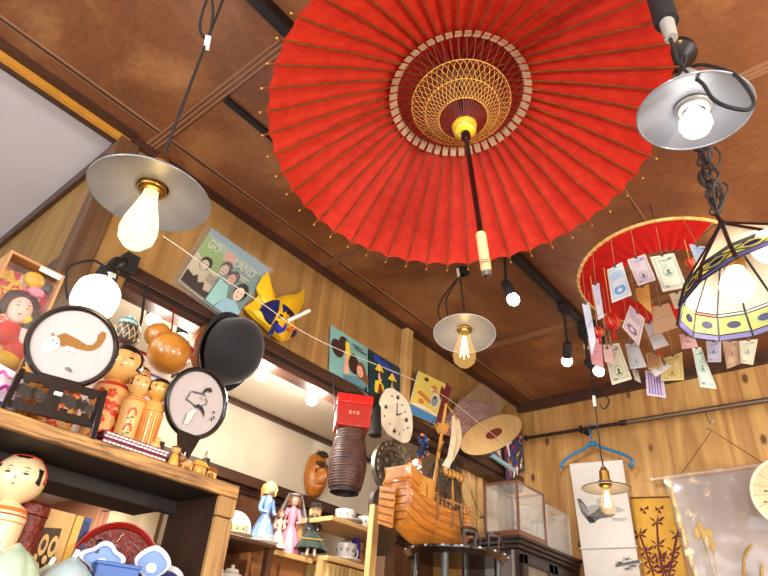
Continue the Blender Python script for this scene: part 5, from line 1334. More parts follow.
# wide brown cabinet the dolls sit on
a = W(271, 546, x=-1.58); e = W(334, 566, x=-1.58); Z2 = (a.z + e.z) / 2; e.y = W(332, 520, x=-1.52).y - .006
t = thing('doll_cabinet', 'brown wooden cabinet under the costume dolls in the alcove', 'cabinet', (-1.7, (a.y + e.y) / 2, 0))
M_cabw = wood('warm brown cabinet', (110, 66, 36), (150, 98, 56), 'Y', 24, 2, .4)
b = MB(); b.bb((-1.842, yb1 + .012, Z2 - .016), (-1.58, e.y, Z2), M_litwoody); b.build('top', t, bevel=.002)
b = MB(); b.bb((-1.842, yb1 + .012, 0), (-1.60, e.y - .01, Z2 - .016), M_cabw); b.build('body', t)
for k in range(2):
    y0 = yb1 + .02 + k * (e.y - yb1 - .04) / 2; b = MB(); b.bb((-1.60, y0 + .006, Z2 - .5), (-1.592, y0 + (e.y - yb1 - .04) / 2 - .006, Z2 - .035), M_cabw); d_ = b.build('door', t)
    b = MB(); b.ell((-1.586, y0 + .03 + k * .2, Z2 - .25), .008, M_brass, 12); b.build('knob', d_)
M_dskin = mat('porcelain skin', (238, 206, 184), .35); M_lip = mat('doll lip', (190, 70, 70), .4); M_blond = mat('blond hair', (226, 186, 110), .5, var=.15, vs=120); M_brownh = mat('brown hair', (130, 84, 48), .5, var=.15)
M_lb = mat('pale blue satin', (112, 142, 188), .35, var=.10, vs=40); M_lbw = mat('pale lace', (196, 196, 202), .6, var=.06, vs=60); M_pk = mat('pink satin', (232, 150, 170), .35, var=.1, vs=40); M_dg = mat('dark green velvet', (20, 52, 36), .6, sheen=.3); M_vblk = mat('black velvet', (16, 15, 17), .8, sheen=.3)
def doll(label, base, H, dress, trim, hair, az, hat=None, sit=False, cape=None, veil=None):
    base = Vector(base); f = V(math.cos(az), math.sin(az), 0); sd = V(-math.sin(az), math.cos(az), 0)
    t = thing('costume_doll', label, 'doll', base, 'costume dolls')
    rh = H * .095; hc = base + V(0, 0, H - rh * 1.25)
    zs = H - rh * 2.5; zw = H * .50
    b = MB()
    wv = .012 if not sit else .016
    def skirt(u, v):
        a = 2 * PI * u; r = (H * .055 + (H * (.225 if not sit else .30) - H * .055) * (v ** .8)) * (1 + .07 * math.sin(a * 11) * v)
        z = zw * (1 - v) + (H * .04 if not sit else H * .16) * v
        if sit: return base + V(math.cos(a) * r, math.sin(a) * r, z) + f * H * .10 * v
        return base + V(math.cos(a) * r, math.sin(a) * r, z)
    b.grid(skirt, 66, 10, dress, closed_u=True); b.build('skirt', t)
    b = MB(); b.torus(base + V(0, 0, H * .05 if not sit else H * .17) + (f * H * .10 if sit else V(0, 0, 0)), H * (.22 if not sit else .295), H * .012, trim, n=44, k=6)
    if not sit:
        for k in range(5): b.ell(base + f * H * (.10 + .015 * k) + V(0, 0, zw * .80 - k * H * .07), (H * .014, H * .02, H * .02), trim, 8)
    else: b.tube([base + f * H * .22 - sd * H * .22 + V(0, 0, H * .34), base + f * H * .28 + V(0, 0, H * .32), base + f * H * .22 + sd * H * .22 + V(0, 0, H * .34)], H * .012, mat('gold braid', (190, 140, 60), .5), 6)
    b.build('skirt_trim', t)
    b = MB(); b.lathe([(H * .055, zw), (H * .06, zw + H * .06), (H * .075, zs - H * .04), (H * .06, zs), (H * .028, zs + H * .015), (0.001, zs + H * .02)], cape or dress, base, n=24); b.build('bodice', t)
    b = MB(); b.torus(base + V(0, 0, zs - H * .01), H * .05, H * .014, trim, n=24, k=6); b.ell(base + f * H * .065 + V(0, 0, zs - H * .06), (H * .015, H * .022, H * .04), trim, 10); b.build('collar', t)
    for sg in (-1, 1):
        b = MB(); sh_ = base + sd * sg * H * .075 + V(0, 0, zs - H * .025); el = base + sd * sg * H * .13 + f * H * .02 + V(0, 0, zw + H * .06); ha = base + sd * sg * H * .08 + f * H * .11 + V(0, 0, zw + H * .02)
        b.tube(smooth([sh_, el, ha], 5), [H * .040 - H * .016 * (i / 10) for i in range(11)], cape or dress, 10); arm = b.build('sleeve', t)
        b = MB(); b.ell(ha + f * H * .02, (H * .020, H * .016, H * .016), M_dskin, 10); b.build('hand', arm)
    if sit:
        for sg in (-1, 1):
            b = MB(); k0 = base + f * H * .30 + sd * sg * H * .06 + V(0, 0, H * .15); k1 = base + f * H * .36 + sd * sg * H * .07 + V(0, 0, H * .01); b.tube([k0, k1], [H * .03, H * .024], mat('white stocking', (222, 206, 186), .6), 10)
            b.ell(k1 + f * H * .03 + V(0, 0, H * .015), (H * .05, H * .028, H * .026), mat('tan shoe', (190, 140, 84), .4), 12, Matrix.Rotation(az, 3, 'Z')); b.build('leg', t)
    b = MB(); rad = (rh * .86, rh * .86, rh); b.ell(hc, rad, M_dskin, 22); b.cyl(base + V(0, 0, zs), hc - V(0, 0, rh * .7), H * .025, M_dskin, n=12)
    for sg in (-1, 1):
        decal(b, hc, rad, az + sg * .40, .02, ov(.12, .10, 10), mat('doll blue eye', (60, 70, 90), .2)); decal(b, hc, rad, az + sg * .40, .26, ov(.18, .025, 8), hair)
        decal(b, hc, rad, az + sg * .55, -.30, ov(.16, .13, 10), mat('rosy cheek', (232, 172, 156), .5))
    decal(b, hc, rad, az, -.48, ov(.12, .06, 10), M_lip); b.ell(hc + f * rh * .88 + V(0, 0, -rh * .15), (rh * .1, rh * .1, rh * .13), M_dskin, 8); head = b.build('head', t)
    b = MB()
    b.lathe([(rh * .99 * math.cos(e_) , rh * 1.1 * math.sin(e_)) for e_ in [.42 + (PI / 2 - .42) * i / 6 for i in range(7)]], hair, hc, n=24)
    rr = random.Random(label)
    for k in range(26):
        a = az + .75 + (2 * PI - 1.5) * k / 25; p0 = hc + V(math.cos(a) * rh * .9, math.sin(a) * rh * .9, rh * .45); L = rh * (1.5 if abs(((a - az + PI) % (2 * PI)) - PI) < 2.0 else 2.0)
        b.tube([p0, p0 + V(math.cos(a) * rh * .22, math.sin(a) * rh * .22, -L * .35), p0 + V(math.cos(a + .2) * rh * .10, math.sin(a + .2) * rh * .10, -L * .7), p0 + V(math.cos(a) * rh * .2, math.sin(a) * rh * .2, -L)], [rh * .18, rh * .2, rh * .18, rh * .06], hair, 7)
    for k in range(7): a = az + (k - 3) * .2; b.tube([hc + V(0, 0, rh * 1.02), hc + V(math.cos(a) * rh * .7, math.sin(a) * rh * .7, rh * .78), hc + V(math.cos(a) * rh * .92, math.sin(a) * rh * .92, rh * .38)], [rh * .16, rh * .15, rh * .05], hair, 6)
    b.build('hair', head)
    if hat:
        b = MB(); b.lathe([(rh * 1.75, rh * .55), (rh * 1.7, rh * .62), (rh * 1.05, rh * .62), (rh * 1.0, rh * 1.25), (rh * .8, rh * 1.42), (0.001, rh * 1.46)], hat, hc, V(.1 * f.x, .1 * f.y, 1), 30); b.torus(hc + V(0, 0, rh * .75), rh * 1.04, rh * .07, trim, n=28, k=6); b.build('hat', head)
    if veil:
        b = MB()
        def vf(u, v):
            a = az + .9 + (2 * PI - 1.8) * u; r = rh * (1.15 + 2.2 * v) * (1 + .06 * math.sin(u * 40)); return hc + V(math.cos(a) * r, math.sin(a) * r, rh * 1.05 - v * H * .62)
        b.grid(vf, 40, 8, veil); b.torus(hc + V(0, 0, rh * .85), rh * .75, rh * .15, M_lbw, n=24, k=6); b.build('veil', t)
    return t
AD = math.radians(-35)
xd = -1.62
p = W(264, 478, x=xd); q_ = W(262, 533, x=xd); doll('blond doll in a long pale blue dress, leftmost of the costume dolls', (xd, q_.y, Z1), p.z - Z1, M_lb, M_lbw, M_blond, AD + .9 - .3)
xd2 = -1.70; p = W(294, 492, x=xd2); doll('doll in a pink satin dress with lace under a clear veil', (xd2, p.y + .01, Z2), p.z - Z2, M_pk, M_lbw, M_brownh, AD, veil=film('tulle veil', (236, 230, 232), .30, .3, .2))
xd3 = -1.625; p = W(316, 507, x=xd3); doll('seated doll in dark green velvet with a black hat, rightmost of the costume dolls', (xd3, p.y, Z2), p.z - Z2 + .01, M_dg, M_vblk, M_blond, AD - .1, hat=M_vblk, sit=True, cape=M_vblk)
p = W(277, 520, x=-1.60); doll('small brown-haired doll in a cream dress between the blue and pink dolls', (-1.60, p.y + .016, Z2), .125, mat('cream flower print', (222, 196, 176), .6, rgb2=(190, 140, 110), vs=90), M_lbw, M_brownh, AD)
def cup(label, base, R, H, mt, handle_az=None, saucer=True, group='cups and saucers', pat=None):
    base = Vector(base); t = thing('teacup', label, 'cup', base, group); z0 = .006 if saucer else 0
    b = MB(); b.lathe([(R * .5, z0), (R * .55, z0 + .003), (R * .8, z0 + H * .3), (R * .98, z0 + H * .8), (R, z0 + H), (R * .96, z0 + H), (R * .75, z0 + H * .3), (0, z0 + .006)], mt, base, n=32)
    if pat:
        for k in range(9):
            a = 2 * PI * k / 9; b.ell(base + V(math.cos(a) * R * .93, math.sin(a) * R * .93, z0 + H * .62), (R * .1, R * .1, H * .12), pat, 8)
    b.build('bowl', t)
    if handle_az is not None:
        b = MB(); d = V(math.cos(handle_az), math.sin(handle_az), 0); b.tube(smooth([base + d * R * .92 + V(0, 0, z0 + H * .85), base + d * R * 1.4 + V(0, 0, z0 + H * .75), base + d * R * 1.35 + V(0, 0, z0 + H * .4), base + d * R * .85 + V(0, 0, z0 + H * .3)]), R * .08, mt, 8); b.build('handle', t)
    if saucer:
        b = MB(); b.lathe([(0, .0), (R * .7, .0), (R * 1.2, .006), (R * 1.6, .012), (R * 1.6, .014), (R * 1.1, .009), (0, .005)], mt, base, n=36); b.build('saucer', t)
M_pat = mat('olive pattern', (120, 124, 80), .4); M_patb = mat('blue grey pattern', (120, 134, 150), .4)
xq = -1.52
c = W(236, 512, x=-1.66); t = thing('display_plate', 'white round plate standing upright behind the flowered bowl', 'plate', (c.x, c.y, Z1)); n_ = (EYE - c).normalized(); n_.z = .1
b = MB(); R = .056; cc = V(c.x, c.y, Z1 + R * .98); b.lathe([(0, 0), (R * .6, 0), (R * .95, .006), (R, .007), (R, .004), (R * .6, -.003), (0, -.003)], M_wht, cc, n_, 40); b.torus(cc + n_.normalized() * .004, R * .8, .0012, M_patb, n_, 36, 5); b.build('dish', t)
b = MB(); b.bar(cc + V(-.03, -.02, -R), cc + V(.03, -.02, -R + .002), .006, .006, M_dkz); b.bar(cc + V(-.03, .02, -R), cc + V(.03, .02, -R + .002), .006, .006, M_dkz); b.build('plate_stand', t)
cup('cream flowered bowl on a saucer before the standing plate', (xq, W(238, 527, x=xq).y, Z1), .030, .030, mat('cream glaze', (226, 218, 186), .25, coat=.3), pat=M_pat)
cup('white flowered cup on a saucer at the feet of the blue doll', (xq, W(265, 540, x=xq).y, Z1), .025, .026, M_wht, pat=M_patb)
c = V(-1.56, W(233, 566, x=-1.56).y, Z1 - .148); t = thing('teapot', 'white teapot on the lower shelf of the side table', 'teapot', c)
b = MB(); b.lathe([(0, 0), (.026, 0), (.040, .02), (.042, .04), (.032, .062), (.02, .068)], M_wht, c, n=32); b.build('body', t)
b = MB(); b.lathe([(.022, .067), (.018, .076), (.005, .080), (.006, .086), (0, .09)], M_wht, c, n=28); b.build('lid', t)
b = MB(); b.tube(smooth([c + V(.02, -.032, .03), c + V(.03, -.055, .045), c + V(.034, -.062, .066)]), .006, M_wht, 10); b.build('spout', t)
b = MB(); b.tube(smooth([c + V(-.02, .034, .055), c + V(-.028, .062, .055), c + V(-.026, .06, .025), c + V(-.02, .038, .02)]), .0045, M_wht, 8); b.build('handle', t)
cup('plain white cup beside the teapot under the side table', (-1.50, W(249, 574, x=-1.50).y, Z1 - .148), .026, .034, M_wht, saucer=False)
# pale open shelves beneath the basket
xs0, xs1 = -1.70, -1.52
ts = thing('cup_shelf', 'pale pine open shelves with cups under the hanging basket', 'shelf', (-1.7, W(350, 530, x=xs1).y, 0))
za = W(350, 521, x=xs1).z; zb_ = W(350, 561, x=xs1).z; y0 = W(332, 520, x=xs1).y; y1 = W(380, 520, x=xs1).y + .10
for z in (za, zb_): b = MB(); b.bb((xs0, y0, z - .016), (xs1, y1, z), M_litwoody); b.build('board', ts, bevel=.002)
b = MB(); b.bb((xs0, y0, zb_ - .4), (xs0 + .02, y0 + .02, za + .01), M_litwood); b.bb((xs0, y1 - .02, zb_ - .4), (xs0 + .02, y1, za + .01), M_litwood); b.bb((xs1 - .05, y1 - .02, 0), (xs1 - .02, y1, za - .016), M_litwood); b.bb((xs1 - .05, y0, 0), (xs1 - .02, y0 + .02, zb_ - .016), M_litwood); b.build('upright', ts)
b = MB(); b.bb((xs0, y0, 0), (xs0 + .006, y1, za - .016), mat('pale back board', (206, 196, 178), .6)); b.build('back_board', ts)
b = MB(); b.bb((xs0 + .02, y0 + .02, zb_ - .30), (xs1 - .01, y1 - .03, zb_ - .02), wood('slatted pale front', (196, 160, 96), (228, 198, 136), 'Z', 40, 1, .5, plank=('Y', .02), gap=.003)); b.build('slatted_front', ts)
xc = -1.58
cup('white patterned cup and saucer on the top board right under the hanging basket', (xc, W(347, 503, x=xc).y, za), .040, .042, M_wht, pat=mat('pale blue grey', (160, 176, 180), .4))
cup('small white handled cup at the right end of the top pine board', (xc, W(363, 502, x=xc).y + .02, za), .028, .048, M_wht, handle_az=-1.6, saucer=False, pat=M_patb)
cup('white crested cup on a saucer on the lower pine board', (xc, W(347, 543, x=xc).y, zb_), .036, .058, M_wht, handle_az=1.4, pat=M_patb)
cup('white patterned cup on the lower pine board by the pillar', (xc + .02, W(375, 552, x=xc).y, zb_), .03, .03, M_wht, pat=M_patb)
c = V(-1.64, W(357, 533, x=-1.64).y, zb_); t = thing('purple_cone', 'small purple cone figurine behind the crested cup', 'figurine', c)
hp = W(356.5, 522, x=-1.64).z - zb_
b = MB(); b.lathe([(0, 0), (.020, 0), (.018, hp * .5), (.004, hp), (0, hp + .002)], mat('purple glaze', (70, 40, 150), .3), c, n=20); b.build('robe', t)
b = MB(); b.ell(c + V(0, 0, hp + .004), .006, M_dskin, 10); b.build('tip', t)
c = V(-1.68, W(358, 530, x=-1.68).y, zb_); t = thing('wooden_box_frame', 'orange wooden picture frame behind the purple cone', 'frame', c)
b = MB(); hb = za - .05 - zb_; yy0 = W(352, 530, x=-1.68).y
b.bb((-1.69, yy0, zb_), (-1.68, yy0 + .10, zb_ + hb), mat('orange wood picture', (206, 150, 74), .5, var=.2, vs=50)); b.build('picture', t)
b = MB(); 
for (l, h) in (((-1.69, yy0 - .006, zb_), (-1.675, yy0, zb_ + hb)), ((-1.69, yy0 + .10, zb_), (-1.675, yy0 + .106, zb_ + hb)), ((-1.69, yy0 - .006, zb_ + hb), (-1.675, yy0 + .106, zb_ + hb + .006))): b.bb(l, h, M_cabw)
b.build('frame', t)
c = V(-1.60, W(368, 540, x=-1.60).y, zb_); t = thing('white_figurine', 'slender white figurine with dark hair right of the purple cone', 'figurine', c)
b = MB(); b.lathe([(0, 0), (.016, 0), (.012, .05), (.015, .075), (.006, .088), (.001, .09)], M_wht, c, V(.05, .12, 1), n=18); b.build('robe', t)
b = MB(); b.ell(c + V(.005, .012, .098), .011, M_dskin, 12); b.ell(c + V(.001, .013, .103), .0115, M_hairb, 12); b.build('head', t)
# curtain of the side room seen through the shelf
t = thing('side_room_curtain', 'beige curtain in the far room seen through the open back of the shelf', 'curtain', (-4.7, BW - .1, .9))
M_curt = paper_trans('beige curtain cloth', (222, 196, 150), (232, 210, 168), .4, 6)
b = MB(); b.grid(lambda u, v: V(-4.98 + .75 * u, BW - .10 + .014 * math.sin(u * 13), .9 + 1.6 * v), 90, 3, M_curt); b.build('cloth', t, solid=.003)
b = MB(); b.tube([(-5.1, BW - .10, 2.50), (-4.1, BW - .10, 2.50)], .012, M_dkz, 10); b.build('curtain_rod', t)
# ------------------------------------------------------------------ wooden ship on the round black table
TC = V(-1.02, 1.52, 1.5 + .316); TR_ = .143
t = thing('round_table', 'small round black lacquered table carrying the wooden ship', 'table', (TC.x, TC.y, 0))
b = MB(); b.lathe([(0, -.020), (TR_ * .93, -.020), (TR_ * .97, -.012), (TR_, -.008), (TR_, -.002), (TR_ * .98, 0), (0, 0)], M_lacq, TC, n=56); b.build('top', t)
M_pearl = mat('pale shell inlay', (190, 196, 206), .25)
b = MB()
for i in range(36):
    a = 2 * PI * i / 36; b.ell(TC + V(math.cos(a) * TR_ * .985, math.sin(a) * TR_ * .985, -.004), (.006, .006, .003), M_pearl if i % 2 else M_lacq, 8)
b.build('rim_inlay', t)
for k in range(4):
    a = .35 + k * PI / 2; p0 = TC + V(math.cos(a) * TR_ * .82, math.sin(a) * TR_ * .82, -.02); b = MB()
    b.tube([p0, p0 + V(0, 0, -.25), V(p0.x, p0.y, 0)], [.010, .008, .009], mat('grey green table leg', (60, 66, 64), .4) if k == 3 else M_lacq, 12); b.build('leg', t)
b = MB(); b.lathe([(0, -.24), (TR_ * .80, -.24), (TR_ * .80, -.225), (0, -.225)], M_lacq, TC, n=40); b.build('lower_shelf', t)
c = TC + V(.01, 0, -.225); tb = thing('green_bowl', 'green and white bowl on the tier below the round black table top', 'bowl', c)
b = MB(); b.lathe([(0, 0), (.03, 0), (.035, .008), (.06, .05), (.075, .10), (.072, .10), (.03, .012), (0, .01)], mat('green white glaze', (170, 190, 120), .3, rgb2=(230, 230, 220), vs=12), c, n=32); b.build('bowl', tb)
# hull along +Y
M_hull = wood('amber planked hull', (150, 84, 26), (196, 126, 46), 'Y', 60, 3, .35, coat=.3); M_hulld = mat('hull seam', (112, 64, 26), .5); M_spar = mat('golden spar wood', (190, 134, 58), .45, var=.1)
XS = -1.075; Y0, Y1 = 1.315, 1.665; Zk = TC.z + .004
t = thing('model_ship', 'amber wooden model sailing ship on the round black table', 'model ship', (XS, (Y0 + Y1) / 2, TC.z))
def sheer(f): return .112 + .045 * max(0, (.35 - f) / .35) ** 1.4 + .022 * max(0, (f - .6) / .4) ** 2
def hull(f, a, off=0):   # f along, a from keel (0) to rail (1), side by sign
    bw = .062 * (math.sin(PI * min(1, .30 + .70 * (1 - f) * 1.05)) ** .55 if f > .35 else (.80 + .20 * f / .35)); bw = max(bw, .003)
    if f > .7: bw = .062 * (1 - ((f - .7) / .3) ** 2) * .97 + .002
    kz = .0 + .055 * max(0, (f - .72) / .28) ** 1.7 + .030 * max(0, (.22 - f) / .22) ** 1.5
    w = bw * (math.sin(min(1, a * 1.15) * PI / 2) ** .62) * (1 - .10 * max(0, a - .75) / .25)
    return w + off, kz + (sheer(f) - kz) * a
b = MB()
def hs(u, v):
    f = v; s2 = 1 if u >= .5 else -1; a = abs(u - .5) * 2; w, z = hull(f, a); return V(XS + s2 * w * (1 if a > 0 else 0), Y0 + (Y1 - Y0) * f + .018 * a * (f - .5), Zk + z)
b.grid(hs, 28, 30, M_hull)
w, z1 = hull(0, 1); n = 28
ring = [hs(i / n, 0) for i in range(n + 1)]; b.face(ring, M_hull)
b.build('hull', t, solid=.003)
b = MB()
for a in (.30, .46, .62, .78, .92):
    for sg in (1, -1): b.tube([hs(.5 + sg * a / 2, j / 30) + V(sg * .0012, 0, 0) for j in range(31)], .0012 if a < .9 else .0028, M_hulld if a < .9 else M_spar, 5)
for j in range(6): y = j / 5; b.bar(ring[0] .lerp(ring[-1], .06) + V(0, -.002, -.012 - .02 * j), ring[0].lerp(ring[-1], .94) + V(0, -.002, -.012 - .02 * j), .0015, .002, M_hulld)
b.build('planking_seams', t)
def deck(name, f0, f1, dz, mt=M_spar):
    b = MB(); b.grid(lambda u, v: (lambda f: V(XS + (u * 2 - 1) * (hull(f, .9)[0] - .003), Y0 + (Y1 - Y0) * f, Zk + sheer(f) - .014 + dz))(f0 + (f1 - f0) * v), 4, 12, mt); b.build(name, t, solid=.003)
deck('main_deck', .02, .97, -.004)
# stern castle, bow castle, rails
def castle(name, f0, f1, h, ov_):
    b = MB(); N = 8
    for sg in (-1, 1):
        pts = [(f0 + (f1 - f0) * i / N) for i in range(N + 1)]
        lo = [V(XS + sg * (hull(f, 1)[0] + .001), Y0 + (Y1 - Y0) * f, Zk + sheer(f) - .004) for f in pts]; hi = [p + V(sg * ov_, -.004, h * (1.1 - .3 * i / N)) for i, p in enumerate(lo)]
        for i in range(N): b.hexa([lo[i], lo[i + 1], hi[i + 1], hi[i]], [q - V(sg * .003, 0, 0) for q in (lo[i], lo[i + 1], hi[i + 1], hi[i])], M_hull)
        b.tube(hi, .0026, M_spar, 6)
    for f, k in ((f0, 1.1), (f1, .8)):
        w = hull(f, 1)[0] + ov_; y = Y0 + (Y1 - Y0) * f; z = Zk + sheer(f)
        b.bb((XS - w, y - .0015, z - .006), (XS + w, y + .0015, z + h * k - .002), M_hull); b.bar((XS - w, y, z + h * k), (XS + w, y, z + h * k), .004, .004, M_spar)
    b.build(name, t)
castle('stern_castle', .0, .22, .030, .003); castle('bow_castle', .80, .97, .016, .004)
b = MB()
for sg in (-1, 1):
    top = []
    for i in range(13):
        f = .22 + .58 * i / 12; p = V(XS + sg * (hull(f, 1)[0] + .001), Y0 + (Y1 - Y0) * f, Zk + sheer(f)); b.tube([p, p + V(0, 0, .020)], .0018, M_spar, 6); top.append(p + V(0, 0, .021))
    b.tube(top, .0022, M_spar, 6); b.tube([q - V(0, 0, .010) for q in top], .0012, M_spar, 5)
b.build('railing', t)
# keel rudder board at the stern, ladder strips on the side
b = MB(); b.hexa([V(XS - .040, Y0 - .030, Zk + .035), V(XS + .012, Y0 - .030, Zk + .018), V(XS + .012, Y0 - .026, Zk + .018), V(XS - .040, Y0 - .026, Zk + .035)], [V(XS - .044, Y0 - .026, Zk + .135), V(XS + .012, Y0 - .026, Zk + .122), V(XS + .012, Y0 - .022, Zk + .122), V(XS - .044, Y0 - .022, Zk + .135)], M_hull)
for k in range(5): b.bar(V(XS - .041, Y0 - .0305, Zk + .045 + .019 * k), V(XS + .012, Y0 - .0305, Zk + .030 + .020 * k), .0015, .003, M_hulld)
b.bar(V(XS - .02, Y0 - .028, Zk + .08), V(XS - .02, Y0 + .004, Zk + .08), .02, .02, M_hull); b.build('stern_gallery', t)
for f in (.30, .52, .66):
    b = MB(); pts = [V(XS + hull(f, a)[0] + .003, Y0 + (Y1 - Y0) * f, Zk + hull(f, a)[1]) for a in (.55, .7, .85, 1)] + [V(XS + hull(f, 1)[0] + .003, Y0 + (Y1 - Y0) * f, Zk + sheer(f) + .02)]
    b.tube(pts, .0035, mat('brown lashing', (110, 72, 40), .6), 6); b.build('side_strap', t)
for k in range(2): b = MB(); f = .14; b.bb((XS + hull(f, 1)[0], Y0 + .03 + .03 * k, Zk + sheer(f) - .02), (XS + hull(f, 1)[0] + .010, Y0 + .052 + .03 * k, Zk + sheer(f) + .034), M_spar); b.build('side_box', t)
# masts
m1 = W(430, 498, x=XS); m1t = W(446, 404, x=XS); mb_ = V(XS, m1.y, Zk + .09)
b = MB(); b.tube([mb_, m1t], [.0062, .0045], M_spar, 12); b.build('main_mast', t)
mast_d = (m1t - mb_).normalized(); cn = W(436, 427, x=XS)
cn = mb_ + mast_d * ((cn.z - mb_.z) / mast_d.z)
b = MB(); b.lathe([(.006, -.014), (.016, -.006), (.022, .010), (.024, .012), (.021, .012), (.014, -.004)], M_spar, cn, n=24); b.torus(cn + V(0, 0, .012), .023, .003, M_spar, n=28, k=6)
for k in range(8): a = 2 * PI * k / 8; b.tube([cn + V(.016 * math.cos(a), .016 * math.sin(a), -.004), cn + V(.023 * math.cos(a), .023 * math.sin(a), .02)], .0018, M_spar, 5)
b.build('crows_nest', t)
M_sail = paper_trans('cream sail cloth', (226, 208, 172), (240, 228, 200), .35, 30)
s0 = W(455, 418, x=XS); s1 = W(443, 470, x=XS); b = MB()
def sail(u, v):
    p = s0.lerp(s1, v); wv = .046 * math.sin(PI * min(1, .25 + .75 * v)) ; return p + V(.016 * math.sin(u * 7) * (.3 + v) + .02 * math.sin(v * 3), (u - .5) * wv * 1.1, .004 * math.sin(u * 9))
b.grid(sail, 16, 18, M_sail); b.build('furled_sail', t, solid=.0015)
y_ = W(444, 420, x=XS); b = MB(); b.tube([mb_ + mast_d * .20 + V(.05, -.05, .01), mb_ + mast_d * .20, mb_ + mast_d * .20 + V(-.05, .06, .02)], .003, M_spar, 8); b.tube([m1t, s0 + V(0, 0, .01), s0 + V(.0, .02, -.01)], .0022, M_spar, 6); b.build('yard', t)
f2 = .76; m2 = V(XS, Y0 + (Y1 - Y0) * f2, Zk + .08); m2t = V(XS, m2.y + .004, W(459, 460, x=XS).z)
b = MB(); b.tube([m2, m2t], [.005, .0035], M_spar, 10); b.tube([m2t + V(0, 0, -.012), m2t + V(0, .0, .012)], .001, M_blk, 5); b.build('fore_mast', t)
q = W(458, 469, x=XS); b = MB(); b.lathe([(.0115, -.012), (.0115, .0), (.009, .012), (.004, .020), (0, .022)], M_blkmat, (XS, m2.y, q.z), n=20); b.build('mast_top_cap', t)
q = W(462, 481, x=XS); b = MB(); cq = V(XS, m2.y, q.z)
b.tube([cq + V(0, -.075, -.002), cq + V(0, -.04, .002), cq + V(0, .0, .004), cq + V(0, .05, .004)], [.005, .010, .013, .012], mat('golden furled sail', (196, 152, 70), .6, var=.2, vs=90), 12); b.tube([cq + V(.006, -.09, .012), cq + V(.006, .07, .016)], .0028, M_spar, 8)
for k in range(5): b.torus(cq + V(0, -.04 + .02 * k, .003), .0135, .0014, M_hulld, (0, 1, 0), 16, 5)
b.build('fore_yard_with_sail', t)
b = MB(); b.tube([V(XS, Y1 - .05, Zk + .125), V(XS + .01, Y1 + .075, Zk + .142)], [.004, .0025], M_spar, 8); b.build('bowsprit', t)
M_net = mat('dark rigging', (40, 32, 28), .8)
b = MB()
def net(p, q, top, n, m_):
    for i in range(n + 1): b.tube([p.lerp(q, i / n), top], .0009, M_net, 4)
    for j in range(1, m_): b.tube([p.lerp(top, j / m_), q.lerp(top, j / m_)], .0008, M_net, 4)
for sg in (1, -1):
    net(V(XS + sg * .06, mb_.y - .03, Zk + .11), V(XS + sg * .06, mb_.y + .05, Zk + .11), mb_ + mast_d * .19, 6, 14)
    net(V(XS + sg * .045, m2.y - .05, Zk + .115), V(XS + sg * .04, m2.y + .03, Zk + .12), m2t - V(0, 0, .04), 7, 14)
for p, q in ((m1t, V(XS, Y1 + .07, Zk + .142)), (m1t, m2t), (m2t, V(XS + .01, Y1 + .075, Zk + .142)), (m1t, V(XS, Y0, Zk + .19))): b.tube([p, q], .0009, M_net, 4)
b.build('rigging', t)
# paper and bead toy tied to the mast
c = W(423, 446, x=XS + .01); t = thing('beaded_figure', 'small dark blue beaded figure with orange tips hanging by the ship mast', 'ornament', c)
b = MB(); rr = random.Random(4)
for k in range(40): b.ell(c + V(rr.uniform(-.010, .010), rr.uniform(-.014, .014), rr.uniform(-.035, .030)), rr.uniform(.004, .007), [mat('navy bead', (28, 38, 74), .25), mat('black bead', (18, 18, 24), .25), mat('blue bead', (52, 78, 140), .25)][k % 3], 8)
b.build('bead_body', t)
b = MB()
for dz, dy in ((.030, -.012), (.024, .016), (-.02, .018), (-.034, -.006)): b.ell(c + V(.004, dy, dz), .0055, mat('orange bead', (216, 110, 50), .3), 8)
b.build('orange_tips', t)
b = MB(); b.tube([c + V(0, 0, .03), W(438, 424, x=XS + .005)], .001, M_net, 4); b.build('thread', t)
c = W(414, 474, x=XS - .03); t = thing('crystal_lamp', 'sparkling orange and clear glass bead lamp behind the ship rail', 'lamp', (c.x, c.y, TC.z))
b = MB(); rr = random.Random(9); gl = [mat('clear crystal', (236, 226, 216), .08, coat=1), mat('orange crystal', (214, 110, 70), .1, coat=1), mat('rose crystal', (206, 130, 110), .1, coat=1)]
for k in range(60):
    zz = rr.uniform(-.07, .045); r_ = .022 * (1 - abs(zz) / .12); a = rr.uniform(0, 6.28); b.ell(c + V(math.cos(a) * r_, math.sin(a) * r_, zz), rr.uniform(.004, .0075), gl[k % 3], 8)
b.build('crystal_beads', t)
b = MB(); b.tube([V(c.x, c.y, Zk + .10), c + V(0, 0, .05)], .0035, M_brass, 8); b.lathe([(.0, .05), (.012, .045), (.016, .036)], M_brass, c, n=16); b.build('stem', t)
b = MB(); b.ell(c + V(.006, -.004, .034), .010, emit('small warm bulb', (255, 225, 190), 5), 12); b.build('bulb', t)
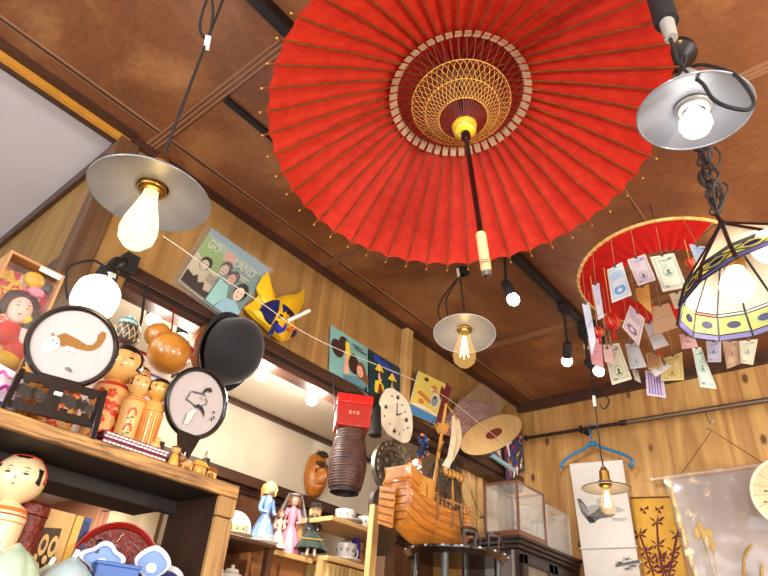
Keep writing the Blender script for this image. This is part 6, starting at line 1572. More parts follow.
# long-necked bronze animals
M_brz = mat('dark patinated bronze', (52, 34, 28), .35, .3, var=.25, vs=60)
def animal(label, base, H, az):
    base = Vector(base); f = V(math.cos(az), math.sin(az), 0); s2 = V(-math.sin(az), math.cos(az), 0)
    t = thing('bronze_giraffe', label, 'figurine', base, 'long-necked bronze animals'); b = MB()
    hb = H * .46
    b.tube(smooth([base - f * H * .17 + V(0, 0, hb * .92), base - f * H * .06 + V(0, 0, hb * .98), base + f * H * .08 + V(0, 0, hb * 1.05), base + f * H * .16 + V(0, 0, hb * 1.15), base + f * H * .21 + V(0, 0, H * .72), base + f * H * .24 + V(0, 0, H * .92)], 5), [H * (.05 + .030 * math.sin(PI * min(1, i / 16))) * (1 if i < 14 else .55 - .018 * (i - 14)) for i in range(26)], M_brz, 12)
    b.ell(base + V(0, 0, hb * 1.02), (H * .21, H * .085, H * .10), M_brz, 16, Matrix.Rotation(az, 3, 'Z'))
    for sg in (-1, 1):
        for d in (-.15, .13):
            k0 = base + f * H * d + s2 * sg * H * .045; b.tube([k0 + V(0, 0, hb * .95), k0 + f * H * (.015 if d < 0 else -.005) + V(0, 0, hb * .5), k0 + V(0, 0, hb * .08), k0 + V(0, 0, 0)], [H * .038, H * .018, H * .012, H * .016], M_brz, 8)
    b.build('body', t)
    b = MB(); hd = base + f * H * .25 + V(0, 0, H * .93); b.tube([hd - f * H * .03, hd + f * H * .03 + V(0, 0, H * .01), hd + f * H * .11 - V(0, 0, H * .035)], [H * .03, H * .042, H * .02], M_brz, 10)
    for sg in (-1, 1): b.tube([hd + s2 * sg * H * .018, hd + s2 * sg * H * .03 + V(0, 0, H * .075)], [H * .012, H * .008], M_brz, 6); b.tube([hd + s2 * sg * H * .03, hd + s2 * sg * H * .07 - f * H * .02 + V(0, 0, H * .01)], [H * .014, H * .005], M_brz, 6)
    b.build('head', t)
    b = MB(); b.tube(smooth([base - f * H * .2 + V(0, 0, hb * .95), base - f * H * .26 + V(0, 0, hb * .7), base - f * H * .25 + V(0, 0, hb * .35)]), [H * .014] * 12 + [H * .02], M_brz, 6); b.build('tail', t)
pz = TC.z + .0005
q = V(-.985, 1.535, pz); animal('taller bronze long-necked animal at the bow of the ship', q, .128, -2.2)
q = V(-.925, 1.565, pz); animal('smaller bronze long-necked animal at the right edge of the round table', q, .105, -2.4)

# ------------------------------------------------------------------ embossed plate on a dark carved board by the pillar
xp = LW + .035; c = W(392, 468, x=xp); s_ = 604 / (c - EYE).length
t = thing('embossed_plaque', 'round grey embossed plate on a dark carved handle, behind the ship stern', 'plaque', (xp, c.y, W(384, 556, x=xp).z))
M_emb = mat('grey embossed metal', (104, 96, 84), .4, .55, var=.35, vs=60, bump=.8, bs=70)
Rp = .092
b = MB(); b.lathe([(0, .004), (Rp * .3, .010), (Rp * .55, .006), (Rp * .75, .012), (Rp * .8, .006), (Rp * .98, .010), (Rp, .004), (Rp, -.006), (0, -.006)], M_emb, c, V(1, -.12, 0), 48)
for k in range(20): a = 2 * PI * k / 20; b.ell(c + V(.010, math.cos(a) * Rp * .88, math.sin(a) * Rp * .88), (.005, .009, .009), M_emb, 8)
for k in range(9): a = 2 * PI * k / 9; b.ell(c + V(.012, math.cos(a) * Rp * .5, math.sin(a) * Rp * .5), (.005, .013, .013), M_emb, 10)
b.ell(c + V(.012, 0, 0), (.008, .02, .026), M_emb, 12); b.build('plate', t)
b = MB(); ln = [(380, 486), (386, 492), (388, 505), (386, 525), (390, 540), (389, 553), (381, 556), (375, 552), (376, 530), (373, 510), (374, 494)]
b.poly(list(reversed(smooth([W(x, y, x=xp - .004) for x, y in ln + ln[:1]], 3)[:-1])), .02, mat('dark carved handle', (58, 44, 34), .5, var=.35, vs=70, bump=.6, bs=60), nrm=V(1, 0, 0)); b.build('handle', t)
# wooden plank board with slats beside it
c = W(386, 516, x=xp + .05); t = thing('pine_upright', 'short pale pine upright of a stand between pillar and ship', 'board', (xp + .01, c.y, 0))
q0, q1 = W(368, 556, x=xp + .01), W(374, 556, x=xp + .01)
b = MB(); b.bb((xp, q0.y, 0), (xp + .02, q1.y, W(374, 505, x=xp + .01).z), M_litwood); b.build('upright_board', t)

# ------------------------------------------------------------------ corner cabinet with glass cases
cx, cyy, cz = -1.085, 2.022, 1.5 + .471
M_cab = wood('very dark cabinet wood', (24, 16, 13), (44, 31, 25), 'Z', 30, 2, .35); M_cabt = wood('dark cabinet moulding', (30, 20, 16), (52, 36, 28), 'Y', 30, 2, .45)
t = thing('corner_cabinet', 'tall dark cabinet with moulded top in the back corner carrying glass cases', 'cabinet', (-1.2, 2.26, 0))
b = MB(); b.bb((LW + .01, cyy, cz - .012), (cx, 2.53, cz), M_cabt); b.bb((LW + .012, cyy + .008, cz - .026), (cx - .008, 2.53, cz - .012), M_cabt); b.bb((LW + .012, cyy + .018, cz - .04), (cx - .018, 2.53, cz - .026), M_cabt); b.build('moulded_top', t, bevel=.002)
b = MB(); b.bb((LW + .015, cyy + .03, 0), (cx - .03, 2.52, cz - .04), M_cab); b.build('body', t)
for k in range(2):
    ya = cyy + .045 + k * .235; yb2 = ya + .225; x = cx - .03; d = MB()
    d.bb((x, ya, cz - .9), (x + .014, ya + .032, cz - .055), M_cab); d.bb((x, yb2 - .032, cz - .9), (x + .014, yb2, cz - .055), M_cab); d.bb((x, ya, cz - .087), (x + .014, yb2, cz - .055), M_cab); d.bb((x, ya, cz - .9), (x + .014, yb2, cz - .86), M_cab)
    dd = d.build('door', t, bevel=.002)
    d = MB(); d.bb((x, ya + .03, cz - .87), (x + .006, yb2 - .03, cz - .085), mat('grey door panel', (112, 104, 92), .35, var=.1)); d.build('panel', dd)
    d = MB(); d.ell((x + .02, yb2 - .016 if k == 0 else ya + .016, cz - .45), .009, M_brass, 12); d.build('knob', dd)
b = MB(); b.bb((cx - .16, cyy + .022, cz - .9), (cx - .045, cyy + .028, cz - .06), mat('silvery side inlay', (96, 92, 88), .35)); b.bb((cx - .05, cyy + .020, cz - .9), (cx - .044, cyy + .030, cz - .045), mat('silver strip', (170, 168, 164), .3, .6)); b.build('side_inlay', t)
M_glass = film('case glass', (226, 232, 228), .10, .05, .5); M_csf = mat('reddish case frame', (104, 58, 40), .35, coat=.3)
def case(label, x0, x1, y0, y1, z0, z1, fr, w, base):
    t = thing('glass_case', label, 'display case', ((x0 + x1) / 2, (y0 + y1) / 2, z0), 'glass cases on the corner cabinet')
    b = MB(); b.bb((x0, y0, z0), (x1, y1, z0 + base), fr); b.build('case_base', t, bevel=.001)
    b = MB()
    for x in (x0, x1 - w):
        for y in (y0, y1 - w): b.bb((x, y, z0 + base), (x + w, y + w, z1), fr)
    for z in (z1 - w,):
        for x in (x0, x1 - w): b.bb((x, y0 + w, z), (x + w, y1 - w, z + w), fr)
        for y in (y0, y1 - w): b.bb((x0 + w, y, z), (x1 - w, y + w, z + w), fr)
    b.build('case_frame', t)
    for (l, h) in (((x0 + w, y0 + w * .4, z0 + base), (x1 - w, y0 + w * .5, z1 - w)), ((x0 + w, y1 - w * .5, z0 + base), (x1 - w, y1 - w * .4, z1 - w)), ((x1 - w * .5, y0 + w, z0 + base), (x1 - w * .4, y1 - w, z1 - w)), ((x0 + w * .4, y0 + w, z0 + base), (x0 + w * .5, y1 - w, z1 - w))):
        b = MB(); b.bb(l, h, M_glass); b.build('glass_pane', t)
    return t
case('glass display case with reddish wooden frame nearest on the corner cabinet', -1.238, cx - .010, cyy + .012, cyy + .225, cz, cz + .195, M_csf, .0075, .020)
case('lower glass case with thin pale frame behind the wooden-framed one', -1.25, cx - .012, cyy + .24, cyy + .44, cz, cz + .160, mat('thin pale metal frame', (188, 186, 178), .3, .4), .004, .006)

# ------------------------------------------------------------------ back wall: pole, hanger, scroll, textile, wrapped cloth
yp = BW - .075
pa = W(527, 438, y=yp); pb = W(790, 396.5, y=yp); pm = pa.lerp(pb, .42)
t = thing('wall_pole', 'long dark metal clothes pole across the back wall', 'pole', pm)
M_pole = mat('dark bronze pole', (66, 56, 50), .35, .7); M_pole2 = mat('lighter bronze pole', (128, 110, 92), .35, .6)
b = MB(); b.tube([pa, pm], .0075, M_pole, 16); b.tube([pa - (pb - pa).normalized() * .012, pa], [.011, .013], M_blkmat, 14); b.build('thin_section', t)
b = MB(); b.tube([pm, pb], .0105, M_pole2, 16); b.tube([pm - (pb - pa).normalized() * .01, pm + (pb - pa).normalized() * .02], .012, M_pole, 16); b.build('thick_section', t)
for px in (581,):
    q = W(px, 438 - (px - 527) * .158, y=yp)
    b = MB(); b.torus(q, .014, .004, M_blkmat, (pb - pa).normalized(), 20, 8); b.tube([q + V(0, 0, .010), V(q.x, BW, q.z + .012)], .005, M_blkmat, 8); b.tube([V(q.x, BW - .006, q.z + .012), V(q.x, BW, q.z + .012)], .016, M_blkmat, 16); b.build('bracket', t)
def hook(label, px, py, rev=1, drop=.055):
    q = W(px, py, y=yp); b = MB(); pts = []
    for i in range(9): a = PI * i / 8; pts.append(q + V(-.013 * math.cos(a) * rev, 0, .004 + .010 * math.sin(a)))
    pts += [q + V(.013 * rev, -.002, -.01), q + V(.016 * rev, -.004, -drop + .012), q + V(.024 * rev, -.005, -drop), q + V(.034 * rev, -.005, -drop + .008), q + V(.036 * rev, -.005, -drop + .018)]
    b.tube(smooth(pts, 3), .0022, M_steel, 7); return tag(b.build('pole_hook', org=q), label, 'hook', 'hooks on the wall pole')
hook('thin metal hook on the thick part of the pole above the wrapped cloth', 702, 411)
# hanger
M_blue = mat('blue plastic hanger', (34, 118, 168), .35)
yh = yp - .002; L_ = W(561, 465, y=yh); R_ = W(632, 460, y=yh); A_ = W(592, 443, y=yh)
t = thing('clothes_hanger', 'blue plastic clothes hanger on the pole holding the bird scroll', 'hanger', A_)
b = MB(); b.tube(smooth([L_ + V(.004, 0, -.012), L_, L_.lerp(A_, .25) + V(0, 0, .010), A_.lerp(L_, .25), A_, A_.lerp(R_, .25), R_.lerp(A_, .2) + V(0, 0, .008), R_, R_ + V(-.002, 0, -.018), R_ + V(-.018, 0, -.020)], 5), .0062, M_blue, 10)
b.tube([A_ + V(-.012, 0, -.005), A_ + V(.018, 0, -.005)], .011, M_blue, 10); b.build('shoulders', t)
b = MB(); z0 = A_ + V(0, 0, .004); zq = W(592, 427.7, y=yh); b.tube(smooth([z0, z0 + V(0, 0, .014), V(zq.x - .014, yh, zq.z), V(zq.x, yh, zq.z + .014), V(zq.x + .014, yh, zq.z)]), .0032, M_blue, 8); b.build('hook', t)
b = MB(); bl = L_.lerp(R_, .17) + V(0, 0, -.006); br = L_.lerp(R_, .88) + V(0, 0, -.006); b.tube([bl, br], .0045, M_blue, 10); b.build('bar', t)
# scroll over the hanger
M_scr = mat('white scroll paper', (212, 206, 198), .75, rgb2=(200, 193, 184), vs=4); 
ys = yh - .006
q4 = [W(569.5, 465, y=ys), W(622.5, 461, y=ys), W(641, 580, y=ys), W(586, 582, y=ys)]
t = thing('hanging_scroll', 'white paper scroll with an ink bird drawing hanging from the blue hanger', 'scroll', (q4[0] + q4[1]) / 2)
b = MB(); pc = Pic(b, *q4, M_scr, .0015)
def sp_(px, py): # pixel inside the sheet to sheet coordinates
    p = W(px, py, y=ys); d = p - q4[0]; e = q4[1] - q4[0]; v = (q4[0].z - p.z) / (q4[0].z - q4[3].z); a = q4[0].lerp(q4[3], v); c_ = q4[1].lerp(q4[2], v); return ((p.x - a.x) / (c_.x - a.x), v)
def sp_poly(pts, mt): pc.poly([sp_(x, y) for x, y in pts], mt)
sp_poly([(577, 499), (580, 498), (586, 505), (591, 513), (596, 519), (594, 523), (588, 521), (581, 512)], M_ink); sp_poly([(583, 510), (590, 505), (600, 503), (608, 508), (604, 516), (594, 519)], mat('pale bird wash', (158, 152, 146), .7)); sp_poly([(586, 516), (594, 512), (601, 505), (606, 512), (616, 513), (611, 516), (600, 518), (594, 522)], M_ink)
sp_poly([(578, 502), (584, 504), (590, 512), (584, 511)], mat('mid ink', (126, 122, 118), .7)); sp_poly([(586, 516), (592, 516), (596, 522), (590, 523)], M_inkd)
sp_poly([(604, 507), (612, 503), (620, 506), (626, 509), (618, 511), (610, 512)], M_inkl); sp_poly([(610, 516), (618, 517), (628, 516), (624, 520), (614, 520)], M_inkl); sp_poly([(597, 498), (603, 495), (606, 500), (601, 505), (597, 504)], M_inkl)
pc.line([sp_(580, 549), sp_(637, 547)], .012, mat('fold shade line', (150, 142, 134), .8))
for (x, y) in ((620, 563), (627, 559), (633, 566), (628, 569), (637, 562)):
    for k in range(7): a = 2 * PI * k / 7; pc.line([sp_(x, y), sp_(x + 5 * math.cos(a), y + 3 * math.sin(a))], .014, M_inkl, 3)
pc.line([sp_(616, 566), sp_(640, 561)], .02, M_ink)
b.build('paper', t)
b = MB(); f0 = W(579.5, 548.5, y=ys - .002); f1 = W(637.5, 546.5, y=ys - .002); b.tube([f0, f1], .003, M_scr, 8); b.build('lower_roller_fold', t)
b = MB(); b.tube([q4[0] + V(-.001, .002, .002), q4[1] + V(.001, .002, .002)], .004, M_scr, 8); b.build('top_fold', t)
# yellow textile
yt = BW - .006
q4 = [W(630, 497, y=yt), W(670, 494.5, y=yt), W(690, 590, y=yt), W(648, 592, y=yt)]
t = thing('painted_hanging', 'mustard wall hanging with dark red plants and butterflies behind the scroll', 'wall hanging', (q4[0] + q4[1]) / 2)
M_must = mat('mustard cloth', (190, 138, 34), .7, rgb2=(206, 158, 56), vs=12); M_plum = mat('plum dye', (92, 30, 18), .75)
b = MB(); pc = Pic(b, *q4, M_must, .0012); 
def tp(px, py):
    p = W(px, py, y=yt); v = (q4[0].z - p.z) / (q4[0].z - q4[3].z); a = q4[0].lerp(q4[3], v); c_ = q4[1].lerp(q4[2], v); return ((p.x - a.x) / (c_.x - a.x), v)
pc.line([tp(630, 498), tp(670, 495.5)], .02, M_plum)
for x0, y0 in ((644, 509), (659, 508)):
    for pts in ([(0, 0), (-4, -2), (-3, 3)], [(0, 0), (4, -4), (5, 0)], [(0, 0), (-1, 4), (3, 5)]): pc.poly([tp(x0 + a, y0 + b_) for a, b_ in pts], M_plum)
for st in ([(668, 594), (662, 570), (658, 545), (657, 522)], [(660, 594), (652, 570), (646, 552), (640, 535)], [(668, 594), (670, 570), (674, 552), (677, 535)], [(664, 594), (668, 580), (660, 560)]):
    pc.line([tp(*p) for p in st], .05, M_plum, 2)
    for (x, y) in st[1:] + [((st[1][0] + st[2][0]) / 2, (st[1][1] + st[2][1]) / 2)]:
        for k, (dx, dy) in enumerate(((-8, -5), (8, -7), (-6, 4), (7, 2), (1, -9))): pc.poly([tp(x - 1, y), tp(x + dx * .5, y + dy * .5 - 1.5), tp(x + dx, y + dy), tp(x + dx * .5 + 1, y + dy * .5 + 1.5)], M_plum, 3)
b.build('cloth', t)
# wrapped cloth on a rod
yw = BW - .045
r0 = W(652, 479.5, y=yw); r1 = W(800, 460, y=yw)
t = thing('wrapped_cloth', 'plastic-wrapped pale cloth hanging from a thin rod at the right of the back wall', 'wall hanging', r0.lerp(r1, .5))
b = MB(); b.tube([r0, r1], .0062, mat('pink beige rod', (214, 176, 140), .4), 12); b.ell(r0, .0075, M_wplast, 10); b.build('rod', t)
q4 = [W(667, 479, y=yw), W(800, 462, y=yw), W(815, 600, y=yw), W(703, 605, y=yw)]
M_clo = mat('pale mauve cloth', (190, 174, 162), .7, rgb2=(172, 158, 150), vs=5)
def cq(u, v): return q4[0].lerp(q4[1], u).lerp(q4[3].lerp(q4[2], u), v)
b = MB(); b.grid(lambda u, v: cq(u, v) + V(0, .004 * math.sin(u * 18) * v + .003 * math.sin(u * 7 + v * 5), 0), 40, 24, M_clo); b.build('cloth', t, solid=.002)
b = MB(); b.grid(lambda u, v: cq(-.008 + .038 * u, v) + V(0, -.004 - .003 * math.sin(v * 40 + u * 4), 0), 4, 60, mat('gold brocade edge', (196, 156, 78), .4, rgb2=(226, 206, 150), vs=70)); b.build('brocade_edge', t, solid=.001)
b = MB(); G_ = mat('gold plant print', (190, 150, 40), .5)
for st in ([(699, 528), (706, 550), (712, 570), (720, 592)], [(708, 534), (714, 556), (718, 592)], [(752, 545), (744, 560), (748, 592), (760, 592), (762, 566)]):
    P_ = [W(x, y, y=yw - .008) for x, y in st]; b.tube(smooth(P_, 3), .004 if len(st) < 5 else .012, G_, 6, flat=.4)
for (x, y) in ((700, 527), (704, 535), (709, 533), (712, 545), (697, 533)): q = W(x, y, y=yw - .008); b.ell(q, (.012, .002, .022), G_, 8)
b.build('gold_print', t)
M_wrap = film('crinkled wrap', (230, 226, 224), .08, .12, .25)
b = MB(); rr = random.Random(6); jit = {}
def wf(u, v):
    k = (round(u, 3), round(v, 3)); jit.setdefault(k, rr.uniform(-.0045, .0045)); return cq(-.02 + 1.02 * u, -.03 + 1.03 * v) + V(0, -.016 + jit[k], 0)
b.grid(wf, 18, 16, M_wrap); b.build('plastic_wrap', t)
b = MB(); tt = W(712, 430.5, y=yw - .01); b.tube([W(680, 476, y=yw), tt, W(764, 464, y=yw)], .0022, mat('brown cord', (122, 84, 48), .7), 6); hk = W(712, 425, y=yp); b.tube([tt, W(706, 428, y=yp)], .002, mat('brown cord', (122, 84, 48)), 6); b.build('cord', t)
# round fan at the right edge
yf = 2.36; c = W(792, 493, y=yf); s_ = 604 / (c - EYE).length; Rf = 28 / s_
t = thing('round_paper_fan', 'cream round paper fan hanging at the far right in front of the wrapped cloth', 'fan', c)
nf = (EYE - c); nf.z *= .2; nf.normalize()
b = MB(); b.lathe([(0, 0), (Rf, 0)], mat('cream fan paper', (222, 206, 164), .7, rgb2=(206, 188, 146), vs=30), c, nf, 48); b.lathe([(0, -.002), (Rf, -.002)], mat('cream fan paper', (222, 206, 164)), c, nf, 48)
d = Disc(c, nf, Rf)
for k in range(18):
    a = 2 * PI * k / 18; d.poly(b, [(.3 * math.cos(a - .01), .3 * math.sin(a - .01)), (.95 * math.cos(a - .008), .95 * math.sin(a - .008)), (.95 * math.cos(a + .008), .95 * math.sin(a + .008)), (.3 * math.cos(a + .01), .3 * math.sin(a + .01))], mat('fan rib print', (150, 120, 80), .6)); d.k = 0
for x, y in ((-.62, .1), (-.5, -.35), (-.7, -.2)): d.poly(b, [(x + .06 * math.cos(a), y + .03 * math.sin(a)) for a in [i * .8 for i in range(7)]], M_ink)
b.build('paper', t)
b = MB(); b.torus(c, Rf, .005, mat('pale fan rim', (236, 226, 196), .5), nf, 56, 8); b.build('rim', t)
b = MB(); hu = V(0, 0, 1); b.tube([c - hu * Rf * .9, c - hu * (Rf + .13)], .006, M_litwood, 10); b.build('handle', t)
b = MB(); b.tube([c + hu * Rf, V(c.x, yf, CEIL)], .0006, mat('grey hanging thread', (140, 124, 104), .7), 5); b.build('hanging_thread', t)
# ------------------------------------------------------------------ red hoop frame with banknotes
HN = V(0, .1, 1).normalized(); HR = .215; HC = EYE + V(-1.473, 6.676, 4.393) * HR
hx = HN.cross(V(0, 1, 0)).normalized(); hyv = HN.cross(hx).normalized()
def hp_(a, r, h=0): return HC + (hx * math.cos(a) + hyv * math.sin(a)) * r + HN * h
# direction angle towards a pixel on the rim plane
def hang(px, py):
    r = ray(px, py); p = EYE + r * ((HC - EYE).dot(HN) / r.dot(HN)); d = p - HC; return math.atan2(d.dot(hyv), d.dot(hx)), d.length
t = thing('banknote_hoop', 'round bamboo frame with red cloth band hung with banknotes, right of the big umbrella', 'hanging frame', HC)
M_goldr = wood('golden bamboo rim', (200, 150, 70), (232, 196, 120), 'Z', 60, 60, .4)
M_redc = paper_trans('bright red cloth', (206, 16, 20), (226, 26, 28), .35, 30)
b = MB(); b.torus(HC, HR, .0042, M_goldr, HN, 72, 8)
for k in range(60): a = 2 * PI * k / 60; b.torus(hp_(a, HR), .0050, .0009, mat('rim binding', (214, 176, 110), .5), hp_(a + .1, 1) - hp_(a, 1), 10, 4)
b.build('rim', t)
a_gap0 = hang(712, 221)[0]; a_gap1 = hang(752, 262)[0]
if (a_gap1 - a_gap0 + PI) % (2 * PI) - PI < 0: a_gap0, a_gap1 = a_gap1, a_gap0
span = 2 * PI - ((a_gap1 - a_gap0) % (2 * PI))
b = MB()
def band(u, v): a = a_gap1 + span * u; r = HR * (.992 - .46 * v); return hp_(a, r, -.003 - .004 * v - .004 * math.sin(u * 36 * PI) ** 2 * v)
b.grid(band, 144, 6, M_redc); b.build('red_cloth', t)
M_rib2 = mat('brown split bamboo', (132, 84, 46), .5)
for k in range(36):
    a = 2 * PI * (k + .3) / 36; b = MB(); b.bar(hp_(a, HR * 1.01, .005), hp_(a, .018, .034), .0018, .0022, M_rib2, up=HN); b.build('rib', t)
b = MB(); b.lathe([(.006, .050), (.020, .044), (.022, .026), (.012, .016), (.004, .010)], mat('red hub', (170, 30, 24), .4), HC, HN, 24); b.build('hub', t)
M_rb = mat('red silk ball', (190, 22, 20), .5)
for (px, py, dd, r_) in ((612, 322, 1.60, .020), (598, 332, 1.62, .014), (668, 280, 1.66, .013), (690, 262, 1.60, .010), (658, 342, 1.72, .016), (684, 318, 1.70, .014)):
    q = W(px, py, d=dd); b = MB(); b.ell(q, (r_, r_, r_ * 1.1), M_rb, 16); b.tube([q + V(0, 0, r_), V(q.x, q.y, HC.z + .01)], .0010, M_thr, 5)
    for k in range(8): a = 2 * PI * k / 8; b.tube([q + V(0, 0, -r_), q + V(.3 * r_ * math.cos(a), .3 * r_ * math.sin(a), -r_ * 2.4)], .0010, M_rb, 4)
    for k in range(3): b.torus(q, r_ * 1.01, .0009, M_thr, (math.cos(k * PI / 3), math.sin(k * PI / 3), .2), 20, 4)
    b.build('tassel_ball', t)
top = V(HC.x, HC.y, CEIL); b = MB()
kk = W(645, 220, d=1.55)
for a in (hang(645, 223)[0], hang(645, 223)[0] + 2.1, hang(645, 223)[0] - 2.1): b.tube([hp_(a, HR * .99, .004), HC + HN * .16], .0013, mat('brown hanging cord', (70, 48, 34), .7), 5)
b.tube([HC + HN * .16, V((HC + HN * .16).x, (HC + HN * .16).y, CEIL)], .0022, mat('brown hanging cord', (70, 48, 34)), 6); b.build('hanging_cord', t)
# the notes: corners in the photograph, distance, paper colour, print colour, label
NC = {}
def nm(rgb): return mat('note ink %d %d %d' % rgb, rgb, .7)
cream = (222, 214, 196)
notes = [
 ([(607, 270), (622, 262), (632, 295), (612, 303)], 1.53, (214, 210, 204), (90, 140, 190), 'pale banknote with a bright blue ornament, leftmost of the upper three under the red cloth'),
 ([(627, 260), (645, 254), (656, 280), (638, 286)], 1.52, (220, 208, 200), (120, 96, 140), 'banknote with a violet portrait, middle of the upper three under the red cloth'),
 ([(650, 257), (674, 253), (687, 287), (663, 292)], 1.51, (222, 220, 202), (96, 130, 112), 'large cream and green banknote under the red cloth left of the glass lampshade'),
 ([(689, 244), (707, 247), (711, 264), (699, 271)], 1.47, (200, 208, 216), (80, 110, 160), 'blue banknote hanging just above the left edge of the glass lampshade'),
 ([(592, 285), (599, 283), (604, 317), (598, 320)], 1.55, (220, 218, 222), (140, 140, 190), 'narrow edge-on white banknote at the left rim of the hoop'),
 ([(582, 304), (589, 302), (596, 340), (592, 356)], 1.60, (214, 220, 230), (120, 150, 200), 'bluish white slip at the far left of the hanging banknotes'),
 ([(635, 289), (649, 284), (652, 314), (637, 300)], 1.58, (216, 164, 86), (180, 120, 50), 'folded orange-yellow paper between violet portrait note and kraft paper'),
 ([(651, 307), (669, 303), (679, 327), (655, 335)], 1.56, (190, 148, 100), (160, 116, 70), 'plain brown kraft paper sheet in the middle of the notes'),
 ([(630, 305), (645, 319), (639, 346), (622, 327)], 1.57, (222, 206, 200), (130, 96, 110), 'diamond-tilted pinkish banknote with dark centre below the blue ornament note'),
 ([(644, 325), (654, 320), (669, 345), (654, 350)], 1.62, (206, 204, 204), (96, 100, 120), 'grey-blue banknote with portrait at the bottom, below the kraft paper'),
 ([(603, 345), (619, 343), (632, 379), (612, 385)], 1.64, (210, 204, 176), (86, 92, 70), 'greenish banknote with black portrait at the lower left end'),
 ([(625, 344), (637, 342), (647, 367), (630, 369)], 1.68, (196, 196, 194), (130, 136, 150), 'pale grey banknote right of the greenish portrait note'),
 ([(646, 354), (660, 350), (662, 366), (648, 370)], 1.70, (190, 150, 90), (120, 70, 40), 'small brown and gold banknote above the purple striped note'),
 ([(657, 360), (672, 366), (656, 377), (650, 370)], 1.73, (214, 206, 196), (150, 140, 130), 'slanted off-white banknote right of the small brown one'),
 ([(664, 358), (682, 352), (684, 380), (661, 381)], 1.77, (206, 188, 120), (150, 120, 70), 'yellowish banknote in a clear pouch at the bottom middle'),
 ([(692, 348), (701, 347), (717, 389), (700, 387)], 1.76, (206, 212, 200), (90, 130, 120), 'long green banknote hanging lowest toward the right'),
 ([(679, 334), (694, 335), (698, 347), (682, 349)], 1.66, (214, 176, 168), (170, 110, 110), 'small pink banknote just left of the lampshade lower rim'),
 ([(645, 370), (663, 374), (666, 398), (647, 395)], 1.80, (214, 200, 218), (120, 90, 150), 'purple striped banknote hanging lowest of all in the middle'),
 ([(706, 341), (721, 341), (721, 362), (708, 362)], 1.74, (206, 200, 206), (90, 110, 160), 'pale blue banknote directly below the glass lampshade on its left'),
 ([(722, 341), (738, 341), (742, 363), (727, 369)], 1.78, (190, 160, 130), (150, 116, 86), 'brownish banknote below the middle of the glass lampshade'),
 ([(739, 341), (758, 339), (753, 365), (741, 363)], 1.76, (206, 200, 178), (130, 136, 116), 'beige-green banknote below the glass lampshade, rightmost of the notes'),
 ([(603, 349), (611, 346), (615, 365), (605, 362)], 1.62, (214, 176, 170), (180, 130, 130), 'small pink slip overlapping the greenish portrait note'),
 ([(588, 339), (601, 338), (604, 369), (592, 364)], 1.68, (206, 150, 156), (180, 100, 110), 'pinkish red banknote below the far left slip'),
 ([(669, 294), (685, 290), (689, 305), (675, 309)], 1.60, (176, 160, 138), (120, 110, 96), 'grey-brown banknote right of the kraft paper beside the lampshade'),
 ([(632, 370), (638, 370), (641, 383), (635, 380)], 1.74, (188, 180, 170), (140, 134, 130), 'narrow grey slip behind the greenish portrait note'),
]
for i, (q4, d, pap, ink, lab) in enumerate(notes):
    cx_ = sum(p[0] for p in q4) / 4; cy_ = sum(p[1] for p in q4) / 4; c = W(cx_, cy_, d=d)
    yaw = random.Random(i).uniform(-.35, .35); n = V(-c.x, -c.y, 0).normalized(); n = Matrix.Rotation(yaw, 3, 'Z') @ n; n.z = random.Random(i + 50).uniform(-.15, .1); n.normalize()
    def on(px, py): r = ray(px, py); return EYE + r * ((c - EYE).dot(n) / r.dot(n))
    P4 = [on(*p) for p in q4]; tm = (P4[0] + P4[1]) / 2
    t = thing('banknote', lab, 'banknote', tm, 'banknotes hanging from the hoop')
    b = MB(); m0 = paper_trans('note paper %d %d %d' % pap, pap, tuple(min(255, v + 10) for v in pap), .3, 60); pc = Pic(b, *P4, m0, .0006)
    ik = nm(ink); ik2 = nm(tuple(int((a * .45 + b_ * .55)) for a, b_ in zip(ink, pap))); ik3 = nm(tuple(int((a * .2 + b_ * .8)) for a, b_ in zip(ink, pap)))
    plain = 'kraft' in lab or 'orange' in lab or 'slip' in lab
    if not plain:
        pc.rect(.07, .05, .93, .95, ik3)
        for u in (.12, .88): pc.line([(u, .08), (u, .92)], .035, ik2, 3)
        for v in (.09, .91): pc.line([(.12, v), (.88, v)], .02, ik2, 3)
        if 'striped' in lab:
            for k in range(5): pc.rect(.14 + .15 * k, .08, .21 + .15 * k, .92, ik, 4)
        elif 'ornament' in lab:
            pc.oval(.5, .74, .30, .12, ik, k=4); pc.oval(.5, .74, .14, .06, m0, k=5); pc.oval(.32, .66, .08, .04, ik, k=5); pc.oval(.66, .66, .08, .04, ik, k=5); pc.rect(.2, .18, .8, .42, ik2, 4)
        else:
            pv = .72 if ('bottom' in lab or 'portrait' in lab) else .5
            pc.oval(.5, pv, .24, .15, ik2, k=4); pc.oval(.5, pv, .17, .11, m0, k=5); pc.oval(.5, pv - .02, .08, .05, ik, k=6); pc.poly([(.36, pv + .09), (.44, pv + .02), (.56, pv + .02), (.64, pv + .09)], ik, 6)
            for k in range(4): pc.rect(.24, .16 + .06 * k, .24 + .5 * (1 - .12 * k), .185 + .06 * k, ik if k == 0 else ik2, 4)
            pc.rect(.66, .12, .82, .17, ik, 5); pc.rect(.18, .88, .34, .92, ik, 5)
    else:
        pc.line([(.05, .5), (.95, .46)], .02, ik)
    b.build('note', t)
    b = MB(); r_ = math.hypot(tm.x - HC.x, tm.y - HC.y); zt_ = HC.z + .008 + (.03 * max(0, 1 - r_ / HR)); 
    if zt_ < tm.z + .01: zt_ = tm.z + .02
    hx_ = V(HC.x + (tm.x - HC.x) * min(1, .985 * HR / max(r_, .001)), HC.y + (tm.y - HC.y) * min(1, .985 * HR / max(r_, .001)), 0)
    b.tube([tm, V(hx_.x, hx_.y, HC.z + .006 - .1 * (hx_.y - HC.y))], .0006, mat('dull hanging thread', (150, 122, 84), .7), 4); b.box(tm, (.006, .004, .010), M_steel); b.build('thread_and_clip', t)

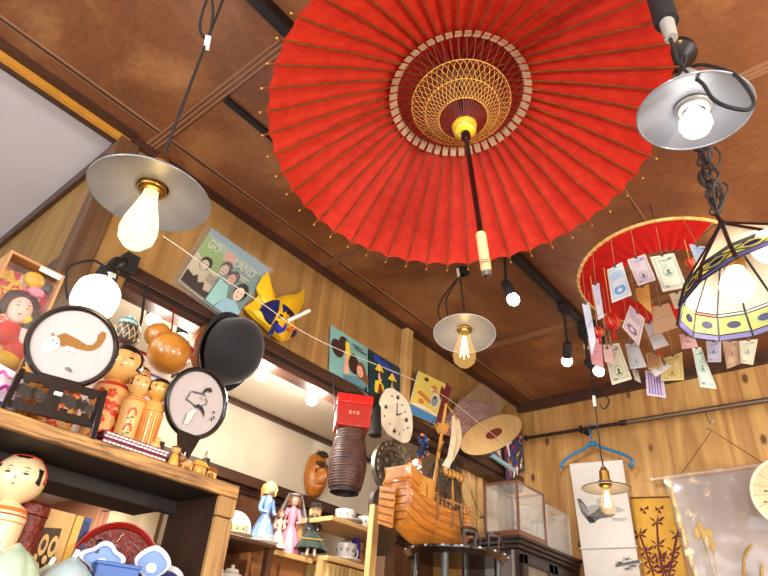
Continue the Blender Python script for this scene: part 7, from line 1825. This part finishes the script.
# ------------------------------------------------------------------ stained glass pendant
SN = V(-.20, -.05, 1).normalized(); SR = .145; SC = EYE + V(-.53, 6.88, 3.93) * SR
sx_ = SN.cross(V(0, 1, 0)).normalized(); sy_ = SN.cross(sx_).normalized(); NP = 14
def sg_(k, r, h): a = 2 * PI * (k + .3) / NP; return SC + (sx_ * math.cos(a) + sy_ * math.sin(a)) * r * SR + SN * h * SR
def glow_glass(name, rgb, tr=.62):
    return paper_trans(name, rgb, tuple(min(255, int(v * 1.05) + 4) for v in rgb), tr, 18)
G_w = glow_glass('opal white glass', (236, 224, 200)); G_g = glow_glass('pale green glass', (176, 190, 110)); G_y = glow_glass('amber green glass', (214, 196, 110)); G_p = glow_glass('lilac glass', (120, 112, 170)); G_n = glow_glass('navy glass', (28, 30, 70), .3); G_r = glow_glass('rose glass', (186, 120, 100)); G_ww = glow_glass('clear white glass', (240, 238, 234))
M_lead = mat('dark lead came', (42, 38, 40), .4, .6)
t = thing('stained_glass_lamp', 'white stained glass pendant lampshade with green border at the right edge', 'lamp', SC)
prof = [(.96, .0), (.925, .055), (.805, .240), (.785, .270), (.12, .96)]
lead = MB()
for k in range(NP):
    def quad(i, mt, name, extra=None):
        (r0, h0), (r1, h1) = prof[i], prof[i + 1]
        b = MB(); a, c_, d, e = sg_(k, r0, h0), sg_(k + 1, r0, h0), sg_(k + 1, r1, h1), sg_(k, r1, h1)
        nr = (c_ - a).cross(e - a).normalized()
        if nr.dot(a - SC) < 0: nr.negate()
        b.hexa([a, c_, d, e], [p - nr * .002 for p in (a, c_, d, e)], mt)
        if extra:
            for sgn in (1, -1):
                off = nr * (.0006 if sgn > 0 else -.0026); m_ = (a + c_ + d + e) / 4
                dm = [a.lerp(e, .5), (a + c_) / 2, c_.lerp(d, .5), (e + d) / 2]
                b.face([p.lerp(m_, .12) + off for p in dm], G_y if k % 2 else G_g)
                u_ = (c_ - a) * .5; w_ = (e - a) * .5
                b.face([m_ + u_ * .42 * math.cos(q * PI / 7) + w_ * .40 * math.sin(q * PI / 7) + off * 1.6 for q in range(14)], G_n)
            for p, q in ((a.lerp(e, .5), (a + c_) / 2), ((a + c_) / 2, c_.lerp(d, .5)), (c_.lerp(d, .5), (e + d) / 2), ((e + d) / 2, a.lerp(e, .5))): lead.tube([p, q], .0014, M_lead, 5)
        b.build(name, t)
    quad(0, G_p, 'lilac_edge_panel'); quad(1, G_y if k % 2 == 0 else G_g, 'border_panel', True); quad(2, G_ww if k % 3 else G_r, 'white_strip_panel'); quad(3, G_w, 'opal_panel')
    lead.tube([sg_(k, *p) for p in prof], .0034, M_lead, 6)
for (r, h) in prof: lead.tube([sg_(k, r, h) for k in range(NP)], .0026 if h not in (0,) else .0016, M_lead, 6, closed=True)
lead.build('lead_came', t)
apex = SC + SN * .96 * SR
b = MB(); b.lathe([(.128 * SR, -.004), (.13 * SR, .004), (.08 * SR, .012), (.03 * SR, .022), (.02 * SR, .04), (0, .042)], M_lead, apex, SN, 24); b.build('cap', t)
M_bulbw = emit('white globe bulb', (255, 248, 238), 7)
for (px, py, dd, r_) in ((737, 287, 1.15, .0265), (770, 246, 1.08, .0265)):
    q = W(px, py, d=dd); ax = (apex - SN * .02 - q).normalized()
    b = MB(); b.lathe([(0, -r_), (r_ * .6, -r_ * .8), (r_, 0), (r_ * .85, r_ * .6), (r_ * .55, r_ * 1.15), (r_ * .5, r_ * 1.4)], M_bulbw, q, ax, 24); b.build('bulb', t)
    b = MB(); b.lathe([(r_ * .55, r_ * 1.3), (r_ * .62, r_ * 1.5), (r_ * .6, r_ * 2.2), (.004, r_ * 2.4)], M_brass, q, ax, 18); b.tube([q + ax * r_ * 2.3, apex - SN * .012], .004, M_brass, 8); b.build('socket', t)
    point('glass_lamp_light', q - ax * (r_ + .012), .9, NEUT, .02)
pt = V(apex.x, apex.y, CEIL)
b = MB(); q0 = apex + SN * .04; nL = int((CEIL - q0.z) / .020)
for i in range(nL): b.torus(V(apex.x + (q0.x - apex.x) * (1 - i / nL), apex.y, q0.z + .010 + i * .020), .0095, .0016, M_brass if False else M_lead, (1, 0, 0) if i % 2 else (0, 1, 0), 14, 5)
b.build('chain', t)
b = MB(); b.lathe([(.045, 0), (.045, -.012), (.02, -.03), (.004, -.034)], M_lead, pt, n=28); b.build('ceiling_rose', t)
rr = random.Random(12)
for k in range(9):
    pts = [q0 + V(rr.uniform(-.004, .004), 0, .0)]
    for i in range(1, 9):
        z = q0.z + (CEIL - .03 - q0.z) * (i / 9) * (.85 if k % 2 else 1); s = .007 + .012 * math.sin(PI * min(1, i / 5))
        pts.append(V(apex.x + rr.uniform(-s, s), apex.y + rr.uniform(-s, s), z + rr.uniform(-.012, .012)))
    b = MB(); b.tube(smooth(pts, 4), .0022, mat('dark bundled cable', (46, 38, 36), .6), 6); b.build('cable', t)
for (dx, z0, h) in ((.026, .13, .05), (.022, .05, .03), (-.02, .09, .04)):
    b = MB(); o = V(apex.x, apex.y, q0.z + z0); b.tube(smooth([o, o + V(dx * .7, 0, h * .5), o + V(dx, 0, 0), o + V(dx * .6, 0, -h * .5), o + V(0, 0, -h * .3)]), .0022, mat('dark bundled cable', (46, 38, 36)), 6); b.build('cable_loop', t)
